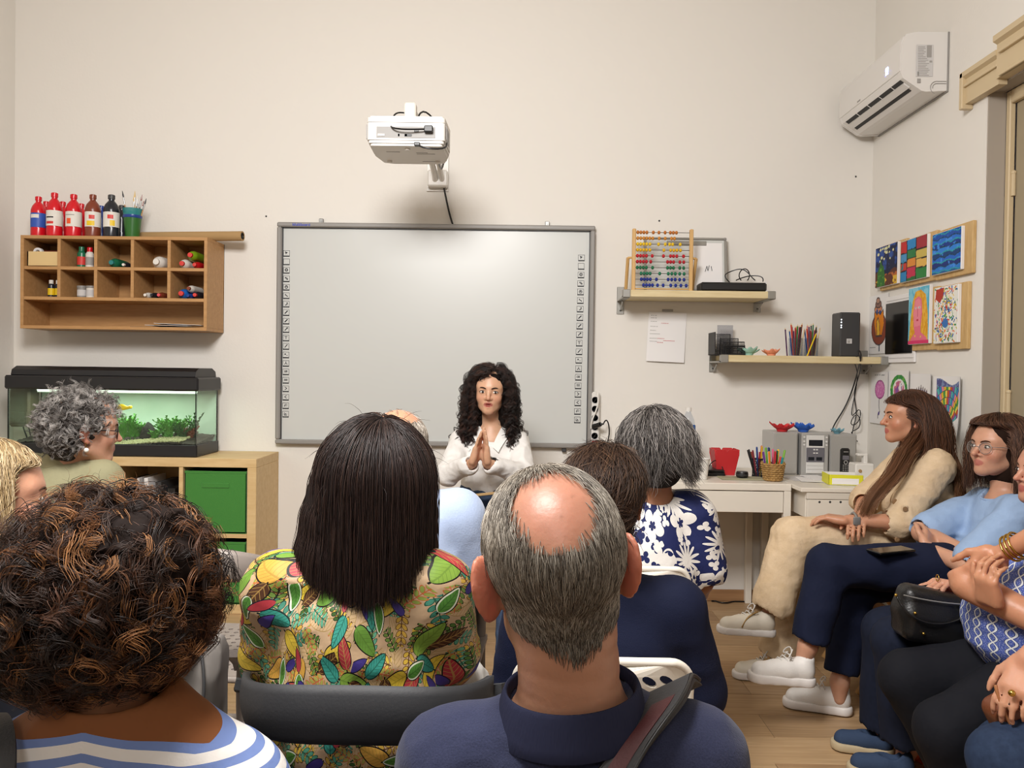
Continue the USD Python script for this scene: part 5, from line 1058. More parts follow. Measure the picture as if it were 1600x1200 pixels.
def leaf_cloth():
    global PSC; PSC = 1.28
    g = NG(); uv = g.add('attribute', {}, 'vector', attribute='print_at'); col = g.mix(0.0, '#c2a27c', '#c2a27c')
    def leaves(col, S, off, cols, L=.44, w=.20, edge='#1a1410', e=.022, veins=None, prob=1.0, rim=None, rnd=.65, stem=True):
        a, b, gg, bb = g.local(uv, S, off, rnd); t = g.m('divide', a, L); k = g.m('sqrt', g.m('maximum', g.m('subtract', 1.0, g.m('multiply', t, t)), 0.0)); wd = g.mul(k, w, g.m('subtract', 1.0, g.m('multiply', t, .35))); ab = g.m('absolute', b); ins = g.m('subtract', wd, ab)
        on = g.lt(bb, prob); fill = g.ramp(gg, cols) if len(cols) > 1 else cols[0]
        if veins: vv = g.lt(g.m('fraction', g.m('multiply', g.m('subtract', a, ab), 9.0)), .16); vv = g.m('maximum', vv, g.lt(ab, .014)); fill = g.mix(g.m('multiply', vv, veins[1]), fill, veins[0])
        if rim: fill = g.mix(g.lt(ins, .05), fill, rim)
        col = g.mix(g.mul(on, g.gt(ins, -e)) if not stem else g.mul(on, g.gt(ins, -e), g.lt(g.m('absolute', a), L + .06)), col, edge); return g.mix(g.mul(on, g.gt(ins, e * .35), g.gt(ins, .001)), col, fill)
    def sprig(col, S, off, cols, edge, prob, rnd=.6, n=.17, L=.40):
        a, b, gg, bb = g.local(uv, S, off, rnd); on = g.mul(g.lt(bb, prob), g.lt(g.m('absolute', a), L)); f = g.m('multiply', g.m('subtract', g.m('fraction', g.m('divide', a, n)), .5), n); ab = g.m('absolute', b); y = g.m('subtract', ab, .10); p = g.m('add', g.m('multiply', f, .62), g.m('multiply', y, .78)); q = g.m('subtract', g.m('multiply', y, .62), g.m('multiply', f, .78))
        d = g.m('add', g.m('power', g.m('divide', p, .105), 2.0), g.m('power', g.m('absolute', g.m('divide', q, .052)), 2.0)); col = g.mix(g.mul(on, g.m('maximum', g.lt(d, 1.5), g.lt(ab, .013))), col, edge); return g.mix(g.mul(on, g.lt(d, .85)), col, g.ramp(gg, cols))
    col = leaves(col, 11, (.3, .1), ['#cbab80', '#c9a878'], .46, .24, '#a78a52', .014, ('#a78a52', 1.0))
    col = sprig(col, 12.5, (2.3, 1.7), ['#d3ad22', '#c9a02a', '#d8b93a'], '#5f3a12', .85)
    col = sprig(col, 13.5, (4.1, 5.2), ['#4f9a7c', '#5fa886', '#3f8a72'], '#1f5a46', .85)
    col = sprig(col, 15, (9.4, 3.3), ['#4c7a2c', '#6a8a34', '#3a5f22'], '#141c0c', .7)
    col = sprig(col, 14, (1.4, 8.3), ['#8fa040', '#a8a44a'], '#bf5f22', .5)
    col = leaves(col, 10.5, (7.7, 2.2), ['#dcbc16', '#6f9a2c', '#d9a02a', '#d8b820', '#7fa532', '#5f8f2a'], .40, .19, '#17140c', .020, ('#3f5a18', .35), .82)
    col = leaves(col, 11.5, (3.9, 6.4), ['#4a2810', '#a81f2c', '#51301a', '#b02430'], .40, .165, '#1a0e08', .020, ('#b08a40', .75), .5)
    col = leaves(col, 12, (5.5, 9.1), ['#2a9282', '#32a08e', '#268a7a'], .40, .175, '#0d2622', .020, ('#176454', .9), .42)
    col = leaves(col, 13, (8.8, 7.7), ['#4c8a2c', '#588f30'], .38, .19, '#12200c', .020, ('#33661e', .8), .36, '#dfe4cc')
    col = leaves(col, 17, (6.2, 1.1), ['#38287e', '#a81f2c', '#40308a'], .40, .16, '#14102a', .024, None, .34)
    col = g.add('hsv', {'color': col}, 'color', saturation=.94, value=.80, fac=1.0, hue=.5); return g.cloth('leaf_print', col, .55, (30, .002))
def petal_mask(g, uv, S, off, n, R, inner, rnd, prob, sharp=1.0):
    x, y, gg, bb = g.local(uv, S, off, rnd); r = g.m('sqrt', g.m('add', g.m('multiply', x, x), g.m('multiply', y, y))); th = g.m('arctan2', y, x); c = g.m('power', g.m('absolute', g.m('cosine', g.m('multiply', th, n / 2))), sharp); lim = g.m('multiply', g.m('multiply_add', c, 1 - inner, inner), g.m('multiply', R, g.m('multiply_add', gg, .35, .75))); return g.mul(g.lt(r, lim), g.lt(bb, prob)), g.mul(g.lt(r, g.m('multiply', lim, .30)), g.lt(bb, prob))
def floral_cloth():
    global PSC; PSC = 1.0
    g = NG(); uv = g.add('attribute', {}, 'vector', attribute='print_at'); _, w, _ = g.xyz(uv); nz = g.add('noise_texture', {'vector': uv, 'scale': 9.0, 'detail': 1.0}, 'fac')
    ground = g.gt(g.m('add', nz, g.m('multiply', g.m('subtract', .72, w), 1.3)), .52)         # 1: white ground with navy flowers
    f1, c1 = petal_mask(g, uv, 9.5, (.3, .4), 5, .47, .45, .5, .8, .6); f2, c2 = petal_mask(g, uv, 8, (3.3, 2.4), 14, .5, .35, .5, .5, 1.5); f3, _ = petal_mask(g, uv, 17, (6.3, 1.4), 5, .44, .6, .6, .85, .6); f4, _ = petal_mask(g, uv, 22, (2.3, 7.4), 3, .42, .3, .7, .6, .8)
    white = g.m('maximum', g.m('maximum', g.m('subtract', f1, c1), f2), g.mul(f4, .9)); navy_on_white = g.m('subtract', 1.0, g.m('maximum', f3, f4)); on = g.m('add', g.m('multiply', ground, navy_on_white), g.m('multiply', g.m('subtract', 1.0, ground), white)); on = g.gt(on, .5)
    return g.cloth('floral_print', g.mix(on, '#1b2350', '#dcd8d2'), .7)
def lattice_cloth():
    g = NG(); uv = g.add('attribute', {}, 'vector', attribute='print_at'); u, w, _ = g.xyz(uv); P, Q = .044, .052
    ds = None
    for ph in (0, PI): 
        s_ = g.m('multiply', g.m('sine', g.m('multiply_add', w, 2 * PI / Q, ph)), P * .25); t = g.m('subtract', u, s_); d = g.m('absolute', g.m('subtract', g.m('fraction', g.m('divide', t, P)), .5)); d = g.m('multiply', d, P); ds = d if ds is None else g.m('minimum', ds, d)
    nz = g.add('noise_texture', {'vector': uv, 'scale': 320.0, 'detail': 1.0}, 'fac'); fill = g.mix(g.gt(nz, .57), '#4a5ca6', '#8f9bc8'); col = g.mix(g.lt(ds, .0040), fill, '#10131f'); col = g.mix(g.lt(ds, .0028), col, '#dfe3e6'); return g.cloth('lattice_print', col, .75)
def spots_cloth(): pass
leaf_cloth(); floral_cloth(); lattice_cloth()
def put(col, m, c): col[m] = C(c)
mat_tint('print_cloth', rough=.75, spec=.25, bump=(45, .0016, (1, 1, 1)))
# ================================================================ children's pictures on the side wall
mat_tint('print_paint', rough=.6, spec=.3, bump=(25, .0012, (1, 1, 1))); mat_tint('print_paper', rough=.8, spec=.15)
def canvas(nu, nv, w, h): 
    u, v = np.meshgrid(np.linspace(0, 1, nu), np.linspace(0, 1, nv), indexing='ij'); return u.ravel(), v.ravel()
def inside(u, v, pts): return shapely.contains_xy(sg.Polygon(pts), u, v)
NZ = lambda u, v, s, seed=0: meshkit.fbm(np.stack([u * s, v * s, 0 * u + .5], -1), 3, seed)
def art_night(u, v):
    c = np.tile(C('#101c3f'), (len(u), 1)); n = NZ(u, v, 7); put(c, (n > .5) & (v > .4), '#1f3a7c'); put(c, (n > .6) & (v > .4), '#2b4f9a')
    r = np.random.default_rng(2)
    for k in range(14):
        x, y = r.uniform(.05, .95), r.uniform(.62, .97); put(c, np.hypot((u - x) * .8, v - y) < r.uniform(.02, .045), '#d8d7a6')
    put(c, v < .34 + .06 * np.sin(u * 9), '#5a2f20'); put(c, (v < .3) & (n > .5), '#b3632b'); put(c, (v < .2) & (n > .52), '#d8b23a')
    put(c, inside(u, v, [(.08, 0), (.1, .34), (.16, .5), (.26, .56), (.38, .5), (.44, .3), (.46, 0)]), '#2f6a2a'); put(c, (NZ(u, v, 22, 3) > .58) & inside(u, v, [(.12, 0), (.14, .3), (.26, .5), (.4, .3), (.42, 0)]), '#5f9a35'); put(c, inside(u, v, [(.2, .5), (.25, .72), (.31, .5)]), '#2f6a2a'); return c
def art_blocks(u, v):
    c = np.tile(C('#2b6a3a'), (len(u), 1)); x = [0, .25, .6, 1.01]; y = [0, .26, .47, .7, 1.01]; cols = [['#2d7fb8', '#c03a30', '#4a8fc0', '#c02f2f'], ['#c03050', '#d98a3a', '#2f7a45', '#2f86c4'], ['#2f7f3f', '#e0b25a', '#c9b25a', '#a0303a']]
    uu = u + .03 * (NZ(u, v, 5) - .5); vv = v + .05 * (NZ(u, v, 4, 2) - .5)
    for i in range(3):
        for j in range(4): put(c, (uu >= x[i] + .012) & (uu < x[i + 1] - .012) & (vv >= y[j] + .012 + .06 * (i == 1)) & (vv < y[j + 1] - .012 + .06 * (i == 1)), cols[i][j])
    ed = np.zeros(len(u), bool)
    for a in x[1:3]: ed |= np.abs(uu - a) < .014
    for i in range(3):
        for b in y[1:4]: ed |= (np.abs(vv - b - .06 * (i == 1)) < .014) & (uu >= x[i]) & (uu < x[i + 1])
    put(c, ed, '#1a1a22'); put(c, inside(u, v, [(.02, .3), (.12, .55), (.1, .3)]), '#1f7a8a'); return c
def art_waves(u, v):
    cs_ = ['#1b4fa8', '#2a6fd0', '#17388a', '#2f7fd8', '#123f7a', '#2463c4', '#1a2f78', '#2d78cc', '#1d5a96']
    c = np.tile(C(cs_[0]), (len(u), 1))
    for k in range(9):
        lim = 1 - .115 * (k + .4) + .05 * np.abs(np.sin(u * (7 + k % 3) + k * 1.7)) - .02; put(c, v < lim, cs_[k]); put(c, np.abs(v - lim) < .014, '#0f3a50' if k % 2 else '#2aa0a8')
    put(c, (NZ(u, v, 9) > .64), '#3f8ae0'); return c
def art_face(u, v):
    c = np.tile(C('#62b4d0'), (len(u), 1)); put(c, (NZ(u, v, 6) > .55), '#86c8dc'); hair = inside(u, v, [(.03, 0), (.1, .4), (.2, .75), (.34, .93), (.6, .95), (.84, .85), (.95, .5), (.97, 0)]); put(c, hair, '#d99a25'); put(c, hair & (NZ(u * 2.5, v, 9, 4) > .53), '#e8b440')
    put(c, inside(u, v, [(.28, .28), (.24, .55), (.32, .8), (.5, .84), (.64, .78), (.68, .55), (.62, .3), (.62, .2), (.9, .1), (.95, 0), (.1, 0), (.14, .1), (.34, .2)]), '#e3728a'); put(c, inside(u, v, [(.3, .3), (.27, .55), (.34, .77), (.5, .8), (.6, .75), (.63, .55), (.58, .32)]), '#ea8a98')
    for x in (.37, .54): put(c, np.hypot((u - x) / .05, (v - .64) / .022) < 1, '#f0e6e0'); put(c, np.hypot(u - x, v - .64) < .018, '#2a3a6a')
    put(c, np.hypot((u - .455) / .05, (v - .42) / .02) < 1, '#c0304a'); put(c, (np.abs(u - .46) < .012) & (v > .48) & (v < .62), '#c95a72'); put(c, v < .06, '#d33a6a'); put(c, (np.hypot(u - .62, v - .12) < .02) | (np.hypot(u - .35, v - .14) < .02), '#e8e040'); return c
def art_splash(u, v):
    c = np.tile(C('#e6e4dc'), (len(u), 1)); r = np.random.default_rng(9); cl = ['#2d7a3a', '#d0402e', '#e0b82e', '#2f63b0', '#3f9a5a', '#c9c04a', '#2a4f8a', '#dd7a3a']
    for k in range(330):
        x, y = r.normal(.48, .27), r.uniform(.02, .98); a = r.uniform(0, PI); L, w = r.uniform(.015, .06), r.uniform(.008, .02); d = np.stack([u - x, (v - y) * 1.3], 1); t = d @ V(math.cos(a), math.sin(a)); n_ = d @ V(-math.sin(a), math.cos(a)); put(c, (np.abs(t) < L) & (np.abs(n_) < w), cl[r.integers(8)])
    put(c, inside(u, v, [(.05, .80), (.08, .97), (.42, .99), (.38, .82), (.25, .72)]), '#b03a2a'); put(c, np.hypot(u - .5, (v - .35) * 1.4) < .12, '#3f74b8'); return c
def blank(u): return np.tile(C('#e7e5e4'), (len(u), 1))
def outline(c, u, v, poly, fill, w=.012, edge='#5a4a48'):
    p = sg.Polygon(poly); put(c, shapely.contains_xy(p, u, v), fill); put(c, shapely.contains_xy(p.exterior.buffer(w), u, v), edge)
def el(x, y, a, b, n=28): t = np.linspace(0, 2 * PI, n); return list(zip(x + a * np.cos(t), y + b * np.sin(t)))
def art_cone(u, v):
    c = blank(u); outline(c, u, v, el(.55, .42, .38, .27), '#8c4a3a'); outline(c, u, v, [(.3, .5), (.32, .75), (.45, .66), (.5, .78), (.6, .66), (.75, .74), (.8, .5), (.7, .3), (.4, .3)], '#e0862a'); outline(c, u, v, [(.45, .3), (.42, .55), (.5, .62), (.58, .5), (.6, .3)], '#e8b440'); outline(c, u, v, el(.5, .76, .19, .07), '#c98a6a'); outline(c, u, v, el(.5, .84, .15, .06), '#8a6a60'); outline(c, u, v, el(.48, .9, .09, .05), '#b08a78'); put(c, (np.hypot((u - .44) / .05, (v - .72) / .04) < 1) | (np.hypot((u - .58) / .05, (v - .7) / .04) < 1), '#40548a'); put(c, (np.abs(u - .58) < .02) & (v < .16) & (v > .04), '#3a4a5a'); put(c, (v > .1) & (v < .115) & (u < .4) & (u > .1), '#8a8a8a'); return c
def art_balloon(u, v):
    c = blank(u); outline(c, u, v, el(.52, .66, .28, .17), '#cf78b4', .014, '#9a4a86'); m = inside(u, v, el(.52, .66, .27, .16)); put(c, m & (NZ(u, v, 14) > .55), '#dd9ac8'); put(c, (np.abs(u - .53 - .05 * np.sin(v * 12)) < .014) & (v < .5) & (v > .22), '#3a3a4a'); put(c, (np.hypot(u - .5, v - .2) < .04), '#5a4a8a'); put(c, (np.abs(u - .46) < .014) & (v < .2) & (v > .1), '#444455'); put(c, (v > .93) & (v < .945) & (u > .2) & (u < .8) & (NZ(u, v, 30) > .5), '#9a9a9a'); return c
def art_bower(u, v):
    c = blank(u); d = np.hypot((u - .52) / .42, (v - .62) / .3); put(c, (d < 1) & (d > .72) & (v > .4), '#3f8a4a'); put(c, (d < 1) & (d > .72) & (v > .4) & (NZ(u, v, 18) > .55), '#6fb04a'); put(c, (d < .6) & (NZ(u, v, 9, 2) > .5), '#c9708a'); put(c, (d < .5) & (NZ(u, v, 11, 5) > .58), '#8a5a9a'); put(c, (np.abs(np.abs(u - .52) - .36) < .03) & (v < .6) & (v > .3), '#3f8a4a'); return c
def art_bud(u, v):
    c = blank(u)
    for a in np.linspace(-.9, .9, 7): outline(c, u, v, [(.5, .45), (.5 + .30 * a - .05, .62), (.5 + .33 * a, .78 - .08 * abs(a)), (.5 + .30 * a + .05, .6)], ['#5a5478', '#8a78a0', '#46506a'][int(abs(a) * 5) % 3], .01)
    outline(c, u, v, [(.3, .45), (.4, .36), (.6, .36), (.7, .45)], '#7a86a0'); put(c, (np.abs(u - .5) < .014) & (v < .36) & (v > .1), '#566a5a'); return c
def art_pencil(u, v):
    c = blank(u)
    top_ = .92 + .05 * np.sin(u * 6.5 + .4); body = (u > .12) & (u < .95) & (v > .42 - .5 * (.5 - np.abs(u - .53)) * .8 ) & (v < top_)
    ang = np.arctan2(u - .53, v - .12); rad = np.hypot(u - .53, v - .12); k = np.floor(rad * 9); sct = np.floor((ang * 9 + .5 * (k % 2))); pal = [C(h) for h in ('#e0b83a', '#c9572f', '#3f86b8', '#4f9a4a', '#8a5a9a', '#e08a9a', '#e8d65a', '#5ab0b0')]
    idx = ((sct * 3 + k * 5) % 8).astype(int); cc = np.array(pal)[idx]; c[body] = cc[body]
    put(c, body & ((np.abs((ang * 9 + .5 * (k % 2)) % 1 - .5) > .44) | ((rad * 9) % 1 < .1)), '#4a4652'); put(c, body & (v > .84), '#5a5a8a'); put(c, body & (v > .84) & (NZ(u, v, 12) > .5), '#7a8ab0')
    outline(c, u, v, [(.36, .33), (.53, .02), (.74, .33), (.55, .38)], '#b06a4a', .012); outline(c, u, v, [(.48, .11), (.53, .02), (.59, .11)], '#5a3a30', .008); return c
def wall_pic(name, lab, cat_name, px, py, px2, py2, fn, board=None, over=None, curl=0.0, res=70):
    """px,py: far top corner; px2,py2: near bottom corner on the side wall"""
    a, b = atx(px, py, XR), atx(px2, py2, XR); y1, y0 = a[1], b[1]; z1, z0 = a[2], b[2]
    t = thing(name, lab, cat_name, (XR, (y0 + y1) / 2, z0), group='paintings on plywood boards' if board else 'drawings taped to the side wall'); off = .003
    if board:
        part(t, 'board', box(XR - .018, XR - .001, y0 + .004, y1 - .004, z0, z1, .002), 'ply', **IW); off = .018
        q = over; ya, yb_, za, zb_ = y1 + q[0] * (y1 - y0), y0 + q[1] * (y1 - y0), z0 + q[2] * (z1 - z0), z1 + q[3] * (z1 - z0)
        part(t, 'canvas_block', box(XR - off - .016, XR - off, yb_, ya, za, zb_, .002), 'paper', **IW); off += .0162; y1, y0, z0, z1 = ya - .002, yb_ + .002, za + .002, zb_ - .002
    nv = int(res * (z1 - z0) / (y1 - y0)); u, v = canvas(res, nv, 1, 1)
    sheet = grid(res, nv, lambda uu, vv: np.stack([XR - off - curl * (uu ** 3 * .6 + (1 - vv) ** 3 * .5) - (0.0006 if board else .0012), y1 + (y0 - y1) * uu, z0 + (z1 - z0) * vv], -1))
    part(t, 'painting' if board else 'drawing', sheet, 'print_paint' if board else 'print_paper', in_world=True, tint=fn(u, v), smooth=True)
    if not board: part(t, 'backing_sheet', grid(8, 8, lambda uu, vv: np.stack([XR - off + .0015 - curl * (uu ** 3 * .6 + (1 - vv) ** 3 * .5), y1 + (y0 - y1) * uu, z0 + (z1 - z0) * vv], -1)), 'paper', **WS)
    return t
wall_pic('painting', 'small canvas of a starry dark blue night with a green shape, on a plywood board', 'painting', 1381, 386, 1421, 446, art_night, True, (0.06, .2, .07, -.03))
wall_pic('painting', 'small canvas of red, blue, green and yellow colour blocks on a plywood board', 'painting', 1420, 376, 1469, 437, art_blocks, True, (.03, .18, .08, -.03))
wall_pic('painting', 'canvas of blue waves on a plywood board, nearest the door in the top row', 'painting', 1469, 363, 1526, 426, art_waves, True, (.0, .2, .1, -.06))
wall_pic('painting', 'canvas of a pink face with long yellow hair on a plywood board', 'painting', 1432, 455, 1471, 546, art_face, True, (.02, .2, .1, .04))
wall_pic('painting', 'white canvas splashed with small multicoloured strokes on a plywood board', 'painting', 1471, 449, 1518, 545, art_splash, True, (-.02, .2, .1, -.02), res=110)
wall_pic('drawing', 'drawing of an orange and brown figure in the corner beside the black panel', 'drawing', 1359, 464, 1388, 552, art_cone)
wall_pic('drawing', 'drawing of a pink balloon in the corner, lowest row', 'drawing', 1363, 581, 1389, 664, art_balloon, curl=.01)
wall_pic('drawing', 'drawing of a green arch over pink flowers, above the brown haired woman', 'drawing', 1390, 579, 1422, 662, art_bower, curl=.012)
wall_pic('drawing', 'drawing of a purple bud, partly behind the brown haired woman', 'drawing', 1424, 584, 1458, 670, art_bud, curl=.02)
wall_pic('drawing', 'drawing of a big pencil bursting into coloured scales beside the door', 'drawing', 1460, 588, 1506, 694, art_pencil, curl=.03, res=100)
a, b = atx(1388, 465, XR), atx(1432, 566, XR); t = thing('dark_picture', 'glossy black panel in a pale mount between the drawing and the pink face', 'picture', (XR, (a[1] + b[1]) / 2, b[2]))
part(t, 'mount', box(XR - .012, XR - .001, b[1], a[1], b[2], a[2], .002), 'paper', **IW); [part(t, 'mount_edge', box(XR - .0135, XR - .011, b[1] + .01, a[1] - .01, b[2] + .012 + (a[2] - b[2] - .03) * k, b[2] + .016 + (a[2] - b[2] - .03) * k), 'paper_grey', **IW) for k in (.03, .98)]; part(t, 'screen', box(XR - .018, XR - .012, b[1] + .02, a[1] - .012, b[2] + .045, a[2] - .035, .002), 'black_gloss', **IW)
# ================================================================ people: skin, hair, hands, heads, clothes
mat_tint('skin', rough=.42, spec=.4, bump=(140, .0004, (1, 1, 1)), subsurface_weight=.12, subsurface_scale=.01)
mat_tint('hair', rough=.48, spec=.38)
mat_tint('hair_base', rough=.8, spec=.15)
mat('eye_white', '#d9d3cc', .25); mat('iris_brown', '#2a1710', .2); mat('brow_dark', '#241a16', .8); mat('brow_brown', '#4a3426', .8); mat('lash', '#1a1210', .7)
mat('gold', '#c9a250', .25, metal=1.0); mat('pearl', '#e8e4dc', .2); mat('lens_dark', '#141416', .35)
unit = lambda a: np.asarray(a, float) / (np.linalg.norm(a) + 1e-12)
class Head:
    """a head's frame: c between the ears, +y where it looks, +x its right, +z its crown"""
    def __init__(s, c, yaw=0, pitch=0, roll=0, k=1.0): s.c, s.R, s.k = np.asarray(c, float), rotz(math.radians(yaw)) @ rotx(math.radians(pitch)) @ roty(math.radians(roll)), k
    def w(s, *p): return s.c + s.R @ (V(*p) * s.k)
    def ws(s, P): return s.c + (np.asarray(P, float) * s.k) @ s.R.T
    def l(s, P): return ((np.asarray(P, float) - s.c) @ s.R) / s.k
def add_head(S, H, mouth=0.0, nose=1.0, ear=1.0, jaw=1.0, fem=True, ears=True, ear_out=0.0):
    k = H.k
    def E(x, y, z, r, kk=.02, cut=False, R=None): S.ell(H.w(x, y, z), np.asarray(r) * k, H.R if R is None else H.R @ R, k=kk * k, cut=cut)
    def Cp(a, b, ra, rb, kk=.015): S.cap(H.w(*a), H.w(*b), ra * k, rb * k, k=kk * k)
    E(0, -.008, .042, (.074, .096, .083)); E(0, .030, .022, (.066, .062, .078), .03); E(0, .040, -.045, (.050 * jaw, .046, .046), .03)
    Cp((-.046, .012, -.052), (-.012, .070, -.083), .017, .013, .03); Cp((.046, .012, -.052), (.012, .070, -.083), .017, .013, .03)
    E(0, .076, -.080, (.017, .014, .014), .02)
    for s in (-1, 1):
        E(s * .036, .062, -.022, (.022, .021, .020), .025); Cp((s * .046, .066, .034), (s * .014, .086, .030), .009, .009, .02)
        E(s * .032, .103, .010, (.016, .015, .011), .012, True)
        E(s * .031, .080, .009, (.0145, .0125, .0115), .006)
    Cp((0, .086, .026), (0, .098, .002), .0075, .0078, .012); Cp((0, .098, .002), (0, .1035 + .008 * nose, -.020), .0075, .0105, .010)
    for s in (-1, 1): E(s * .012, .095, -.024, (.008, .010, .007), .008)
    E(0, .078, -.050, (.026, .016, .020), .015)
    Cp((-.020, .083, -.047), (-.004, .0945, -.0435), .004, .0052, .006); Cp((.020, .083, -.047), (.004, .0945, -.0435), .004, .0052, .006)
    lz = -.055 - .010 * mouth
    Cp((-.018, .082, lz + .002), (0, .0925, lz), .0042, .0066, .006); Cp((.018, .082, lz + .002), (0, .0925, lz), .0042, .0066, .006)
    if mouth > 0: E(0, .094, -.0515 - .004 * mouth, (.014, .012, .0035 + .004 * mouth), .003, True)
    if ears:
        eo = ear_out if np.ndim(ear_out) else (ear_out, ear_out)
        for s in (-1, 1):
            ear_out = eo[(s + 1) // 2]; Re = rotz(s * (.30 + ear_out)) @ roty(s * .12)
            E(s * (.079 + .010 * ear_out), -.010, .004, (.007, .019 * ear, .032 * ear), .008, R=Re); E(s * (.079 + .012 * ear_out), .0, -.026 * ear, (.006, .010, .010), .008); E(s * (.090 + .012 * ear_out), .004, .006, (.007, .011 * ear, .018 * ear), .004, True, R=Re)
def neck(S, H, base, r0=.054, r1=.060):
    S.cap(H.w(0, -.022, -.035), base, r0 * H.k, r1, k=.03)
def skin_tint(mesh, base, H=None, lips='#b05a54', blush=.35, knuckles=None, mottle=.06, seed=1):
    v = np.asarray(mesh.vertices); n = meshkit.fbm(v * 38 + 3, 3, seed)
    c = np.tile(C(base), (len(v), 1)) * (1 + mottle * 3 * (n - .5))[:, None]
    red = C('#c8604e') / C('#d9a184')
    if H is not None:
        q = H.l(v)
        def blend(w, col): c[:] = c * (1 - w[:, None]) + w[:, None] * col
        for s in (-1, 1):
            w = blush * np.exp(-(((q[:, 0] - s * .042) / .02) ** 2 + ((q[:, 1] - .07) / .03) ** 2 + ((q[:, 2] + .022) / .018) ** 2)); blend(w, C(base) * red)
        w = blush * np.exp(-((q[:, 0] / .014) ** 2 + ((q[:, 1] - .108) / .015) ** 2 + ((q[:, 2] + .02) / .012) ** 2)); blend(w, C(base) * red)
        w = .75 * sstep(.068, .08, np.abs(q[:, 0])) * (q[:, 1] < .03) * (np.abs(q[:, 2]) < .06); blend(w * blush * 1.6 if blush < .6 else w, C(base) * red)
        if lips:
            m = (q[:, 1] > .078) * sstep(1.15, .85, (q[:, 0] / .0225) ** 2 + ((q[:, 2] + .0525) / .0125) ** 2); blend(.85 * m, C(lips))
    return np.clip(c, 0, 1)
def add_face(p, H, bm, iris='iris_brown', brow='brow_dark', gaze=0.0, lash=.0012, brow_z=.0):
    """eyes, lids' lashes and brows as parts"""
    k = H.k; q = H.l(bm.vertices); q = q[q[:, 1] > .05]; tr = cKDTree(q[:, [0, 2]])
    for s in (-1, 1):
        e = sphere((0, 0, 0), (.0125, .0085, .0062), 2); e.vertices = H.ws(e.vertices + V(s * .031, .0865, .0085)); ep = part(p, 'eye', e, 'eye_white', **WS)
        i = sphere((0, 0, 0), (.0058, .0045, .0058), 2); i.vertices = H.ws(i.vertices + V(s * .031 + gaze, .0918, .0085)); part(ep, 'iris', i, iris, **WS)
        up = [(s * .031 + x, .0905 - .35 * abs(x) ** 1.4 * 3, .0085 + .0062 * math.sqrt(max(0, 1 - (x / .0145) ** 2))) for x in np.linspace(-.0145, .0145, 9)]
        part(p, 'upper_lid', tube(H.ws(up), [.0010 * k] + [.0022 * k] * 7 + [.001 * k], 6), 'lash', **WS)
        br = [(s * x, y, z + brow_z) for x, y, z in ((.013, .0945, .0245), (.022, .0935, .029), (.034, .088, .031), (.045, .077, .027))]
        br = spline(br, 9); br[:, 1] = q[tr.query(br[:, [0, 2]])[1], 1] + .0006
        part(p, 'eyebrow', tube(H.ws(br), np.array([.0018, .0028, .003, .003, .003, .0026, .0022, .0016, .0008]) * k, 6), brow, **WS)
def glasses(p, H, m='lens_dark', r=.021, t=.0013, rnd=True, lab=None):
    rim = []
    for s in (-1, 1):
        a = np.linspace(0, 2 * PI, 25); e = 1.0 if rnd else .82
        P = [(s * .033 + r * 1.08 * math.cos(x), .104 - .012 * abs(s * .033 + r * math.cos(x)) / .055, .004 + r * e * math.sin(x)) for x in a]
        rim.append(tube(H.ws(P), t * H.k, 5, False)); rim.append(tube(H.ws([(s * .055, .092, .010), (s * .076, .06, .012), (s * .082, .0, .010), (s * .082, -.018, -.004)]), t * H.k, 5))
    rim.append(tube(H.ws([(-.012, .103, .006), (0, .108, .009), (.012, .103, .006)]), t * H.k, 5))
    g = thing('eyeglasses', lab, 'glasses', H.c); part(g, 'frame', rim, m, **IW)
    for s in (-1, 1):
        q = sphere((0, 0, 0), (r * 1.05, .0008, r * .98 if rnd else r * .8), 2); q.vertices = H.ws(q.vertices @ rotz(-s * .2).T + V(s * .033, .099, .004)); part(g, 'lens', q, 'clear_lens', **WS)
def add_hand(S, w, d, n, thumb, curl=(.2, .25, .2), s=1.0, spread=.06, thumb_in=.5, lift=(0, 0, 0, 0)):
    """w wrist, d along the palm, n out of the palm (fingers bend that way), thumb: roughly where the thumb's side is"""
    d = unit(d); n = unit(n - d * (np.asarray(n) @ d)); t = unit(np.asarray(thumb) - d * (np.asarray(thumb) @ d) - n * (np.asarray(thumb) @ n)); w = np.asarray(w, float)
    R = np.stack([d, t, n], 1)
    S.box(w + d * .047 * s, V(.044, .037, .0125) * s, .012 * s, R, k=.012)
    S.ell(w + d * .028 * s + t * .026 * s + n * .008 * s, V(.030, .018, .015) * s, R, k=.012); S.ell(w + d * .035 * s - t * .022 * s + n * .006 * s, V(.034, .015, .013) * s, R, k=.012)
    for f, (off, L, r) in enumerate(((.029, .072, .0083), (.0095, .080, .0085), (-.0105, .074, .0080), (-.0290, .058, .0071))):
        a = unit(d + t * spread * (1.5 - f) * .7); p = w + d * (.086 - .004 * (f == 3) - .002 * (f == 0)) * s + t * off * s; ang = lift[f]
        pts = [p - a * .012 * s, p]; rs = [r * s * 1.05, r * s]
        for j, fr in enumerate((.45, .30, .25)):
            ang += curl[j]; p = p + (a * math.cos(ang) + n * math.sin(ang)) * L * fr * s; pts.append(p); rs.append(r * s * (.97, .9, .78)[j])
        S.chain(pts, rs, .0035)
    b = w + d * .022 * s + t * .032 * s + n * .004 * s; a = unit(d * .75 + t * (.75 - .5 * thumb_in) + n * .35 * thumb_in); p1 = b + a * .036 * s; a2 = unit(d * .92 + t * (.35 - .45 * thumb_in) + n * .3 * thumb_in); p2 = p1 + a2 * .030 * s; p3 = p2 + unit(a2 + n * .15) * .022 * s
    S.chain([b, p1, p2, p3], [.0125 * s, .0103 * s, .0093 * s, .0072 * s], .006)
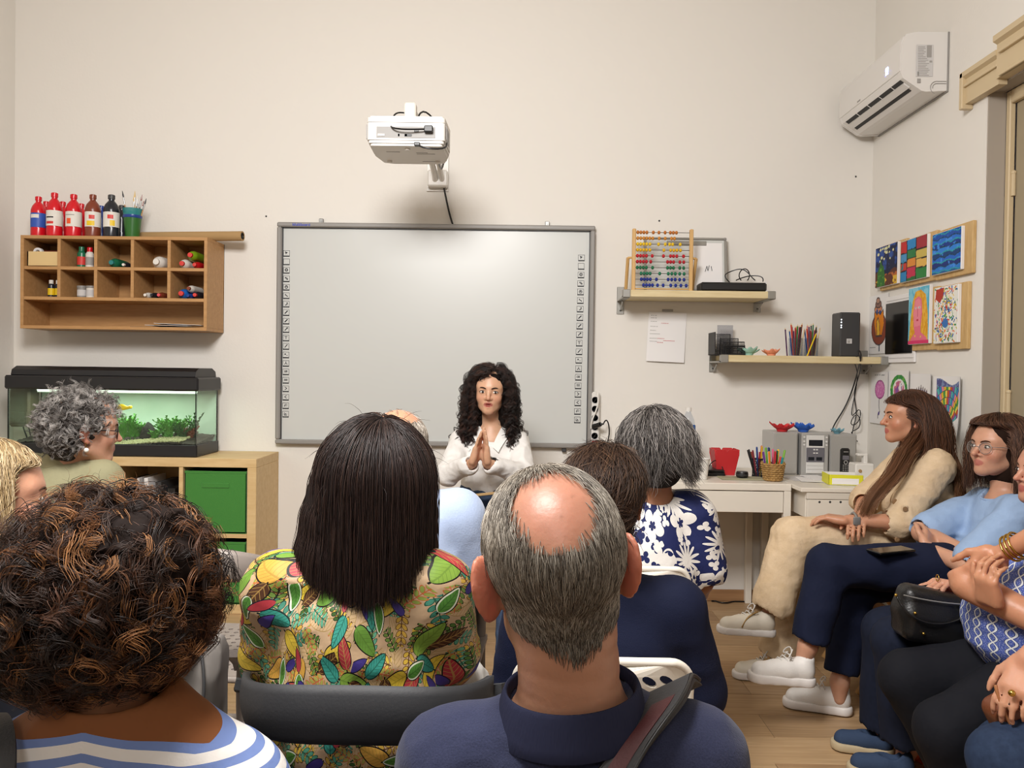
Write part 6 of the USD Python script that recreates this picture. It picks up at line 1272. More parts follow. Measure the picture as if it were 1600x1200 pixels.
def shoe(p, name, heel, toe, up, w, mats, lab=None, laces=True, low=False, hgt=.062, trim=None, sole_h=.028, h=.0038):
    """a lace-up shoe: sole, upper, tongue, laces. heel and toe: the ends of the sole on its underside"""
    heel, toe = np.asarray(heel, float), np.asarray(toe, float); L = np.linalg.norm(toe - heel); f = unit(toe - heel); u = unit(np.asarray(up, float) - f * (np.asarray(up) @ f)); r = np.cross(f, u)
    R = np.stack([r, f, u], 1); P = lambda x, y, z: heel + R @ V(x, y, z)
    S = Solid(); hs = sole_h / 2
    S.cap(P(0, w * .9, hs), P(0, L * .35, hs), w * .84, w * .80, k=.01); S.cap(P(0, L * .35, hs), P(.006 * 0, L - w, hs), w * .80, w * 1.0, k=.01)
    S.box(P(0, L / 2, -.05), V(w * 2, L, .05), .002, R, k=.003, cut=True); S.box(P(0, L / 2, sole_h + .05), V(w * 2, L, .05), .002, R, k=.003, cut=True)
    part(p, 'shoe_sole', S.mesh(h), mats[1], in_world=True, smooth=True, label=None)
    S = Solid(); top = hgt + .02
    S.cap(P(0, w * 1.0, sole_h + .012), P(0, L * .45, sole_h + .014), w * .72, w * .74, k=.02).cap(P(0, L * .45, sole_h + .014), P(0, L - w * 1.05, sole_h + .004), w * .74, w * .78, k=.02)
    if not low: S.cap(P(0, w * 1.05, sole_h + .03), P(0, w * .95, top), w * .70, w * .62, k=.02).cap(P(0, w * 1.3, top - .02), P(0, L * .62, sole_h + .022), w * .58, w * .50, k=.025)
    else: S.cap(P(0, w * .9, sole_h + .02), P(0, w * .9, sole_h + .042), w * .68, w * .62, k=.02)
    S.box(P(0, L / 2, sole_h * .8 - .1), V(w * 2, L, .1), .002, R, k=.004, cut=True)
    if not low: S.cap(P(0, w * .95, top - .012), P(0, w * 1.0, top + .08), w * .46, w * .55, k=.006, cut=True)
    else: S.ell(P(0, L * .36, sole_h + .062), V(w * .55, L * .22, .034), R, k=.006, cut=True)
    part(p, 'shoe_upper', S.mesh(h), mats[0], **WS)
    if laces:
        ls = []
        for j in range(5):
            y = L * (.40 + .062 * j); z = sole_h + .072 - .0088 * j; q = w * .46
            ls.append(tube([P(-q, y, z - .016), P(-q * .5, y + .006, z - .002), P(q * .5, y + .012, z), P(q, y + .016, z - .014)], .0028, 5))
        for s in (-1, 1): ls.append(tube(spline([P(0, L * .40, sole_h + .078), P(s * .02, L * .42, sole_h + .09), P(s * .032, L * .47, sole_h + .07), P(s * .012, L * .43, sole_h + .076)], 12), .0024, 5))
        part(p, 'laces', ls, mats[2], **WS)
    if trim:
        for s in (-1, 1): part(p, 'shoe_trim', [tube(spline([P(s * w * .80, L * .62, sole_h + .006), P(s * w * .66, L * .56, sole_h + .034), P(s * w * .52, L * .36, sole_h + .07)], 10), .0035, 5)], trim, **WS)
# ---------------------------------------------------------------- hair
def scalp_points(H, n, keep, seed=0, r=(.077, .099, .087), c=(0, -.008, .042)):
    """points and normals on the scalp, where keep(local point) is true"""
    rg = np.random.default_rng(seed); P = []
    while sum(map(len, P)) < n:
        q = rg.normal(size=(n * 3, 3)); q /= np.linalg.norm(q, axis=1)[:, None]; p = q * r + c; P.append(p[keep(p)])
    p = np.vstack(P)[:n]; nm = (p - V(*c)) / np.square(V(*r)); return p, nm / np.linalg.norm(nm, axis=1)[:, None]
def comb(pos, d, length, n, pull, walls, stiff=.75, wob=.0, seed=0, fix=None):
    """hair growing from pos along d: each step turns towards pull(pos, dir, t), kept outside the walls (centre, radii, rotation)"""
    rg = np.random.default_rng(seed); N = len(pos); length = np.broadcast_to(length, (N,)); ds = length / (n - 1); out = [pos.copy()]; p = pos.copy(); d = d.copy(); frozen = np.zeros(N, bool)
    for i in range(1, n):
        g = pull(p, d, i / (n - 1)); d = stiff * d + (1 - stiff) * g + wob * rg.normal(size=(N, 3)); d /= np.linalg.norm(d, axis=1)[:, None] + 1e-9
        q = p + d * ds[:, None]
        for c, r, R in walls:
            x = (q - c) @ R; e = np.linalg.norm(x / r, axis=1); m = e < 1
            if m.any():
                x[m] = x[m] / e[m][:, None]; q[m] = x[m] @ np.asarray(R).T + c
        if fix is not None: q = fix(q)
        dd = q - p; ln = np.linalg.norm(dd, axis=1); ok = ln > 1e-9; d[ok] = dd[ok] / ln[ok][:, None]
        q = p + d * np.minimum(ds, ln * 1.0 + 1e-9)[:, None]
        p = q; out.append(p.copy())
    return np.stack(out, 1)
def locks(G, kids, radius, seed=0, tip=.35, root=.6, jitter=.0):
    """children around guide hairs, gathered towards the tip"""
    rg = np.random.default_rng(seed); N, n, _ = G.shape; o = rg.normal(size=(N, kids, 3)); o[:, 0] *= .2; t = np.linspace(0, 1, n)
    w = (root + (1 - root) * np.sin(PI * np.clip(t * 1.3, 0, 1)) ) * (1 - (1 - tip) * t)
    K = G[:, None] + radius * o[:, :, None, :] * w[None, None, :, None]
    return K.reshape(N * kids, n, 3)
def curled(G, amp, wave, seed=0, grow=.25):
    """winds each hair into a helix of the given radius and pitch"""
    rg = np.random.default_rng(seed); N, n, _ = G.shape; t = np.gradient(G, axis=1); t /= np.linalg.norm(t, axis=2, keepdims=True) + 1e-9
    a = np.cross(t, V(.3, .5, .81)); a /= np.linalg.norm(a, axis=2, keepdims=True) + 1e-9; b = np.cross(t, a)
    s = np.concatenate([np.zeros((N, 1)), np.cumsum(np.linalg.norm(np.diff(G, axis=1), axis=2), 1)], 1)
    am = amp * rg.uniform(.6, 1.3, (N, 1)) * np.clip(np.linspace(0, 1, n) / grow, 0, 1)[None]; ph = rg.uniform(0, 2 * PI, (N, 1)) + rg.choice([-1, 1], (N, 1)) * 2 * PI * s / (wave * rg.uniform(.75, 1.35, (N, 1)))
    return G + am[..., None] * (np.cos(ph)[..., None] * a + np.sin(ph)[..., None] * b)
def hair_tint(n, cols, probs, seed=0, var=.15, group=1):
    rg = np.random.default_rng(seed); k = rg.choice(len(cols), -(-n // group), p=probs); c = np.array([C(x) for x in cols])[k] * rg.uniform(1 - var, 1 + var, (len(k), 1)); return np.repeat(c, group, 0)[:n]
def hair_part(p, base, curves, width, tints, base_col, **IW):
    b = part(p, 'hair', base, 'hair_base', in_world=True, smooth=True, tint=np.tile(C(base_col), (len(base.vertices), 1)))
    for cv, w, t in zip(curves, width, tints): strands(b, 'strands', list(cv), w, 'hair', tint=t)
    return b
def cyl_uv(v, c, axis_y=True):
    """wraps a torso: u metres round the back from its middle, w height"""
    x, y = v[:, 0] - c[0], v[:, 1] - c[1]; a = np.arctan2(x, -y); return a * .17, v[:, 2]
class Frame:
    """sitter's own axes: forward f, right r, up"""
    def __init__(s, base, yaw): s.b = V(*base); s.R = rotz(math.radians(yaw)); s.f = s.R @ V(0, 1, 0); s.r = s.R @ V(1, 0, 0)
    def w(s, x, y, z): return s.b + s.R @ V(x, y, z)
MATS['clear_lens'] = usdkit.material(stage, '/World/Looks/clear_lens', {'t': ('transparent_bsdf', {'color': V(.97, .97, .97)}), 'g': ('glossy_bsdf', {'color': V(1, 1, 1), 'roughness': .03}), 'm': ('mix_closure', {'fac': .06})}, [('t.bsdf', 'm.closure1'), ('g.BSDF', 'm.closure2')], surface='m.closure')

def skin_roots(m, H, n, keep, seed=0):
    """hair roots on the body mesh itself where keep(local point) is true (it may return a likelihood)"""
    rg = np.random.default_rng(seed); v = np.asarray(m.vertices); nv = meshkit.arrays(m, True)[2]; q = H.l(v); sel = (np.abs(q) < .16).all(1); v, nv, q = v[sel], nv[sel], q[sel]
    k = np.asarray(keep(q), float); i = rg.choice(len(v), n, p=k / k.sum()); P = v[i] + rg.normal(scale=.0016, size=(n, 3)); P -= nv[i] * ((P - v[i]) * nv[i]).sum(1)[:, None]; return P, nv[i], q[i]
def lying_hair(P, N, flow, length, n, lift=.0012, seed=0, wob=.12):
    """short hair that lies along the surface: flow(P) gives the way it is combed"""
    rg = np.random.default_rng(seed); f = flow + rg.normal(scale=wob, size=P.shape); f -= N * (f * N).sum(1)[:, None]; f /= np.linalg.norm(f, axis=1)[:, None]; L = np.broadcast_to(length, (len(P),))[:, None]
    t = np.linspace(0, 1, n); return np.stack([P + f * L * x + N * (lift * math.sin(PI * x * .8) * 2 + L * .05 * x - (L * x) ** 2 * 3.5) for x in t], 1)

def trim(G, zend, n):
    """cuts each hair where it falls below zend(x, y) and spaces n points along what is left"""
    out = np.empty((len(G), n, 3)); z = zend(G[..., 0], G[..., 1]) 
    for i in range(len(G)):
        below = np.nonzero(G[i, :, 2] < z[i])[0]; k = max(below[0] if len(below) else len(G[i]) - 1, 2); x = np.linspace(0, k, n); a = np.floor(x).astype(int); b = np.minimum(a + 1, k); f = (x - a)[:, None]; out[i] = G[i, a] * (1 - f) + G[i, b] * f
    return out

def skin_cap(bm, H, keep, off=.0006):
    """the haired part of the scalp, lifted off the body mesh"""
    b = bm.copy(); q = H.l(b.vertices); kb = np.asarray(keep(q)) > .55; b.update_faces(kb[b.faces].all(1) & (np.abs(q[b.faces]).max((1, 2)) < .16)); b.remove_unreferenced_vertices(); return trimesh.Trimesh(b.vertices + meshkit.arrays(b, True)[2] * off, b.faces, process=False)
# ================================================================ a seated figure: joints, then body, top, trousers
class Joints: pass
def sitter(base, yaw, nb, shl, shr, seat=.45, **kw):
    """joints in world places; what is not given follows the usual seated pose. l and r are the sitter's own sides"""
    J = Joints(); F = Frame((base[0], base[1], 0), yaw); J.F = F; z = nb[2]
    J.nb, J.shl, J.shr = np.asarray(nb, float), np.asarray(shl, float), np.asarray(shr, float)
    mid = (J.shl + J.shr) / 2; w = np.linalg.norm(J.shl - J.shr) / 2
    J.hip = F.w(0, 0, seat + .10); J.wst = .45 * J.hip + .55 * (mid + V(0, 0, -.06)) - F.f * .01
    for s, n in ((-1, 'l'), (1, 'r')):
        sh = getattr(J, 'sh' + n)
        setattr(J, 'el' + n, sh + F.R @ V(s * .035, .05, -.25)); setattr(J, 'wr' + n, F.w(s * .12, .30, seat + .17)); setattr(J, 'kn' + n, F.w(s * .11, .44, seat + .05)); setattr(J, 'an' + n, F.w(s * .11, .42, .09)); setattr(J, 'hp' + n, J.hip + F.R @ V(s * .09, .02, 0))
    for k, v in kw.items(): setattr(J, k, np.asarray(v, float))
    return J
def torso(S, J, d, g=1.0, k=.05):
    F = J.F; R = F.R; w = np.linalg.norm(J.shl - J.shr) / 2; mid = (J.shl + J.shr) / 2; ax = unit(J.shr - J.shl); up = unit(mid - J.wst); fw = np.cross(up, ax); Rt = np.stack([ax, fw, np.cross(ax, fw)], 1)
    ch = mid - up * .085
    S.ell(ch, V(w * .92 + d, .098 * g + d, .13 + d), Rt, k=k); S.ell(mid - up * .19 + fw * .0, V(w * .82 * g + d, .098 * g + d, .13), Rt, k=k)
    S.ell(J.wst, V(.128 * g + d, .098 * g + d, .12), Rt, k=k); S.ell(J.hip + V(0, 0, .0), V(.165 * g ** .5 + d, .125 * g + d, .115 + d * .5), R, k=k)
    S.cap(J.nb + V(0, 0, -.055) + F.f * .01, J.shl, .045 + d, .046 + d, k=.045).cap(J.nb + V(0, 0, -.055) + F.f * .01, J.shr, .045 + d, .046 + d, k=.045)
def bust(S, J, d, r=.055):
    F = J.F; mid = (J.shl + J.shr) / 2
    for s in (-1, 1): S.ell(mid + F.R @ V(s * .075, .085, -.15), V(r, r * .8, r) + d, F.R, k=.05)
def arms(S, J, d, upto=1.0, a=1.0, which='lr', cuff=True):
    """upto: 1 to the wrist, .5 to the elbow, less for short sleeves"""
    for n in which:
        sh, el, wr = (getattr(J, x + n) for x in ('sh', 'el', 'wr'))
        if upto <= .5: S.cap(sh, sh + (el - sh) * upto * 2, .046 * a + d, .041 * a + d * 1.3, k=.02)
        else: S.cap(sh, el, .046 * a + d, .037 * a + d, k=.02).cap(el, el + (wr - el) * (upto - .5) * 2, .037 * a + d, .025 * a + d, k=.02)
        if upto < 1: 
            e = sh + (el - sh) * upto * 2 if upto <= .5 else el + (wr - el) * (upto - .5) * 2; dr = unit(el - sh) if upto <= .5 else unit(wr - el); S.cap(e + dr * .012, e + dr * .09, .030 * a + d * .75, .040 * a + d, k=.004, cut=True)
def legs(S, J, d, g=1.0, upto=1.0, flare=0.0):
    for n in 'lr':
        hp, kn, an = (getattr(J, x + n) for x in ('hp', 'kn', 'an')); e = kn + (an - kn) * upto
        S.cap(hp, kn, .080 * g + d, .056 * g + d, k=.03).cap(kn, kn + (e - kn) * .45, .055 * g + d, .052 * g + d + flare * .4, k=.02).cap(kn + (e - kn) * .45, e, .052 * g + d + flare * .4, .034 * g + d + flare, k=.02)
        if upto < 1.0: S.cap(e + unit(an - kn) * .012, e + unit(an - kn) * .1, .022 + d + flare, .03 + d + flare, k=.006, cut=True)
def figure(p, J, H, skin, h=.005, lips='#a85650', blush=.3, fem=True, arm=1.0, g=1.0, hands=True, neck_r=(.050, .056), foot=True, tint_fn=None, extra=None, legs_on=True, **head_kw):
    S = Solid(); add_head(S, H, **head_kw); neck(S, H, J.nb + V(0, 0, -.03), *neck_r); torso(S, J, -.004, g); arms(S, J, -.003, a=arm)
    if legs_on: legs(S, J, -.006)
    if hands is True:
        for n, s in (('l', -1), ('r', 1)):
            w, e = getattr(J, 'wr' + n), getattr(J, 'el' + n); d = unit(w - e); add_hand(S, w, unit(d + V(0, 0, -.2)), V(0, 0, -1) - J.F.r * s * .3, -J.F.r * s, (.35, .4, .3))
    if extra: extra(S)
    if legs_on and foot:
        for n in 'lr': a = getattr(J, 'an' + n); S.cap(a, a + J.F.f * .10 + V(0, 0, -.045), .034, .026, k=.02)
    m = S.mesh(h); t = skin_tint(m, skin, H, lips, blush)
    if tint_fn is not None: t = tint_fn(m, t)
    part(p, 'body', m, 'skin', in_world=True, smooth=True, tint=t); return m
def neck_hole(S, J, r=.066, drop=.0, front=.0):
    S.cap(J.nb + V(0, 0, .004 - drop) + J.F.f * front, J.nb + V(0, 0, .12) + J.F.f * (.03 + front), r, r + .02, k=.012, cut=True)
def band(pts, w, t, n=6):
    """a flat strap along pts; w: the width vectors"""
    p = np.asarray(pts, float); w = np.asarray(w, float); tg = np.gradient(p, axis=0); nn = np.cross(tg, w); nn /= np.linalg.norm(nn, axis=1)[:, None]
    q = np.concatenate([p[:, None] + s * w[:, None] * .5 * .98 + e * nn[:, None] * t / 2 for s, e in ((-1, -1), (-1, 1), (1, 1), (1, -1))], 1); N = len(p)
    v = q.reshape(-1, 3); f = []
    for i in range(N - 1):
        for j in range(4):
            a, b, c, d = i * 4 + j, i * 4 + (j + 1) % 4, (i + 1) * 4 + (j + 1) % 4, (i + 1) * 4 + j; f += [[a, c, b], [a, d, c]]
    f += [[0, 1, 2], [0, 2, 3], [N * 4 - 4, N * 4 - 2, N * 4 - 3], [N * 4 - 4, N * 4 - 1, N * 4 - 2]]
    return trimesh.Trimesh(v, f, process=False)
def on_body(mesh, P, off=.002):
    """points moved to the nearest place on a mesh, lifted a little"""
    n = meshkit.arrays(mesh, True)[2]; i = cKDTree(mesh.vertices).query(P)[1]; return np.asarray(mesh.vertices)[i] + n[i] * off
def straight(H, spread=.5, back=.0, part_x=0., grav=1.0):
    """hair that lies down from a parting and then hangs"""
    dn = H.R.T @ V(0, 0, -1)
    def f(p, d, t):
        q = H.l(p); g = np.tile(dn, (len(p), 1)) * grav; top = np.clip((q[:, 2] - .05) / .07, 0, 1); r = np.hypot(q[:, 0] - part_x, q[:, 1] + .02) + 1e-6
        g[:, 0] += spread * top * (q[:, 0] - part_x) / r; g[:, 1] += spread * top * (q[:, 1] + .02) / r - back * top; g /= np.linalg.norm(g, axis=1)[:, None]; return g @ H.R.T
    return f
def cap_solid(H, t=.004, face=True, low=-.03):
    S = Solid().ell(H.w(0, -.008, .042), V(.076 + t, .098 + t, .085 + t) * H.k, H.R)
    S.ell(H.w(0, -.030, -.01), V(.070 + t, .074 + t, .075) * H.k, H.R, k=.03)
    if face: S.ell(H.w(0, .088, -.015), V(.070, .060, .105) * H.k, H.R, k=.015, cut=True)
    return S
def long_pull(H, away=.7, back=0.1, grav=1.0, part_x=.0):
    dn = H.R.T @ V(0, 0, -1)
    def f(p, d, t):
        q = H.l(p); g = np.tile(dn, (len(p), 1)) * grav; top = np.clip((q[:, 2] - .03) / .09, 0, 1); g[:, 0] += np.sign(q[:, 0] - part_x + 1e-6) * away * top * np.clip((t_out - np.abs(q[:, 0])) / .03, 0, 1) if (t_out := .085) else 0; g[:, 1] -= back * top
        g /= np.linalg.norm(g, axis=1)[:, None]; return g @ H.R.T
    return f
def head_walls(H, t=.008): return [(H.w(0, -.008, .042), V(.077 + t, .099 + t, .087 + t) * H.k, H.R), (H.w(0, .045, -.02), V(.062, .055, .09) * H.k, H.R)]

def swept(H, yf=.02, zb=.075, part_x=0., xs=.070, low=-.14):
    """keeps hair out of the face: below the brow nothing may hang in front of y = yf"""
    def fix(P):
        q = H.l(P); m = (q[:, 1] > yf) & (q[:, 2] < zb) & (q[:, 2] > low)
        if m.any(): q[m, 1] = yf; q[m, 0] = np.where(q[m, 0] > part_x, 1, -1) * np.maximum(np.abs(q[m, 0]), xs); return H.ws(q)
        return P
    return fix
mat('dark_trousers', '#20232c', .85)
def lower(p, J, m='dark_trousers', shoe_m='black_plastic', h=.014):
    S = Solid(); legs(S, J, .012, 1.0); S.ell(J.hip, V(.17, .125, .10), J.F.R, k=.03); part(p, 'trousers', S.mesh(h), m, **WS)
    for n in 'lr': a = getattr(J, 'an' + n); shoe(p, 'shoe', V(a[0], a[1], .002) - J.F.f * .06 + V(0, 0, 0), V(a[0], a[1], .002) + J.F.f * .18, (0, 0, 1), .036, (shoe_m, 'dark_grey', shoe_m), low=True, laces=False, h=.007)
# ================================================================ chairs
mat('taupe_plastic', '#8a8078', .45, bump=(200, .0003, (1, 1, 1))); mat('anthracite_plastic', '#242528', .62, bump=(200, .0003, (1, 1, 1))); mat('chair_white', '#e2dccf', .4); mat('light_wood', '#c79c62', .5, noise=(8, '#b4874e', (6, 6, 1)))
def arm_chair(lab, loc, rz, m, up=0.0):
    """stackable plastic armchair: curved back band running into sloping arms, perforated seat, splayed legs"""
    t = thing('arm_chair', lab, 'chair', loc, rz, group='plastic armchairs of the audience')
    def bandf(u, v):
        a = (u - .5) * 2 * 1.25; x = .195 * np.sin(a) / np.sin(1.25) ; y = -.215 + .13 * (np.abs(u - .5) * 2) ** 3.2
        z0 = .778 - (.055 - up) * (np.abs(u - .5) * 2) ** 2.4; h = .080 - .038 * (np.abs(u - .5) * 2) ** 3
        return np.stack([x, y - .012 * np.sin(PI * v), z0 - h * (1 - v)], -1)
    part(t, 'back_band', thick(grid(41, 7, bandf), -.012), m, smooth=True)
    for s in (-1, 1):
        P = spline([(s * .194, -.09, .70 + up), (s * .222, -.01, .672 + up), (s * .255, .10, .625 + up * .8), (s * .266, .18, .592 + up * .5), (s * .265, .205, .56)], 16); part(t, 'arm', band(P, np.array([V(.052, .0, .006 * s)] * 16), .016), m, smooth=30)
        part(t, 'leg', tube(spline([(s * .266, .20, .575), (s * .262, .205, .45), (s * .268, .235, .2), (s * .275, .25, 0)], 12), np.linspace(.019, .014, 12), 10), m, smooth=True)
        part(t, 'leg', tube(spline([(s * .20, -.205, .70), (s * .205, -.20, .45), (s * .232, -.25, .2), (s * .245, -.28, 0)], 12), np.linspace(.020, .014, 12), 10), m, smooth=True)
        part(t, 'side_rail', tube([(s * .255, .20, .43), (s * .215, -.19, .42)], .014, 8), m, smooth=True)
    pl = sg.Polygon([(-.235, -.19), (.235, -.19), (.265, .21), (-.265, .21)]).buffer(.02); holes = [sg.Point(-.20 + .0285 * i, -.16 + .03 * j).buffer(.0075, 2) for i in range(15) for j in range(12)]
    g = slab(pl.difference(U(holes)), .428, .440); part(t, 'seat', g, m, smooth=False); part(t, 'seat_rim', tube([(-.265, .225, .43), (.265, .225, .43)], .011, 8), m, smooth=True); part(t, 'seat_rim', tube([(-.22, -.205, .43), (.22, -.205, .43)], .011, 8), m, smooth=True)
    return t
A1 = arm_chair('anthracite plastic armchair under the woman in the leaf print blouse', (-.24, 1.435, 0), 0.0, 'anthracite_plastic', .025)
B1 = arm_chair('taupe plastic armchair of the blonde woman, with a grey bag on it', (-.90, 1.70, 0), -.08, 'taupe_plastic')
grp = 'plastic armchairs of the audience'
copies(B1, [((-.86, 2.36, 0), -.05), ((-.365, 2.30, 0), .02), ((-1.42, 2.68, 0), -.3)], ['empty taupe plastic armchair in front of the green boxes', 'taupe plastic armchair of the man in the light blue shirt', 'taupe plastic armchair of the woman with grey curls'], grp)
copies(A1, [((.06, .98, 0), 0), ((-.5, 1.0, 0), 0)], ['anthracite armchair of the balding man in navy', 'anthracite armchair of the woman with brown curls'], grp)
def white_chair(lab, loc, rz):
    t = thing('white_chair', lab, 'chair', loc, rz, group='white perforated chairs'); m = 'chair_white'
    pl = sg.box(-.165, 0, .165, .26).buffer(-.045).buffer(.045); hs = [shapely.affinity.rotate(shapely.affinity.scale(sg.Point(0, 0).buffer(.011, 3), 1.5, .75), 35 * (1 if i < 4 else -1)) for i in range(8)]
    holes = [shapely.affinity.translate(hs[i], -.117 + .0335 * i, .225 - .036 * j) for i in range(8) for j in range(5)]
    pr = prism(pl.difference(U(holes)), -.005, .005); v = pr.vertices.copy(); v[:, 1] += -.205 + .10 * (v[:, 0] / .185) ** 2 * .35 - .14 * (v[:, 2] - .0) ; v[:, 2] += .45; pr.vertices = v; part(t, 'back_rest', pr, m, smooth=False)
    rim = [(x, z) for x, z in pl.exterior.coords]; part(t, 'back_rim', tube([(x, -.205 + .035 * (x / .185) ** 2 - .14 * z, z + .45) for x, z in rim[::2] + rim[:1]], .0085, 8, False), m, smooth=True)
    part(t, 'seat', slab(sg.box(-.20, -.20, .20, .20).buffer(-.05).buffer(.05), .432, .446), m, smooth=30)
    for s in (-1, 1):
        part(t, 'leg', tube(spline([(s * .165, -.245, .60), (s * .18, -.20, .43), (s * .20, -.24, .15), (s * .205, -.25, 0)], 12), .011, 10), m, smooth=True); part(t, 'leg', tube([(s * .18, .17, .432), (s * .205, .21, 0)], .011, 10), m, smooth=True)
    return t
Wc = white_chair('white perforated chair behind the woman in the navy top', (.168, 1.76, 0), 0)
copies(Wc, [((.318, 2.50, 0), 0)], ['white perforated chair of the grey haired woman in the flower print'], 'white perforated chairs')
def folding_chair(lab, loc, rz):
    t = thing('folding_chair', lab, 'chair', loc, rz, group='wooden folding chairs along the side wall'); m = 'light_wood'
    for s in (-1, 1):
        part(t, 'leg', box(-.012, .012, -.018, .018, 0, .92, .004).apply_transform(trimesh.transformations.compose_matrix(angles=(-.33, 0, 0))).apply_translation((s * .20, .10 + .16, .002)) if 0 else tube([(s * .20, .26, .012), (s * .20, -.22, .80)], .013, 8), m, smooth=True)
        part(t, 'leg', tube([(s * .175, -.24, .012), (s * .175, .14, .44)], .013, 8), m, smooth=True)
    for k in range(6): part(t, 'seat_slat', box(-.19, .19, -.17 + .062 * k, -.118 + .062 * k, .438, .452, .004), m)
    for z in (.72, .62): part(t, 'back_slat', box(-.20, .20, -.22 + (.8 - z) * .6 - .006, -.22 + (.8 - z) * .6 + .010, z, z + .065, .004), m)
    for y, z in ((.205, .10), (-.195, .06)): part(t, 'cross_bar', tube([(-.19, y, z), (.19, y, z)], .009, 8), m, smooth=True)
    return t
Fc = folding_chair('wooden folding chair of the woman in the beige suit', (1.62, 3.41, 0), PI / 2)
copies(Fc, [((1.60, 3.0, 0), PI / 2), ((1.62, 2.65, 0), PI / 2), ((1.60, 2.3, 0), PI / 2), ((1.62, 1.92, 0), PI / 2)], ['wooden folding chair of the woman in pale blue', 'wooden folding chair of the person with the black bag', 'wooden folding chair of the person in the lattice blouse', 'wooden folding chair of the person in blue jeans'], 'wooden folding chairs along the side wall')
# grey bag on the blonde woman's chair, white cloth on the dark chair
mat('bag_grey', '#76716c', .8, bump=(30, .003, (1, 1, .2))); mat('cloth_white', '#c9c7c4', .85, bump=(60, .002, (1, 1, 1)))
gb = thing('grey_bag', 'soft grey bag hanging by the armchair behind the brown curls', 'bag', at(300, 1190, 1.74)); c_ = at(302, 1100, 1.72)
S = Solid().box(c_ + V(0, 0, -.02), V(.058, .045, .13), .04, k=.03).cap(c_ + V(-.02, 0, .10), c_ + V(.03, 0, .12), .035, .03, k=.04); S.after.append(fold(.022, 26, 4, (1, 1, .15))); part(gb, 'bag_body', S.mesh(.006), 'bag_grey', **WS)
part(gb, 'shoulder_cord', [tube(spline([c_ + V(-.03, -.05, .12), c_ + V(0, -.07, .05), c_ + V(.02, -.065, -.06), c_ + V(.0, -.05, -.14)], 14), .004, 6), tube(spline([c_ + V(.03, -.04, .13), c_ + V(.045, -.06, .06), c_ + V(.03, -.06, -.04)], 12), .0035, 6)], 'dark_grey', **WS)
c_ = at(727, 1062, 1.50); S = Solid().ell(c_, (.040, .035, .030), k=.02).ell(c_ + V(.01, 0, -.035), (.032, .04, .03), k=.03).ell(c_ + V(-.015, 0, .02), (.03, .03, .02), k=.02); S.after.append(fold(.014, 30, 6)); m_ = S.mesh(.005)
solo('white_cloth', m_, 'cloth_white', 'crumpled white cloth between the leaf print blouse and the dark armrest', 'cloth', smooth=True)
# ================================================================ the speaker: dark curly hair, white shirt, palms together
mat('white_cotton', '#e4e1dd', .8, spec=.2, bump=(45, .002, (1, 1, 1))); mat('denim', '#4a5a74', .85, noise=(60, '#3a4a64', (1, 1, 1)), bump=(300, .0006, (1, 1, 1))); mat('denim_dark', '#2c3950', .85, noise=(60, '#222d42', (1, 1, 1)))
SK1 = '#cc9e80'
sp = thing('person', 'woman with long dark curls in a white shirt, palms pressed together, facing the audience', 'person', (-.14, 3.85, 0))
H = Head(at(766, 614, 3.80), 180 - 3, -2, -2, .93)
Ys = 3.86
nb, shl, shr = at(768, 672, Ys), at(722, 690, Ys), at(806, 684, Ys)
ell_, elr_ = at(701, 740, 3.66), at(819, 744, 3.68); wl, wr = at(738, 724, 3.53), at(761, 724, 3.53); tipl, tipr = at(754, 669, 3.50), at(758, 669, 3.50)
hip = V((shl[0] + shr[0]) / 2, 3.90, .56); wst = at(764, 758, 3.86)
kl, kr = V(hip[0] - .13, 3.48, .55), V(hip[0] + .12, 3.48, .55); al, ar = V(hip[0] - .12, 3.40, .10), V(hip[0] + .11, 3.40, .10)
S = Solid(); add_head(S, H, mouth=.8, nose=.7, ears=False)
S.cap(H.w(0, -.02, -.04), nb + V(0, .0, -.02), .047, .052, k=.025)
S.ell(nb + V(0, -.005, -.085), (.13, .085, .10), k=.05).cap(nb + V(0, .02, -.06), wst, .09, .095, k=.04).cap(wst, hip, .10, .12, k=.04)
for sh, el_, w_ in ((shl, ell_, wl), (shr, elr_, wr)): S.cap(nb + V(0, 0, -.05), sh, .045, .042, k=.03).cap(sh, el_, .042, .034, k=.02).cap(el_, w_, .034, .022, k=.015)
for h_, k_, a_ in ((hip + V(-.09, 0, 0), kl, al), (hip + V(.09, 0, 0), kr, ar)): S.cap(h_, k_, .075, .055, k=.03).cap(k_, a_, .052, .036, k=.02)
add_hand(S, wl, tipl - wl, V(1, -.25, 0), V(-.1, 1, 0), (.02, .03, .02), s=.93, spread=.01, thumb_in=.7); add_hand(S, wr, tipr - wr, V(-1, -.25, 0), V(.1, 1, 0), (.02, .03, .02), s=.93, spread=.01, thumb_in=.7)
bm = S.mesh(.0038); part(sp, 'body', bm, 'skin', in_world=True, smooth=True, tint=skin_tint(bm, SK1, H, '#9c4c48', .3))
add_face(sp, H, bm, gaze=-.002)
S = Solid(); S.ell(nb + V(0, .0, -.10), (.155, .105, .115), k=.05).ell(nb + V(-.06, -.06, -.14), (.06, .05, .06), k=.05).ell(nb + V(.06, -.06, -.14), (.06, .05, .06), k=.05).cap(nb + V(0, .02, -.12), wst + V(0, -.0, .01), .125, .125, k=.05)
for sh, el_, w_ in ((shl, ell_, wl), (shr, elr_, wr)):
    cu = el_ + (w_ - el_) * .80; S.cap(nb + V(0, .01, -.055), sh, .052, .052, k=.04).cap(sh, el_, .052, .048, k=.02).cap(el_, cu, .048, .037, k=.02); S.cap(cu, cu + (w_ - el_) * .04, .040, .040, k=.004)
    S.cap(cu + (w_ - el_) * .06, w_ + (w_ - el_) * .6, .034, .04, k=.006, cut=True)
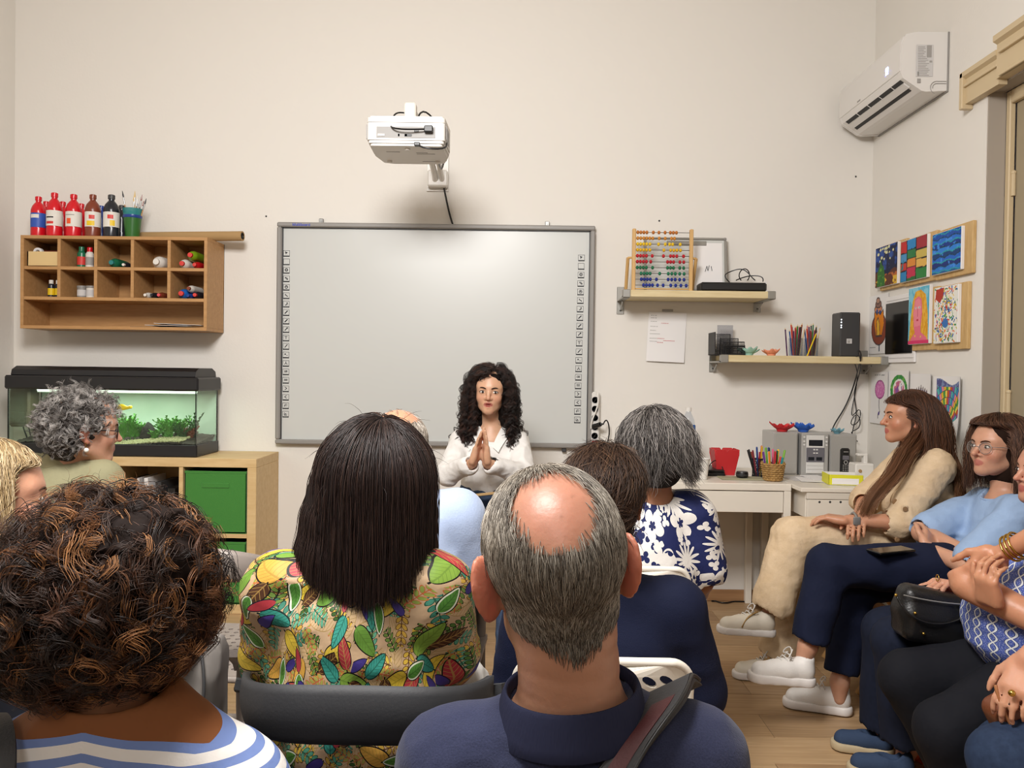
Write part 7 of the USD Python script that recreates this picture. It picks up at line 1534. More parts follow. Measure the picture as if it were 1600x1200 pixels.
S.cap(nb + V(0, -.07, -.115), nb + V(0, -.055, .05), .012, .075, k=.01, cut=True); S.cap(nb + V(0, .03, 0), nb + V(0, 0, .1), .055, .07, k=.01, cut=True)
S.after.append(fold(.012, 14, 3, (1, 1, .7))); S.after.append(fold(.005, 34, 8))
shm = S.mesh(.0055); part(sp, 'shirt', shm, 'white_cotton', **WS)
for s in (-1, 1):        # open collar
    cp = spline([nb + V(s * .050, .045, .035), nb + V(s * .072, -.01, .028), nb + V(s * .062, -.065, -.015), nb + V(s * .022, -.115, -.085)], 20)
    cp[6:] = on_body(shm, cp[6:], .007); cp = spline(cp[[0, 3, 6, 9, 12, 15, 19]], 20); part(sp, 'collar', band(cp, np.array([V(s * (.020 + .022 * math.sin(PI * t * .9)), -.012, -.022) for t in np.linspace(0, 1, 20)]), .004), 'white_cotton', in_world=True, smooth=40)
S = Solid(); S.ell(wst + V(0, 0, -.06), (.135, .105, .10), k=.03).cap(wst + V(0, .0, -.02), hip, .125, .14, k=.04)
for h_, k_, a_ in ((hip + V(-.09, 0, 0), kl, al), (hip + V(.09, 0, 0), kr, ar)): S.cap(h_, k_, .088, .068, k=.03).cap(k_, a_, .065, .055, k=.02)
S.after.append(fold(.008, 14, 4)); part(sp, 'jeans', S.mesh(.011), 'denim', **WS)
part(sp, 'waistband', [tube([wst + V(.128 * math.cos(a), .10 * math.sin(a) - .005, -.012) for a in np.linspace(0, 2 * PI, 33)], .009, 6, False)], 'denim_dark', **WS)
for a_, f_ in ((al, -1), (ar, 1)): shoe(sp, 'shoe', V(a_[0], a_[1] + .06, .002), V(a_[0] + .02 * f_, a_[1] - .18, .002), (0, 0, 1), .04, ('black_plastic', 'dark_grey', 'black_plastic'))
bw = wr + (elr_ - wr) * .16
part(sp, 'bracelet', [tube([bw + np.stack([np.cross(unit(wr - elr_), V(0, 0, 1)), np.cross(np.cross(unit(wr - elr_), V(0, 0, 1)), unit(wr - elr_))], 1) @ V(.029 * math.cos(a), .029 * math.sin(a)) for a in np.linspace(0, 2 * PI, 20)], .006, 6, False)], 'black_plastic', **WS)
part(sp, 'necklace', tube([nb + V(.060 * math.sin(a), .008 - .068 * math.cos(a) * 1.0, .024 - .030 * (.5 + .5 * math.cos(a)) ** 1.2) for a in np.linspace(-2.0, 2.0, 25)], .0013, 5), 'gold', **WS)
keep = lambda p: (p[:, 2] > .076) & (p[:, 1] < .080) | (p[:, 1] < .045) & (p[:, 2] > .01) | (p[:, 1] < -.02) & (p[:, 2] > -.05)
r_, n_ = scalp_points(H, 520, keep, 3); pos = H.ws(r_ + n_ * .004); d0 = (n_ * V(1.3, .4, 1) + np.stack([np.sign(r_[:, 0] + .025) * .5, 0 * r_[:, 0] - .1, 0 * r_[:, 0]], 1)) @ H.R.T
walls = head_walls(H, .004) + [(nb + V(0, .0, -.10), V(.165, .115, .12), np.eye(3)), (shl, V(.07, .07, .07), np.eye(3)), (shr, V(.06, .06, .06), np.eye(3))]
rg = np.random.default_rng(4); ln = rg.uniform(.27, .40, 520) - .03 * (r_[:, 2] < .03) + .05 * (r_[:, 0] > 0.02) - .03 * (r_[:, 0] < 0)
G = comb(pos, d0, ln, 26, long_pull(H, .45, .1, 1.0, -.025), walls, .62, .10, 4, swept(H, .052, .080, -.025, .056, -.30))
ql = H.l(G.reshape(-1, 3)).reshape(G.shape); G = G[~((np.abs(ql[..., 0]) < .055) & (ql[..., 1] > -.02) & (ql[..., 2] < -.10)).any(1)]
G = curled(G, .0115, .05, 5, .3)
K = locks(G, 8, .006, 6, .5)
S = Solid().ell(H.w(0, -.010, .044), V(.079, .100, .088) * H.k, H.R).ell(H.w(0, .097, -.005), V(.052, .052, .092) * H.k, H.R, k=.02, cut=True)
for s in (-1, 1): S.cap(H.w(s * .064, .0, .02), H.w(s * .085, -.01, -.17 - (.03 if s > 0 else -.03)), .028, .024, k=.04)
S.cap(H.w(0, -.07, 0), H.w(0, -.06, -.17), .05, .05, k=.04); S.after.append(fold(.012, 40, 3))
hair_part(sp, S.mesh(.006), [K], [.0014], [hair_tint(len(K), ['#17100e', '#241814', '#3a241c', '#4d3024'], [.4, .35, .18, .07], 7, .2, 8)], '#120c0a')
# what she sits on, and what lies on her lap
st_ = thing('stool', 'dark stool under the speaker', 'stool', (hip[0], 3.92, 0))
part(st_, 'seat', lathe([(0, .405), (.16, .405), (.175, .412), (.175, .43), (.165, .438), (0, .438)], 28), 'dark_grey')
for k in range(4): a = PI / 4 + k * PI / 2; part(st_, 'leg', tube([(.12 * math.cos(a), .12 * math.sin(a), .405), (.17 * math.cos(a), .17 * math.sin(a), 0)], .012, 10), 'steel')
part(st_, 'foot_ring', tube([(.15 * math.cos(a), .15 * math.sin(a), .18) for a in np.linspace(0, 2 * PI, 29)], .007, 6, False), 'steel')
c_ = at(757, 775, 3.56); nbk = rt(box(-.055, .055, -.075, .075, 0, .012, .002), rotx(-.15) @ roty(-.12)); nbk.apply_translation(c_ + V(0, .05, -.006)); solo('notebook', nbk, 'kraft', 'thin brown notebook on the lap of the woman in the white shirt', 'notebook')
# ================================================================ man with a bald crown and navy polo, in front of the camera
mat('navy_pique', '#262a40', .9, noise=(500, '#30344d', (1, 1, 1)), bump=(420, .0008, (1, 1, 1)), sheen_weight=.1); mat('navy_rib', '#23263c', .85, bump=(300, .0008, (1, 1, .2)))
mat('strap_grey', '#2b2b2d', .6, bump=(250, .0006, (1, 1, 1))); mat('strap_maroon', '#4a1a1e', .55, bump=(400, .0005, (1, 1, 1)))
p = thing('person', 'balding grey haired man in a navy polo shirt, nearest the camera, seen from behind', 'person', (.06, .98, 0))
H = Head(at(871, 900, .985), 8, 6, -9, 1.06)
J = sitter((.065, 1.0), 0, at(893, 1068, .975), at(708, 1200, 1.0), at(1078, 1194, 1.0), .45)
bald_axis = unit(V(-.05, -.60, .80))
def bald_ang(q): u = q - V(0, -.008, .042); u = u / V(.074, .096, .083); return np.degrees(np.arccos(np.clip(u @ bald_axis / np.linalg.norm(u, axis=1), -1, 1)))
def bald_tint(m, t):
    q = H.l(m.vertices); n = meshkit.fbm(np.asarray(m.vertices) * 60, 3, 5); w = np.clip(1.35 - np.hypot(q[:, 0] / .062, (q[:, 1] + .005) / .075), 0, 1) * (q[:, 2] > .08); red = C('#a06a58') * (.75 + .5 * n)[:, None]; w = np.clip((46 - bald_ang(q)) / 20, 0, 1) * (q[:, 2] > .05); t = t * (1 - .6 * w[:, None]) + .6 * w[:, None] * red
    sp_ = (meshkit.noise(np.asarray(m.vertices) * 150, 9) > .86) & (q[:, 2] > .06); t[sp_] *= .8
    ear = (np.abs(q[:, 0]) > .073) & (np.abs(q[:, 2]) < .06) & (q[:, 1] < .03); t[ear] = t[ear] * .45 + .55 * C('#bd7860') * (.75 + .5 * n[ear])[:, None]
    return np.clip(t, 0, 1)
def wrinkle(P, d):
    q = H.l(P); m = (np.abs(d) < .02) & (q[:, 2] < -.06) & (q[:, 1] < .02); f = fold(.0022, 55, 7, (.22, .22, 1.3)); e = d.copy(); e[m] = f(P[m], d[m]); return e
bm = figure(p, J, H, '#aa7c63', .0042, blush=.55, ear=1.2, ear_out=(.45, .15), tint_fn=bald_tint, neck_r=(.056, .060), extra=lambda S: S.after.append(wrinkle), fem=False); lower(p, J)
S = Solid(); torso(S, J, .016, 1.12); arms(S, J, .016, .42, 1.12); neck_hole(S, J, .070, .035); S.after.append(fold(.008, 13, 2, (1, 1, .8))); S.after.append(fold(.003, 40, 6))
shirt = S.mesh(.005); part(p, 'polo_shirt', shirt, 'navy_pique', **WS)
a = np.linspace(0, 2 * PI, 49); tilt = H.R @ V(0, 0, 1)
def col(u, v):        # folded polo collar, open at the throat
    t = .35 + (2 * PI - .7) * u; r0 = .074 + .018 * v; x = r0 * np.sin(t); y = r0 * .95 * np.cos(t)
    zz = -.016 + .028 * np.sin(PI * np.clip(v * 1.0, 0, 1)) ** .8 * (1 - .5 * v) - .036 * v ** 1.5 + .006 * np.cos(t) - .016 * x / .07 * -1 * 0
    return np.stack([J.nb[0] + x, J.nb[1] + .004 + y, J.nb[2] + zz + .08 * x], -1)
part(p, 'collar', thick(grid(50, 9, col), .004), 'navy_rib', **WS)
seam = on_body(shirt, np.array([J.shl + (J.shr - J.shl) * t + V(0, -.10, -.02 - .02 * math.sin(PI * t)) for t in np.linspace(.1, .9, 30)]), .0006); part(p, 'yoke_seam', tube(seam, .0012, 5), 'navy_rib', **WS)
def keep(q):
    x, y, z = np.abs(q[:, 0]), q[:, 1], q[:, 2]
    k = (z > -.060 + .62 * x) & (y < -.012) & ~((x > .066) & (z < .02) & (y > -.045)) | (y < .05) & (z > .040) | (z > .10) & (y < .07)
    k &= ~((x > .078) & (z < .055)); a = bald_ang(q)
    return k * ( sstep(28, 49, a + 5 * (meshkit.noise(q * 90) - .5))) * np.where(z < -.05, .8, 1)
P_, N_, q_ = skin_roots(bm, H, 15000, keep, 8)
fl_loc = np.stack([-.18 * q_[:, 0] / .07 * (q_[:, 2] < .0) + .5 * (q_[:, 0] + .02) / .07 * np.clip((q_[:, 2] - .04) / .06, 0, 1) , .55 + 0 * q_[:, 0], -1 + 0 * q_[:, 0]], 1); fl_loc[:, 1] = np.where(q_[:, 2] > .08, -.9, -.25); fl_loc[:, 0] -= .12
G = lying_hair(P_, N_, fl_loc @ H.R.T, np.random.default_rng(1).uniform(.016, .034, len(P_)) * np.where(q_[:, 2] < -.02, .7, 1), 5, .0016, 2)
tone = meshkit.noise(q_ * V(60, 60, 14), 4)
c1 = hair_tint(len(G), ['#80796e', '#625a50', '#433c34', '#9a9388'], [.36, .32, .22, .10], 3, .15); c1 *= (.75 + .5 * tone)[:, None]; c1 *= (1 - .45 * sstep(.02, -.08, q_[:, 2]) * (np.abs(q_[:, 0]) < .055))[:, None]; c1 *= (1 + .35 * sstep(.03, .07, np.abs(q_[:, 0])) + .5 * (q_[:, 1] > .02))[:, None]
base = bm.copy(); qb = H.l(base.vertices); kb = np.asarray(keep(qb)) > .55; fk = kb[base.faces].all(1) & (np.abs(qb[base.faces]).max((1, 2)) < .16)
base.update_faces(fk); base.remove_unreferenced_vertices(); nb_ = meshkit.arrays(base, True)[2]; base = trimesh.Trimesh(base.vertices + nb_ * .0006, base.faces, process=False)
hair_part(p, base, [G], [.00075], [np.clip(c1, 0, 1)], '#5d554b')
# the padded strap of his shoulder bag
st = thing('shoulder_strap', 'dark padded bag strap with a maroon inlay on the shoulder of the navy polo', 'strap', at(1010, 1150, .9))
line_ = [at(1062, 1085, 1.05), at(1042, 1098, .98), at(1022, 1130, .93), at(990, 1175, .905), at(958, 1225, .89), at(925, 1290, .88)]
sp_ = on_body(shirt, spline(line_, 30), .012); sp_ = spline(sp_[[0, 5, 11, 17, 23, 29]], 30); wd = np.array([V(.056, .012, .022)] * 30)
part(st, 'pad', band(sp_, wd, .012), 'strap_grey', in_world=True, smooth=20); nr = unit(np.cross(sp_[20] - sp_[18], wd[0])); nr = nr if nr[1] < 0 else -nr
part(st, 'inlay', band(sp_[11:] + nr * .006, wd[11:] * .52, .003), 'strap_maroon', in_world=True, smooth=20)
for s in (-1, 1): part(st, 'edge_piping', tube(sp_ + wd * .48 * s + nr * .004, .0028, 6), 'black_plastic', **WS)
# ================================================================ woman with a dark straight bob and a leaf print blouse
p = thing('person', 'woman with a long straight dark bob in a colourful leaf print blouse', 'person', (-.27, 1.38, 0))
H = Head(at(585, 772, 1.40), 2, 4, 3, .97)
J = sitter((-.275, 1.42), 0, at(572, 897, 1.365), at(447, 926, 1.37), at(672, 926, 1.37), .45, ell=at(436, 1030, 1.42), elr=at(690, 1024, 1.42), wrl=(-.36, 1.70, .60), wrr=(-.20, 1.70, .60))
figure(p, J, H, '#b98566', .009, legs_on=True, g=.95, neck_r=(.045, .052))
S = Solid(); torso(S, J, .016, 1.0, .05); arms(S, J, .020, .62, 1.05); neck_hole(S, J, .062, .005); S.cap(J.wst + V(-.05, -.09, -.05), J.wst + V(.12, -.085, -.03), .03, .03, k=.03); S.after.append(fold(.011, 12, 12, (1, 1, 1.4))); S.after.append(fold(.004, 30, 3))
m = S.mesh(.006, relax=2); u_, v_ = cyl_uv(np.asarray(m.vertices), J.wst); print_at(part(p, 'leaf_print_blouse', m, 'leaf_print', **WS), np.stack([u_, v_], 1))
S = Solid(); legs(S, J, .012, 1.0); S.ell(J.hip, V(.17, .125, .10), k=.03); part(p, 'trousers', S.mesh(.014), 'denim_dark', **WS)
for n in 'lr': a_ = getattr(J, 'an' + n); shoe(p, 'shoe', V(a_[0], a_[1] - .06, .002), V(a_[0], a_[1] + .18, .002), (0, 0, 1), .036, ('black_plastic', 'dark_grey', 'black_plastic'), low=True, laces=False, h=.007)
B = lambda x, y, Y: at(x, y, Y); Yc = 1.39
blob = [(579, 714, .070), (576, 760, .094), (571, 810, .104), (566, 860, .109), (563, 892, .108)]
S = Solid()
for i in range(4): S.cap(B(*blob[i][:2], Yc), B(*blob[i + 1][:2], Yc), blob[i][2] - .006, blob[i + 1][2] - .006, k=.03)
S.ell(H.w(0, -.008, .042), V(.080, .100, .086), H.R, k=.03); S.cap(B(563, 905, Yc) + V(0, 0, -.09), B(563, 905, Yc) + V(0, 0, -.2), .2, .2, k=.02, cut=True); S.ell(H.w(0, .10, -.03), V(.055, .07, .12), H.R, k=.02, cut=True)
base = S.mesh(.006)
N = 5200; r_, n_ = scalp_points(H, N, lambda q: (q[:, 2] > .03) & (q[:, 1] < .06) & ((q[:, 1] < .03) | (q[:, 2] > .09)), 31, (.078, .099, .088)); pos = H.ws(r_ + n_ * .011)
walls = [(H.w(0, -.008, .045), V(.088, .109, .097), H.R)] + [(B(x, y, Yc), V(r, r, r * .8), np.eye(3)) for x, y, r in blob]
rg = np.random.default_rng(3); G = comb(pos, (n_ * V(1, 1, .2)) @ H.R.T + V(0, 0, -.2), .34, 34, straight(H, .75, .1, .012), walls, .45, .035, 3)
G += (rg.normal(size=(N, 1, 3)) * V(.0025, .0025, 0)) + rg.uniform(0, .006, (N, 1, 1)) * unit(1) * 0
ze = at(565, 905, 1.36)[2]; tipn = rg.normal(0, .006, N)
G = trim(G - V(0, 0, 0), lambda x, y: ze + .16 * np.maximum(-x - .27 + .0, 0) - .24 * np.clip(.07 - np.abs(x + .235), 0, .07) + tipn[:, None], 12)
part_dark = hair_tint(N, ['#1a100e', '#241613', '#30201a', '#3e2a22'], [.4, .34, .2, .06], 8, .2)
hair_part(p, base, [G], [.0009], [part_dark], '#150d0b')
fly = comb(pos[:14], (n_[:14] + V(0, 0, -.1)) @ H.R.T, .045, 8, straight(H, .9, 0), walls[:1], .85, .12, 9); strands(p, 'stray_hair', list(fly), .0005, 'hair', tint=part_dark[:14])
# ================================================================ woman with big brown curls and a striped top, bottom left
def stripe_print(m, J):
    v = np.asarray(m.vertices) - J.nb; e = np.hypot(v[:, 0] / .130, v[:, 1] / .072); zt = -.034 - .25 * np.abs(v[:, 0]); t = np.maximum(e - 1, 0) * .075 + np.maximum(zt - v[:, 2], 0) * 1.1
    return np.stack([t, np.minimum(1.0 - e, (v[:, 2] - zt) * 12)], 1)
g = NG(); uv = g.add('attribute', {}, 'vector', attribute='print_at'); su, sv, _ = g.xyz(uv); col = g.mix(g.lt(g.m('fraction', g.m('divide', g.m('add', su, .0015), .026)), .44), '#e3dfda', '#6f84b8'); g.cloth('stripe_print', g.mix(g.gt(sv, 0.0), col, '#7d4c2a'), .8)
p = thing('person', 'woman with big brown curls and a blue striped top, bottom left', 'person', (-.5, 1.0, 0))
H = Head(at(172, 938, 1.0), -6, 2, 0, .98)
J = sitter((-.5, 1.02), 0, at(180, 1098, .985), at(5, 1236, 1.0), at(365, 1240, 1.0), .45, wrl=(-.6, 1.3, .50), wrr=(-.40, 1.3, .50), ell=(-.70, 1.08, .58), elr=(-.30, 1.08, .58))
figure(p, J, H, '#b9805e', .008, g=1.0, neck_r=(.045, .046)); lower(p, J)
nb0 = J.nb; J.nb = nb0 + V(0, -.006, .030); S = Solid(); torso(S, J, .022, 1.05); arms(S, J, .015, .45, 1.05); neck_hole(S, J, .060, .004); S.after.append(fold(.007, 13, 22)); m = S.mesh(.005); print_at(part(p, 'striped_top', m, 'stripe_print', **WS), stripe_print(m, J)); J.nb = nb0
cc = at(165, 922, 1.0)
S = Solid().ell(cc, V(.098, .10, .098), k=.02).ell(cc + V(-.03, 0, -.05), V(.092, .09, .070), k=.04).ell(cc + V(.02, 0, .02), V(.094, .09, .09), k=.04).ell(cc + V(0, .13, -.03), V(.06, .06, .10), k=.02, cut=True); S.after.append(fold(.020, 30, 5)); S.after.append(fold(.012, 55, 7))
base = S.mesh(.006)
N = 780; rg = np.random.default_rng(17); q = rg.normal(size=(N * 3, 3)); q /= np.linalg.norm(q, axis=1)[:, None]; q = q[(q[:, 2] > -.75) & ((q[:, 1] < .55) | (q[:, 2] > .35))][:N]
pos = cc + q * V(.092, .094, .092) * rg.uniform(.92, 1.04, (len(q), 1)); walls = [(cc, V(.096, .096, .095), np.eye(3)), (J.nb + V(0, 0, -.02), V(.06, .06, .09), np.eye(3))]
def pull(P, d, t): g = np.tile(V(0, -.02, -.62), (len(P), 1)) + .42 * (P - cc) / np.linalg.norm(P - cc, axis=1)[:, None]; g += .5 * np.random.default_rng(int(t * 100)).normal(size=g.shape); return g / np.linalg.norm(g, axis=1)[:, None]
G = comb(pos, q + V(0, 0, .3) + rg.normal(scale=.35, size=q.shape), rg.uniform(.065, .125, len(q)) * np.where(q[:, 2] > .55, .75, 1), 17, pull, walls, .74, .16, 18); G = curled(G, .0125, .058, 19, .15)
zlow = at(170, 1110, 1.0)[2]; G[..., 2] = np.maximum(G[..., 2], zlow - .012 + .02 * rg.random((len(G), 1)))
rl = G - cc; rn = np.linalg.norm(rl, axis=2, keepdims=True); lim = .132 - .22 * np.clip(-rl[..., 2:] - .04, 0, .1) * (rl[..., :1] > 0); G = cc + rl * np.minimum(1, (lim + .40 * np.maximum(rn - lim, 0)) / rn)
K = locks(G, 12, .0068, 20, .5, .8)
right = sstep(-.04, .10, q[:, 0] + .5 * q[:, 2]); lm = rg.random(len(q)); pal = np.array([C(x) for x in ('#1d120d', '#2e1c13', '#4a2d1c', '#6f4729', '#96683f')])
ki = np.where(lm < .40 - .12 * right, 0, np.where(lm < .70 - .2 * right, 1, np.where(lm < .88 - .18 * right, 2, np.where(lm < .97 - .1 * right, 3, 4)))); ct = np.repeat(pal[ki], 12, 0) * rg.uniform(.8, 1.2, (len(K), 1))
hair_part(p, base, [K], [.00075], [ct], '#170d09')
fz = comb(pos[:260], q[:260] + rg.normal(scale=.3, size=(260, 3)), .07, 12, lambda P, d, t: d, [], .9, .35, 21); strands(p, 'stray_hair', list(curled(fz, .004, .03, 3)), .0004, 'hair', tint=hair_tint(260, ['#4a2e1c', '#8a5c36', '#2c1a11'], [.4, .3, .3], 4))
ds = thing('bag_strap', 'dark bag strap over the left shoulder of the striped top', 'strap', at(4, 1160, .95)); part(ds, 'webbing', band(spline([at(-14, 1118, 1.0), at(4, 1140, .93), at(6, 1180, .90), at(0, 1240, .885)], 16), np.array([V(.028, 0, 0)] * 16), .004), 'strap_grey', in_world=True, smooth=20)
# ================================================================ woman with grey curls, glasses and a sage jacket, left
mat('sage_cloth', '#8e8a6c', .8, bump=(50, .002, (1, 1, 1))); mat('sky_shirt', '#a9b9d6', .8, bump=(200, .0006, (1, 1, 1)), sheen_weight=.2); mat('navy_knit', '#10162e', .8, bump=(350, .0008, (1, 1, 1))); mat('beige_shoe', '#b59a78', .7)
p = thing('person', 'woman with short grey curls, glasses and a sage jacket, before the aquarium', 'person', (-1.41, 2.62, 0))
H = Head(at(130, 675, 2.6), -52, -4, 0, .97)
J = sitter((-1.42, 2.64), -18, at(104, 718, 2.63), at(56, 742, 2.66), at(158, 752, 2.60), .45)
bm = figure(p, J, H, '#c4937a', .0045, blush=.4, neck_r=(.048, .054)); add_face(p, H, bm, brow='brow_brown')
S = Solid(); torso(S, J, .018, 1.05); arms(S, J, .016, .97); neck_hole(S, J, .070, .0, .012); S.after.append(fold(.008, 12, 31)); m = S.mesh(.009); part(p, 'jacket', m, 'sage_cloth', **WS)
def colr(nb, F, r=.064, h=.045, drop=.03, tilt=.15, lo=.4): return lambda u, v: nb + ((np.stack([(r + .014 * v) * np.sin(lo + (2 * PI - 2 * lo) * u), (r + .014 * v) * .95 * np.cos(lo + (2 * PI - 2 * lo) * u), -.01 + h * np.sin(PI * np.minimum(v, 1) * .85) - drop * v ** 1.6 + 0 * u], -1)) @ F.R.T)
part(p, 'jacket_collar', thick(grid(40, 8, colr(J.nb + V(0, 0, .0), J.F)), .004), 'sage_cloth', **WS)
lower(p, J)
glasses(p, H, 'lens_dark', .023, .0016, True, 'round dark framed glasses on the woman with grey curls')
e_ = H.w(.083, -.004, -.034); ear = thing('earring', 'pearl drop earring on the woman with grey curls', 'earring', e_); part(ear, 'hook', tube([e_ + V(0, 0, .006), e_ + V(.001, 0, -.012)], .0012, 5), 'gold', **IW); part(ear, 'pearl', sphere(e_ + V(.001, 0, -.018), .0075, 2), 'pearl', **WS)
cc = H.w(0, -.014, .036); N = 620; rg = np.random.default_rng(41); q = rg.normal(size=(N * 4, 3)); q /= np.linalg.norm(q, axis=1)[:, None]; q = q[((q[:, 1] < .45) | (q[:, 2] > .45)) & (q[:, 2] > -.75) & ~((q[:, 1] > .0) & (q[:, 2] < -.12))][:N]
Rr = V(.077, .094, .082); pos = cc + (q * Rr * H.k) @ H.R.T; walls = [(cc, Rr * H.k, H.R)]
G = comb(pos, (q + rg.normal(scale=.5, size=q.shape)) @ H.R.T, rg.uniform(.04, .075, N), 15, lambda P, d, t: unit(1) * (.35 * (P - cc) / np.linalg.norm(P - cc, axis=1)[:, None] + V(0, 0, -.5)) + .4 * rg.normal(size=P.shape), walls, .75, .2, 42); G = curled(G, .008, .030, 43, .15)
K = locks(G, 7, .0045, 44, .6, .8); S = Solid().ell(cc, V(.080, .098, .085) * H.k, H.R).ell(H.w(0, -.05, -.03), V(.066, .055, .06), H.R, k=.03); S.ell(H.w(0, .105, -.03), V(.075, .065, .095), H.R, k=.015, cut=True); S.after.append(fold(.016, 50, 3))
hair_part(p, S.mesh(.005), [K], [.0010], [hair_tint(len(K), ['#85807c', '#615c58', '#a8a39e', '#443f3c'], [.34, .3, .2, .16], 45, .15, 7)], '#3b3633')
# ================================================================ blonde woman at the left edge
p = thing('person', 'woman with long streaked blonde hair at the left edge of the room', 'person', (-1.08, 1.72, 0))
H = Head(at(-14, 784, 1.70), -56, -2, 0, .98); J = sitter((-1.09, 1.76), -10, at(-22, 890, 1.72), at(-125, 935, 1.74), at(62, 930, 1.68), .45)
bm = figure(p, J, H, '#c48f74', .0055, blush=.45); add_face(p, H, bm, brow='brow_brown')
S = Solid(); torso(S, J, .014, 1.0); arms(S, J, .015, .97); neck_hole(S, J, .066, .005); S.after.append(fold(.008, 12, 51)); part(p, 'dark_top', S.mesh(.008), 'dark_trousers', **WS); lower(p, J)
r_, n_ = scalp_points(H, 3000, lambda q: ((q[:, 2] > .02) & (q[:, 1] < .045)) | ((q[:, 2] > .095) & (q[:, 1] < .07)), 52); pos = H.ws(r_ + n_ * .008)
walls = [(H.w(0, -.008, .042), V(.086, .107, .095), H.R), (H.w(0, -.02, -.09), V(.082, .08, .12), H.R), (J.nb + V(0, 0, -.09), V(.16, .115, .11), np.eye(3))]
G = comb(pos, (n_ * V(1, 1, .2)) @ H.R.T, np.random.default_rng(5).uniform(.26, .36, len(pos)), 18, long_pull(H, .5, .1, 1, .0), walls, .55, .05, 53, swept(H, .035, .08)); G = curled(G, .004, .09, 54, .4)
S = Solid().ell(H.w(0, -.012, .042), V(.080, .102, .087), H.R).ell(H.w(0, -.035, -.06), V(.082, .075, .12), H.R, k=.04); S.ell(H.w(0, .105, -.03), V(.066, .075, .12), H.R, k=.015, cut=True)
hair_part(p, S.mesh(.007), [G], [.0010], [hair_tint(len(G), ['#a78f68', '#846c49', '#c4b08e', '#5f4a32'], [.36, .28, .2, .16], 55, .15, 3)], '#6e5331')
# ================================================================ balding man in a light blue shirt, in front of the bob
p = thing('person', 'balding man in a light blue shirt, half hidden behind the dark bob', 'person', (-.32, 2.2, 0))
H = Head(at(621, 714, 2.2), 6, 2, 2, 1.02); J = sitter((-.31, 2.24), -4, at(640, 775, 2.2), at(556, 812, 2.22), at(716, 806, 2.2), .45, elr=at(738, 902, 2.24))
bm = figure(p, J, H, '#c28d70', .007, blush=.5, fem=False, ear=1.1, neck_r=(.054, .06))
S = Solid(); torso(S, J, .018, 1.15); arms(S, J, .016, .97, 1.15); neck_hole(S, J, .068, -.008); S.after.append(fold(.010, 11, 61)); part(p, 'shirt', S.mesh(.009), 'sky_shirt', **WS); lower(p, J)
part(p, 'neckband', tube([J.nb + V(.068 * math.sin(a), .006 + .064 * math.cos(a), .008) for a in np.linspace(0, 2 * PI, 33)], .008, 6, False), 'sky_shirt', **WS)
def keep6(q): u = (q - V(0, -.008, .042)) / V(.074, .096, .083); a = np.degrees(np.arccos(np.clip(u @ unit(V(0, .10, 1)) / np.linalg.norm(u, axis=1), -1, 1))); x = np.abs(q[:, 0]); return ((q[:, 2] > -.06 + .45 * x) & (q[:, 1] < -.012) | (q[:, 1] < .05) & (q[:, 2] > .035)) * (.03 + .97 * sstep(42, 56, a)) * ~((x > .078) & (q[:, 2] < .05)) * ~((x > .066) & (q[:, 2] < .02) & (q[:, 1] > -.045))
P_, N_, q_ = skin_roots(bm, H, 3200, keep6, 8); G = lying_hair(P_, N_, np.tile(V(0, -.3, -1), (len(P_), 1)) @ H.R.T, .022, 4, .0015, 2); hair_part(p, skin_cap(bm, H, keep6), [G], [.0012], [hair_tint(len(G), ['#8f8578', '#6f665b', '#aaa196'], [.4, .3, .3], 3)], '#665d52')
# ================================================================ woman with smooth brown hair in navy, behind the bald man
p = thing('person', 'woman with smooth combed back brown hair in a navy top, half hidden', 'person', (.18, 1.76, 0))
H = Head(at(943, 786, 1.76), -14, 2, 2, .97); J = sitter((.185, 1.80), 0, at(945, 897, 1.745), at(834, 958, 1.76), at(1053, 952, 1.76), .45, elr=at(1092, 1078, 1.78), ell=at(806, 1078, 1.78))
bm = figure(p, J, H, '#b78464', .0065, blush=.3, neck_r=(.046, .054))
S = Solid(); torso(S, J, .016, 1.08); arms(S, J, .016, .97, 1.08); neck_hole(S, J, .062, -.004); S.after.append(fold(.008, 10, 71)); part(p, 'navy_top', S.mesh(.008), 'navy_knit', **WS); lower(p, J)
part(p, 'neckband', tube([J.nb + V(.062 * math.sin(a), .006 + .060 * math.cos(a), .006) for a in np.linspace(0, 2 * PI, 33)], .007, 6, False), 'navy_knit', **WS)
base = Solid().ell(H.w(0, -.012, .040), V(.086, .108, .094) * H.k, H.R).ell(H.w(.0, -.060, -.035), V(.060, .052, .055), H.R, k=.05); base.ell(H.w(0, .115, -.02), V(.085, .062, .11), H.R, k=.015, cut=True); base.box(H.w(.09, .03, -.05), V(.05, .06, .06), .02, H.R, k=.02, cut=True); base.box(H.w(-.09, .03, -.05), V(.05, .06, .06), .02, H.R, k=.02, cut=True)
bs = base.mesh(.005); P_, N_, q_ = skin_roots(bs, H, 5200, lambda q: np.ones(len(q)), 9); fl = (V(0, -.085, -.055) - q_); fl[:, 1] -= .05; G = lying_hair(P_, N_, fl @ H.R.T, np.random.default_rng(2).uniform(.05, .085, len(P_)), 7, .0012, 3, .05)
hair_part(p, bs, [G], [.0008], [hair_tint(len(G), ['#2b1d16', '#3f2c20', '#553c2b', '#6f533c'], [.4, .34, .2, .06], 4)], '#241711')
pony = thing('hair_bun', 'x', 'hair') if 0 else None
S = Solid().ell(H.w(0, -.098, -.040), (.034, .026, .036), H.R); bn = S.mesh(.005); hb_ = part(p, 'hair_bun', bn, 'hair_base', in_world=True, smooth=True, tint=np.tile(C('#241711'), (len(bn.vertices), 1)))
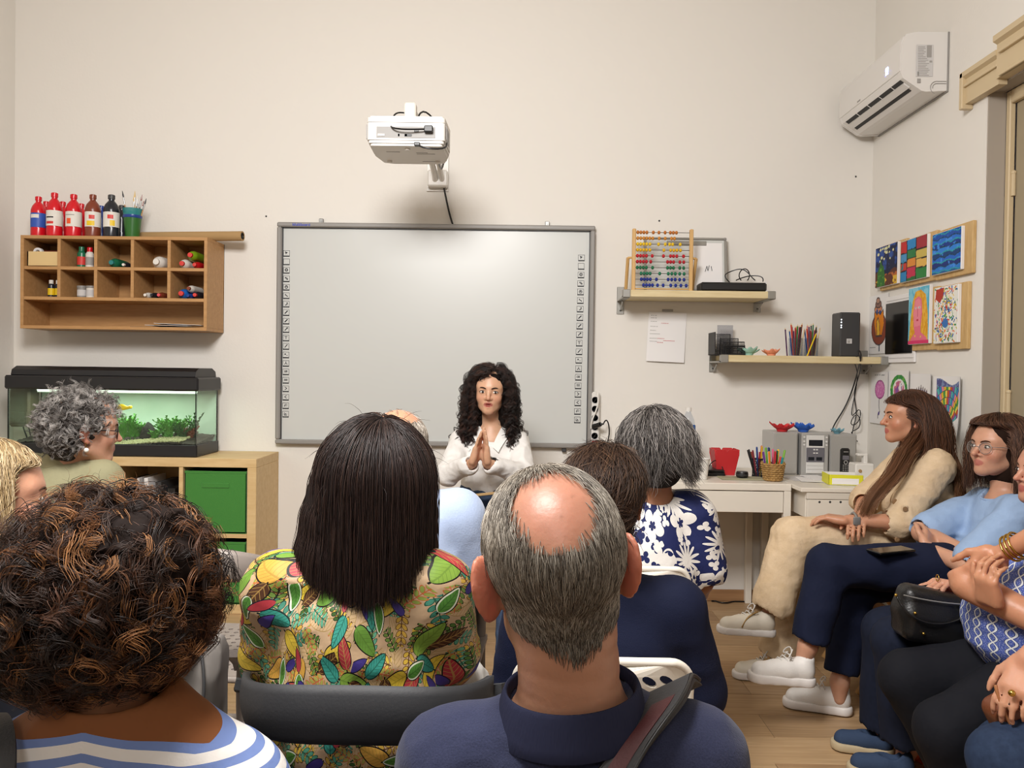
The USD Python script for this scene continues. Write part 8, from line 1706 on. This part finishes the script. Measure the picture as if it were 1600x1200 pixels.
P_, N_, q_ = skin_roots(bn, H, 700, lambda q: np.ones(len(q)), 9); strands(hb_, 'strands', list(lying_hair(P_, N_, np.cross(N_, H.R @ V(0, 1, 0)), .03, 5, .001, 3, .2)), .0008, 'hair', tint=hair_tint(700, ['#2b1d16', '#3f2c20'], [.5, .5], 4))
# ================================================================ grey haired woman in a navy and white flower print
p = thing('person', 'woman with layered dark grey hair in a navy and white flower print blouse', 'person', (.40, 2.5, 0))
H = Head(at(1022, 703, 2.5), 6, 4, 0, .98); J = sitter((.40, 2.54), 0, at(1020, 772, 2.49), at(962, 806, 2.5), at(1078, 806, 2.5), .45, ell=at(944, 900, 2.52), elr=at(1096, 908, 2.50), wrr=at(1090, 945, 2.66))
bm = figure(p, J, H, '#8f5f43', .007, blush=.15, g=1.05)
S = Solid(); torso(S, J, .018, 1.2); arms(S, J, .026, .40, 1.15); neck_hole(S, J, .064, .006); S.after.append(fold(.008, 11, 81)); m = S.mesh(.007); u_, v_ = cyl_uv(np.asarray(m.vertices), J.wst); print_at(part(p, 'flower_print_blouse', m, 'floral_print', **WS), np.stack([u_, v_], 1)); lower(p, J)
r_, n_ = scalp_points(H, 3000, lambda q: ((q[:, 2] > .015) & (q[:, 1] < .045)) | ((q[:, 2] > .09) & (q[:, 1] < .075)), 82); pos = H.ws(r_ + n_ * .012); walls = [(H.w(0, -.012, .042), V(.094, .114, .100), H.R), (H.w(0, -.028, -.045), V(.088, .088, .085), H.R)]
G = comb(pos, (n_ * V(1, 1, .5) + V(0, -.2, 0)) @ H.R.T, np.random.default_rng(7).uniform(.11, .19, len(pos)), 16, straight(H, .7, .25, -.02), walls, .6, .05, 83)
zb = at(1025, 738, 2.45)[2]; G = trim(G, lambda x, y: zb + .025 * np.sin(x * 60) + np.random.default_rng(8).normal(0, .014, (len(G), 1)), 10); G = curled(G, .005, .085, 84, .5); G[:, -3:, 0] += np.array([.001, .004, .010])[None] * (1 + np.sign(G[:, -3:, 0] - H.c[0])) 
S = Solid().ell(H.w(0, -.012, .042), V(.088, .107, .093), H.R).ell(H.w(0, -.030, -.040), V(.082, .080, .080), H.R, k=.03); S.ell(H.w(0, .11, -.03), V(.07, .075, .12), H.R, k=.015, cut=True); S.box(H.w(0, 0, -.16), V(.2, .2, .045), .01, H.R, k=.02, cut=True)
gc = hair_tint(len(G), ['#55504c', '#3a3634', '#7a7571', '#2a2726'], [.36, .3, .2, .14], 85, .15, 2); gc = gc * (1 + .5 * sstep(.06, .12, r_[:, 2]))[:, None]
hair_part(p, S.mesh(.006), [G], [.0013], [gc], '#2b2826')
# ================================================================ the row along the side wall, facing left
mat('linen', '#d8c0a0', .85, spec=.2, noise=(22, '#ccb28f', (1, 1, 1)), bump=(70, .0022, (1, 1, 1))); mat('linen_dark', '#8a6a48', .6); mat('tan_knit', '#b79a72', .85); mat('pale_blue_tee', '#97b0d2', .8, bump=(120, .001, (1, 1, 1))); mat('navy_trousers', '#141a30', .85, bump=(90, .0012, (1, 1, 1))); mat('black_trousers', '#15161c', .85, bump=(90, .001, (1, 1, 1))); mat('navy_denim', '#1a2032', .85, noise=(70, '#141a2a', (1, 1, 1)))
mat('trainer_white', '#e6e2dd', .55, bump=(150, .0005, (1, 1, 1))); mat('trainer_cream', '#ded5c4', .55); mat('sole_white', '#e3ddd8', .6); mat('lace_white', '#dcd8d2', .8); mat('gold_trim', '#9c7b48', .4, metal=.5); mat('canvas_blue', '#34435c', .85, bump=(250, .0006, (1, 1, 1))); mat('sole_tan', '#b6a585', .7); mat('black_leather', '#131314', .38, bump=(160, .0008, (1, 1, 1))); mat('brown_leather', '#6e3b22', .42, bump=(160, .0006, (1, 1, 1))); mat('black_sleeve', '#111114', .85)
SK = '#c08a6c'
# ---- woman in the beige linen suit
p = thing('person', 'woman with long brown hair in a beige linen suit, legs crossed', 'person', (1.62, 3.41, 0))
Y0 = 3.41
H = Head(at(1421, 656, Y0), 84, 2, 0, .95)
J = sitter((1.66, Y0), 90, at(1438, 708, Y0), at(1462, 730, 3.26), at(1418, 722, 3.56), .45, hip=at(1462, 846, Y0), wst=at(1450, 800, Y0),
           ell=at(1404, 816, 3.19), wrl=at(1326, 813, 3.22), elr=at(1352, 782, 3.50), wrr=at(1342, 806, 3.27),
           hpl=at(1440, 848, 3.33), hpr=at(1440, 856, 3.49), knl=at(1238, 838, 3.33), anl=at(1207, 948, 3.28), knr=at(1262, 858, 3.47), anr=at(1216, 1022, 3.40))
def hands10(S):
    add_hand(S, J.wrl, unit(at(1286, 807, 3.26) - J.wrl), V(.0, .0, -1), V(0, .6, .6), (.35, .4, .3), .95); add_hand(S, J.wrr, unit(at(1335, 822, 3.20) - J.wrr + V(-.01, -.035, 0)), V(0.1, .2, -1), V(-1, 0, .2), (.5, .5, .4), .95, spread=.03)
    S.cap(J.anl, J.anl + V(-.03, 0, -.055), .032, .024, k=.02); S.cap(J.anr, J.anr + V(-.03, 0, -.055), .032, .024, k=.02)
bm = figure(p, J, H, SK, .0042, blush=.4, hands=False, foot=False, extra=hands10, nose=1.1, lips='#a9524e', neck_r=(.046, .052)); add_face(p, H, bm, brow='brow_brown')
S = Solid(); torso(S, J, .004, .95); bust(S, J, .004); neck_hole(S, J, .060, -.004, .02); part(p, 'inner_top', S.mesh(.007), 'tan_knit', **WS)
S = Solid(); torso(S, J, .016, 1.0); bust(S, J, .014); arms(S, J, .017, .58, 1.08); neck_hole(S, J, .066, .0); mid = (J.shl + J.shr) / 2
S.cap(mid + J.F.f * .13 + V(0, 0, .03), mid + J.F.f * .17 + V(0, 0, -.30), .034, .010, k=.012, cut=True); S.ell(J.hip + V(-.05, -.02, .0), (.15, .17, .085), k=.04); S.after.append(fold(.012, 13, 91, (1, 1, .8))); S.after.append(fold(.005, 32, 92))
jk = S.mesh(.0055); part(p, 'linen_jacket', jk, 'linen', **WS)
cu = J.ell + (J.wrl - J.ell) * .10; dv = unit(J.wrl - J.ell); S = Solid().cap(J.ell - dv * .01, cu + dv * .02, .068, .066, k=.01); S.cap(cu - dv * .1, cu + dv * .1, .058, .058, k=.004, cut=True); 
for s, sh in ((-1, J.shl), (1, J.shr)):      # lapels
    a = J.nb + J.F.R @ V(s * .062, -.02, .03); pts = spline([a, J.nb + J.F.R @ V(s * .07, .05, .005), mid + J.F.R @ V(s * .062, .125, -.05), mid + J.F.R @ V(s * .035, .155, -.14), mid + J.F.R @ V(s * .008, .165, -.24)], 24); pts = on_body(jk, pts, .006); pts = spline(pts[::4], 24); part(p, 'lapel', band(pts, np.array([J.F.R @ V(s * .05 * math.sin(PI * (.12 + .84 * t)), -.012, .012) for t in np.linspace(0, 1, 24)]), .005), 'linen', in_world=True, smooth=40)
for q in (at(1387, 775, 3.27), at(1394, 843, 3.24)): q = on_body(jk, q[None] + V(-.02, -.08, 0), .003)[0]; part(p, 'button', lathe([(0, 0), (.010, 0), (.011, -.003), (.006, -.005), (0, -.004)], 14, 'y').apply_translation(q), 'linen_dark', **IW)
tb = on_body(jk, at(1420, 790, 3.12)[None], .004)[0]; part(p, 'sleeve_tab', [box(-.012, .012, -.003, .003, -.045, .014, .002).apply_translation(tb)], 'linen', **IW); part(p, 'button', lathe([(0, 0), (.009, 0), (.010, -.003), (0, -.004)], 14, 'y').apply_translation(tb + V(0, -.003, 0)), 'linen_dark', **IW)
S = Solid(); S.ell(J.hip, (.13, .17, .10), k=.03); S.cap(J.hpl, J.knl, .098, .074, k=.03).cap(J.knl, J.knl + (J.anl - J.knl) * .95, .076, .080, k=.03).cap(J.hpr, J.knr, .095, .072, k=.03).cap(J.knr, J.knr + (J.anr - J.knr) * .93, .074, .082, k=.03)
for n in 'lr': a, kn = getattr(J, 'an' + n), getattr(J, 'kn' + n); d = unit(a - kn); S.cap(a + d * .012, a + d * .1, .066, .075, k=.006, cut=True)
S.after.append(fold(.014, 11, 93, (1, 1, .5))); S.after.append(fold(.005, 30, 94)); part(p, 'linen_trousers', S.mesh(.008), 'linen', **WS)
shoe(p, 'shoe', at(1213, 994, 3.27), at(1119, 987, 3.27), V(.05, 0, 1), .042, ('trainer_cream', 'sole_white', 'lace_white'), trim='gold_trim'); shoe(p, 'shoe', atz(1236, 1066, .003), atz(1143, 1056, .003), (0, 0, 1), .042, ('trainer_cream', 'sole_white', 'lace_white'), trim='gold_trim')
w_ = J.wrl + (J.ell - J.wrl) * .10; part(p, 'watch', [tube([w_ + np.stack([V(0, 1, 0), V(.05, 0, 1)], 1) @ V(.031 * math.cos(a), .029 * math.sin(a)) for a in np.linspace(0, 2 * PI, 22)], .0055, 6, False), box(-.014, .014, -.005, .004, -.016, .016, .003).apply_translation(w_ + V(0, -.031, .004))], 'grey_metal', **WS)
for k in range(2): b_ = J.elr + (J.wrr - J.elr) * (.22 + .08 * k); part(p, 'bracelet', tube([b_ + V(.034 * math.cos(a), .03 * math.sin(a), .006 * math.cos(a)) for a in np.linspace(0, 2 * PI, 22)], .0022, 5, False), 'gold', **WS)
r_, n_ = scalp_points(H, 4600, lambda q: ((q[:, 2] > .012) & (q[:, 1] < .040)) | ((q[:, 2] > .086) & (q[:, 1] < .076)), 95); pos = H.ws(r_ + n_ * .006)
walls = [(H.w(0, -.008, .042), V(.081, .103, .092) * H.k, H.R), (J.nb + V(0, 0, -.10), V(.125, .185, .125), np.eye(3)), (J.shl, V(.066, .066, .066), np.eye(3)), (J.wst + V(0, 0, .1), V(.12, .15, .2), np.eye(3))]
G = comb(pos, (n_ * V(1, .8, .3)) @ H.R.T, np.random.default_rng(9).uniform(.33, .50, len(pos)), 15, long_pull(H, .6, .10, 1, .02), walls, .55, .035, 96, swept(H, -.012, .070, .02, .072)); G = curled(G, .006, .16, 97, .5)
tt = np.linspace(0, 1, G.shape[1]); c0 = hair_tint(len(G), ['#3f261a', '#553422', '#2f1c13', '#694430'], [.4, .32, .2, .08], 98); ct = c0[:, None] * (1 - .55 * tt[None, :, None] ** 1.5) + (.55 * tt[None, :, None] ** 1.5) * C('#8f6038')
gl = spline([H.w(-.074, -.020, .03), H.w(-.084, -.015, -.05), at(1416, 706, 3.26), at(1398, 738, 3.215), at(1372, 768, 3.19), at(1352, 800, 3.19)], 15); lk = locks(np.repeat(gl[None], 40, 0) + np.random.default_rng(3).normal(scale=.011, size=(40, 1, 3)), 14, .006, 5, .7, .6); lk = curled(lk, .003, .15, 6); lt = np.linspace(0, 1, 15)[None, :, None] ** 1.3; lc = hair_tint(len(lk), ['#3f261a', '#553422', '#694430'], [.4, .4, .2], 9)[:, None] * (1 - .6 * lt) + .6 * lt * C('#946640')
S = Solid().ell(H.w(0, -.010, .042), V(.077, .099, .087) * H.k, H.R).ell(H.w(0, -.055, -.05), V(.066, .05, .12), H.R, k=.05); S.ell(H.w(0, .105, -.02), V(.062, .080, .115), H.R, k=.015, cut=True); S.box(H.w(0, .03, -.10), V(.12, .05, .07), .02, H.R, k=.02, cut=True)
hair_part(p, S.mesh(.0055), [G, lk], [.00115, .0012], [ct, lc], '#2c1a12')
# ---- woman with glasses in the pale blue T-shirt
p = thing('person', 'woman with a brown bob and glasses in a pale blue T-shirt, arms folded', 'person', (1.66, 3.0, 0)); Y0 = 3.0
H = Head(at(1560, 703, Y0), 106, 4, 0, .95)
J = sitter((1.72, Y0), 92, at(1574, 768, Y0), at(1592, 806, 2.84), at(1538, 790, 3.16), .45, hip=at(1590, 886, Y0), wst=at(1576, 845, Y0),
           elr=at(1441, 832, 3.08), wrr=at(1502, 858, 2.90), ell=at(1512, 886, 2.78), wrl=at(1452, 858, 2.93), hpl=at(1550, 892, 2.92), hpr=at(1555, 898, 3.08), knl=at(1296, 884, 2.93), anl=at(1262, 1010, 2.88), knr=at(1336, 910, 3.06), anr=at(1312, 1066, 3.02))
def hands11(S):
    add_hand(S, J.wrl, unit(at(1452, 822, 3.03) - J.wrl), V(-.2, 1, 0), V(-1, 0, .3), (.3, .4, .3), .93); add_hand(S, J.wrr, unit(at(1545, 870, 2.76) - J.wrr), V(0, -.3, -1), V(0, -1, .3), (.5, .5, .4), .93)
    S.cap(J.anl, J.anl + V(-.02, 0, -.06), .033, .024, k=.02); S.cap(J.anr, J.anr + V(.0, 0, -.06), .033, .024, k=.02)
bm = figure(p, J, H, '#c79479', .0042, blush=.4, hands=False, foot=False, extra=hands11, nose=1.3, lips='#b0645a', neck_r=(.046, .052)); add_face(p, H, bm, brow='brow_brown'); glasses(p, H, 'grey_metal', .022, .0011, True, 'thin rimmed glasses on the woman in the pale blue T-shirt')
S = Solid(); torso(S, J, .014, 1.0); bust(S, J, .010); arms(S, J, .018, .44, 1.05); neck_hole(S, J, .068, .012, .014); S.after.append(fold(.009, 12, 101)); S.after.append(fold(.004, 30, 102)); part(p, 't_shirt', S.mesh(.0055), 'pale_blue_tee', **WS)
part(p, 'neckband', tube([J.nb + J.F.R @ V(.068 * math.sin(a), .022 + .064 * math.cos(a), -.008 - .022 * math.cos(a)) for a in np.linspace(0, 2 * PI, 33)], .005, 6, False), 'pale_blue_tee', **WS)
S = Solid(); S.ell(J.hip, (.13, .17, .10), k=.03); S.cap(J.hpl, J.knl, .100, .072, k=.03).cap(J.knl, J.anl, .072, .062, k=.025).cap(J.hpr, J.knr, .096, .070, k=.03).cap(J.knr, J.knr + (J.anr - J.knr) * .86, .070, .060, k=.025)
for n, f in (('l', .90), ('r', .86)): a, kn = getattr(J, 'an' + n), getattr(J, 'kn' + n); d = unit(a - kn); e = kn + (a - kn) * f; S.cap(e + d * .08, e + d * .2, .09, .09, k=.006, cut=True); S.cap(e + d * .01, e + d * .1, .046, .05, k=.006, cut=True)
S.after.append(fold(.011, 12, 103)); part(p, 'trousers', S.mesh(.008), 'navy_trousers', **WS)
shoe(p, 'shoe', at(1275, 1072, 2.87), at(1167, 1062, 2.87), V(.12, 0, 1), .043, ('trainer_white', 'sole_white', 'lace_white'), hgt=.07, sole_h=.032); shoe(p, 'shoe', atz(1334, 1118, .003), atz(1222, 1100, .003), (0, 0, 1), .043, ('trainer_white', 'sole_white', 'lace_white'), hgt=.07, sole_h=.032)
r_, n_ = scalp_points(H, 4200, lambda q: ((q[:, 2] > .02) & (q[:, 1] < .042)) | ((q[:, 2] > .094) & (q[:, 1] < .066)), 105); pos = H.ws(r_ + n_ * .012)
walls = [(H.w(0, -.008, .044), V(.090, .112, .102) * H.k, H.R), (H.w(0, -.03, -.06), V(.088, .076, .10), H.R)]
G = comb(pos, (n_ * V(1, .8, .5) + V(0, .1, .1)) @ H.R.T, np.random.default_rng(10).uniform(.20, .29, len(pos)), 18, straight(H, .8, .05, .02), walls, .58, .04, 106, swept(H, .036, .092, .030, .072)); zb = at(1560, 764, Y0)[2]; G = trim(G, lambda x, y: zb + np.random.default_rng(11).normal(0, .01, (len(G), 1)), 12); G = curled(G, .004, .12, 107, .5)
S = Solid().ell(H.w(0, -.010, .044), V(.084, .106, .094) * H.k, H.R).ell(H.w(0, -.035, -.05), V(.080, .066, .09), H.R, k=.04); S.ell(H.w(0, .11, -.02), V(.066, .082, .115), H.R, k=.015, cut=True)
hair_part(p, S.mesh(.006), [G], [.0011], [hair_tint(len(G), ['#4a3022', '#5f4030', '#362218', '#7a563e'], [.4, .32, .18, .1], 108, .15, 2)], '#26170f')
solo('smartphone', rt(box(-.075, .075, -.036, .036, 0, .009, .003), rotz(.3) @ roty(-.03)).apply_translation(at(1392, 862, 2.86)), 'black_gloss', 'black smartphone lying on the navy trousers of the woman in pale blue', 'phone')
# ---- woman mostly hidden, black sleeve, hand on a black bag
p = thing('person', 'person in black sleeves and wide navy jeans, hand on a black bag, mostly hidden', 'person', (1.68, 2.65, 0)); Y0 = 2.65
H = Head(at(1640, 742, Y0), 92, 4, 0, .95)
J = sitter((1.70, Y0), 90, at(1660, 812, Y0), at(1672, 850, 2.50), at(1648, 838, 2.80), .45, hip=at(1680, 935, Y0), wst=at(1672, 890, Y0), ell=at(1625, 940, 2.48), wrl=at(1504, 918, 2.50), elr=at(1590, 925, 2.86), wrr=at(1530, 905, 2.74), hpl=at(1650, 940, 2.57), hpr=at(1650, 940, 2.74), knl=at(1402, 1000, 2.56), knr=at(1382, 985, 2.72), anl=at(1420, 1164, 2.57), anr=at(1384, 1140, 2.73))
def hands12(S):
    add_hand(S, J.wrl, unit(at(1440, 903, 2.46) - J.wrl), V(-.25, -.2, -1), V(0, .8, .3), (.55, .55, .45), 1.0, spread=.05, lift=(.1, .15, .2, .25)); S.cap(J.wrl, J.wrl + unit(J.ell - J.wrl) * .05, .03, .03)
    S.cap(J.anl, J.anl + V(-.02, 0, -.06), .032, .024, k=.02); S.cap(J.anr, J.anr + V(-.02, 0, -.06), .032, .024, k=.02)
bm = figure(p, J, H, '#c68f76', .0045, blush=.45, hands=False, foot=False, extra=hands12, nose=1.2); add_face(p, H, bm, brow='brow_brown')
part(p, 'ring', tube([J.wrl + unit(at(1440, 903, 2.46) - J.wrl) * .098 + V(0, -.004, .012) + V(.0, .0095 * math.cos(a), .0095 * math.sin(a)) for a in np.linspace(0, 2 * PI, 16)], .0016, 5, False), 'gold', **WS)
S = Solid(); torso(S, J, .012, 1.0); arms(S, J, .012, .92); neck_hole(S, J, .066, .0); S.after.append(fold(.008, 12, 111)); part(p, 'black_top', S.mesh(.0075), 'black_sleeve', **WS)
S = Solid(); S.ell(J.hip, (.13, .17, .10), k=.03)
for n in 'lr': hp, kn, an = (getattr(J, x + n) for x in ('hp', 'kn', 'an')); S.cap(hp, kn, .095, .068, k=.03).cap(kn, an, .070, .078, k=.025); d = unit(an - kn); S.cap(an + d * .078, an + d * .2, .12, .12, k=.006, cut=True); S.cap(an + d * .0, an + d * .1, .062, .066, k=.006, cut=True)
S.after.append(fold(.010, 12, 113, (1, 1, .4))); part(p, 'wide_jeans', S.mesh(.009), 'navy_denim', **WS)
shoe(p, 'shoe', atz(1400, 1183, .003), atz(1297, 1166, .003), (0, 0, 1), .040, ('canvas_blue', 'sole_tan', 'sole_tan'), low=True, laces=False); shoe(p, 'shoe', atz(1432, 1222, .003), atz(1322, 1204, .003), (0, 0, 1), .040, ('canvas_blue', 'sole_tan', 'sole_tan'), low=True, laces=False)
hs = Solid().ell(H.w(0, -.014, .044), V(.083, .104, .092) * H.k, H.R).ell(H.w(0, -.04, -.02), V(.076, .066, .07), H.R, k=.04); hs.ell(H.w(0, .105, -.02), V(.08, .075, .115), H.R, k=.015, cut=True); hs = hs.mesh(.006); P_, N_, q_ = skin_roots(hs, H, 1200, lambda q: np.ones(len(q)), 12)
hair_part(p, hs, [lying_hair(P_, N_, np.tile(V(0, -.5, -1), (len(P_), 1)) @ H.R.T, .05, 5, .0015, 3)], [.0012], [hair_tint(1200, ['#4a3a2e', '#6a5442'], [.5, .5], 3)], '#3a2c22')
b = thing('handbag', 'black leather handbag on the lap beside the hand with the ring', 'handbag', at(1460, 1000, 2.44)); c_ = at(1460, 962, 2.44)
S = Solid().box(c_ + V(.005, 0, -.03), V(.115, .06, .05), .03, roty(.16), k=.03).box(c_ + V(-.012, 0, .03), V(.10, .045, .05), .03, roty(.2), k=.04); part(b, 'bag_body', S.mesh(.006), 'black_leather', **WS)
part(b, 'flap_seam', [tube(spline([at(1400, 928, 2.40), at(1424, 962, 2.37), at(1470, 975, 2.37), at(1512, 960, 2.37)], 18), .003, 6)], 'black_leather', **WS)
part(b, 'zip', tube(spline([at(1412, 930, 2.385), at(1450, 938, 2.385), at(1500, 944, 2.385)], 14), .0025, 6), 'grey_metal', **WS)
for q in ((1400, 930), (1430, 958), (1443, 990)): part(b, 'stud', sphere(at(*q, 2.375), .005, 1), 'gold', **WS)
q = at(1510, 966, 2.37); part(b, 'ring_loop', tube([q + V(.016 * math.cos(a), 0, .016 * math.sin(a)) for a in np.linspace(0, 2 * PI, 20)], .003, 6, False), 'grey_metal', **WS)
part(b, 'handle', tube(spline([at(1420, 930, 2.45), at(1465, 915, 2.5), at(1510, 925, 2.5), at(1525, 955, 2.45)], 20), .007, 8), 'black_leather', **WS)
# ---- woman in the blue and white lattice blouse
p = thing('person', 'person in a blue and white lattice print blouse and black trousers, arms folded', 'person', (1.70, 2.3, 0)); Y0 = 2.3
H = Head(at(1708, 745, Y0), 92, 4, 0, .97)
J = sitter((1.72, Y0), 90, at(1722, 828, Y0), at(1730, 868, 2.12), at(1716, 858, 2.48), .45, hip=at(1702, 1010, Y0), wst=at(1632, 955, 2.27), elr=at(1532, 888, 2.36), wrr=at(1650, 975, 2.16), ell=at(1690, 1010, 2.02), wrl=at(1562, 866, 2.16), hpl=at(1680, 1035, 2.22), hpr=at(1672, 1015, 2.40), knl=at(1478, 1140, 2.19), knr=at(1420, 1060, 2.38), anl=at(1570, 1400, 2.19), anr=at(1550, 1330, 2.38))
J.ell = at(1700, 800, 1.98) * .4 + at(1660, 815, 2.02) * .6
def hands13(S):
    add_hand(S, J.wrl, unit(at(1515, 905, 2.20) - J.wrl), V(0, .9, -.4), V(-.4, -.2, 1), (.3, .4, .3), .98)
    q = at(1560, 925, 2.14); S.cap(at(1512, 912, 2.22), at(1650, 985, 2.05), .044, .036, k=.02); add_hand(S, at(1548, 948, 2.13), unit(at(1536, 880, 2.11) - at(1548, 948, 2.13)), V(1, .3, 0), V(-1, -.2, 0), (.6, .6, .4), .95)
    S.cap(J.anl, J.anl + V(-.02, 0, -.06), .032, .024, k=.02); S.cap(J.anr, J.anr + V(-.02, 0, -.06), .032, .024, k=.02)
bm = figure(p, J, H, '#bf8768', .0055, blush=.3, hands=False, foot=False, extra=hands13)
S = Solid(); torso(S, J, .018, 1.25); bust(S, J, .02, .075); S.ell(J.wst + J.F.f * .07 + V(0, 0, -.03), (.13, .17, .13), k=.05); S.ell(J.wst + J.F.f * .0 + V(0, 0, -.09), (.17, .18, .09), k=.05); S.cap(J.shl, J.shl + (J.ell - J.shl) * .4, .065, .062, k=.02).cap(J.shr, J.shr + (J.elr - J.shr) * .4, .065, .062, k=.02); neck_hole(S, J, .07, .0); S.after.append(fold(.008, 9, 121, (1, 1, 2.0)))
m = S.mesh(.006); v = np.asarray(m.vertices); a = np.arctan2(v[:, 1] - J.wst[1], -(v[:, 0] - J.wst[0])); print_at(part(p, 'lattice_blouse', m, 'lattice_print', **WS), np.stack([a * .17, v[:, 2]], 1))
S = Solid(); S.ell(J.hip, (.14, .19, .10), k=.03)
for n in 'lr': hp, kn, an = (getattr(J, x + n) for x in ('hp', 'kn', 'an')); S.cap(hp, kn, .108, .076, k=.03).cap(kn, an, .076, .062, k=.025); d = unit(an - kn)
S.after.append(fold(.007, 12, 123)); part(p, 'trousers', S.mesh(.009), 'black_trousers', **WS)
for k in range(3): q = at(1583 - 2 * k, 853 + 5 * k, 2.10); ax_ = unit(J.ell - J.wrl); e1 = unit(np.cross(ax_, V(0, 0, 1))); e2 = np.cross(ax_, e1); q = J.wrl + ax_ * (.035 + .012 * k); part(p, 'bracelet', tube([q + e1 * .034 * math.cos(a) + e2 * .034 * math.sin(a) for a in np.linspace(0, 2 * PI, 24)], .003, 6, False), 'gold', **WS)
for n, d in (('l', 0), ('r', 0)): a = getattr(J, 'an' + n); shoe(p, 'shoe', V(a[0] + .05, a[1], .003), V(a[0] - .19, a[1], .003), (0, 0, 1), .038, ('black_plastic', 'dark_grey', 'black_plastic'), low=True, laces=False, h=.007)
hs = Solid().ell(H.w(0, -.014, .044), V(.086, .106, .094), H.R).ell(H.w(0, -.04, -.02), V(.078, .066, .09), H.R, k=.04); hs.ell(H.w(0, .105, -.02), V(.08, .07, .115), H.R, k=.015, cut=True); hs = hs.mesh(.007); hair_part(p, hs, [], [], [], '#3a2c22')
# ---- jeans, hand and brown bag at the bottom right corner
p = thing('person', 'person in blue jeans holding a brown bag, cut off at the bottom right corner', 'person', (1.72, 1.92, 0)); Y0 = 1.92
H = Head(at(1790, 730, Y0), 92, 4, 0, .97)
J = sitter((1.74, Y0), 90, at(1800, 830, Y0), at(1812, 880, 1.75), at(1795, 870, 2.09), .45, hip=V(1.62, Y0, .545), wst=V(1.60, Y0, .70), ell=V(1.50, 1.72, .70), wrl=at(1660, 1070, 1.80), elr=V(1.48, 2.1, .70), wrr=at(1640, 1078, 1.98), hpl=V(1.56, 1.84, .53), hpr=V(1.56, 2.0, .53), knl=at(1570, 1190, 1.86), knr=at(1580, 1172, 2.02), anl=V(1.14, 1.86, .10), anr=V(1.20, 2.02, .10))
def hands14(S):
    w = at(1612, 1030, 1.86); S.cap(w, J.elr, .03, .038, k=.02); add_hand(S, w, unit(at(1574, 1098, 1.84) - w), V(.6, .4, -.3), V(-.9, -.2, .3), (.3, .35, .3), 1.0)
bm = figure(p, J, H, '#c28c70', .0065, hands=False, extra=hands14)
w = at(1612, 1030, 1.86); d = unit(at(1574, 1098, 1.84) - w); part(p, 'ring', sphere(at(1581, 1083, 1.825), .008, 1), 'gold', **WS)
S = Solid(); torso(S, J, .014, 1.1); arms(S, J, .014, .42); neck_hole(S, J, .066, .0); part(p, 'dark_top', S.mesh(.009), 'dark_trousers', **WS)
S = Solid(); S.ell(J.hip, (.13, .17, .10), k=.03); legs(S, J, .016, 1.05); S.after.append(fold(.006, 12, 131)); part(p, 'jeans', S.mesh(.007), mat('mid_denim', '#2a3850', .85, noise=(60, '#212d43', (1, 1, 1))), **WS)
for n in 'lr': a = getattr(J, 'an' + n); shoe(p, 'shoe', V(a[0] + .05, a[1], .003), V(a[0] - .19, a[1], .003), (0, 0, 1), .038, ('black_plastic', 'dark_grey', 'black_plastic'), low=True, laces=False, h=.007)
hs = Solid().ell(H.w(0, -.014, .044), V(.086, .106, .094), H.R); hs.ell(H.w(0, .105, -.02), V(.08, .07, .115), H.R, k=.015, cut=True); hair_part(p, hs.mesh(.008), [], [], [], '#3a2c22')
b = thing('brown_bag', 'brown leather bag under the hand at the bottom right edge', 'handbag', at(1600, 1110, 1.92)); c_ = at(1622, 1118, 1.92); S = Solid().box(c_, V(.10, .055, .075), .028, roty(-.5), k=.02); part(b, 'bag_body', S.mesh(.006), 'brown_leather', **WS); part(b, 'piping', tube(spline([at(1555, 1070, 1.87), at(1566, 1105, 1.86), at(1600, 1160, 1.86), at(1640, 1190, 1.86)], 18), .004, 6), mat('tan_piping', '#a06a44', .45), **WS)
# ---- orange straps of a sandal or bag on the floor
mat('orange_cloth', '#d9571e', .6); g_ = thing('orange_bag', 'small crumpled orange bag on the floor, bottom edge right of the blue shoes', 'bag', atz(1450, 1200, 0)); c_ = atz(1440, 1190, 0)
S = Solid().ell(c_ + V(.01, 0, .045), (.060, .05, .030), roty(.2), k=.03).ell(c_ + V(.0, -.02, .085), (.05, .03, .016), roty(-.3), k=.03).ell(c_ + V(.03, .02, .02), (.05, .05, .022), k=.03); S.after.append(fold(.02, 34, 3)); part(g_, 'cloth', S.mesh(.004), 'orange_cloth', **WS); part(g_, 'drawstring', tube(spline([c_ + V(-.05, -.02, .10), c_ + V(-.02, -.04, .115), c_ + V(.03, -.03, .10), c_ + V(.05, -.03, .06)], 14), .003, 6), 'gold_trim', **WS)
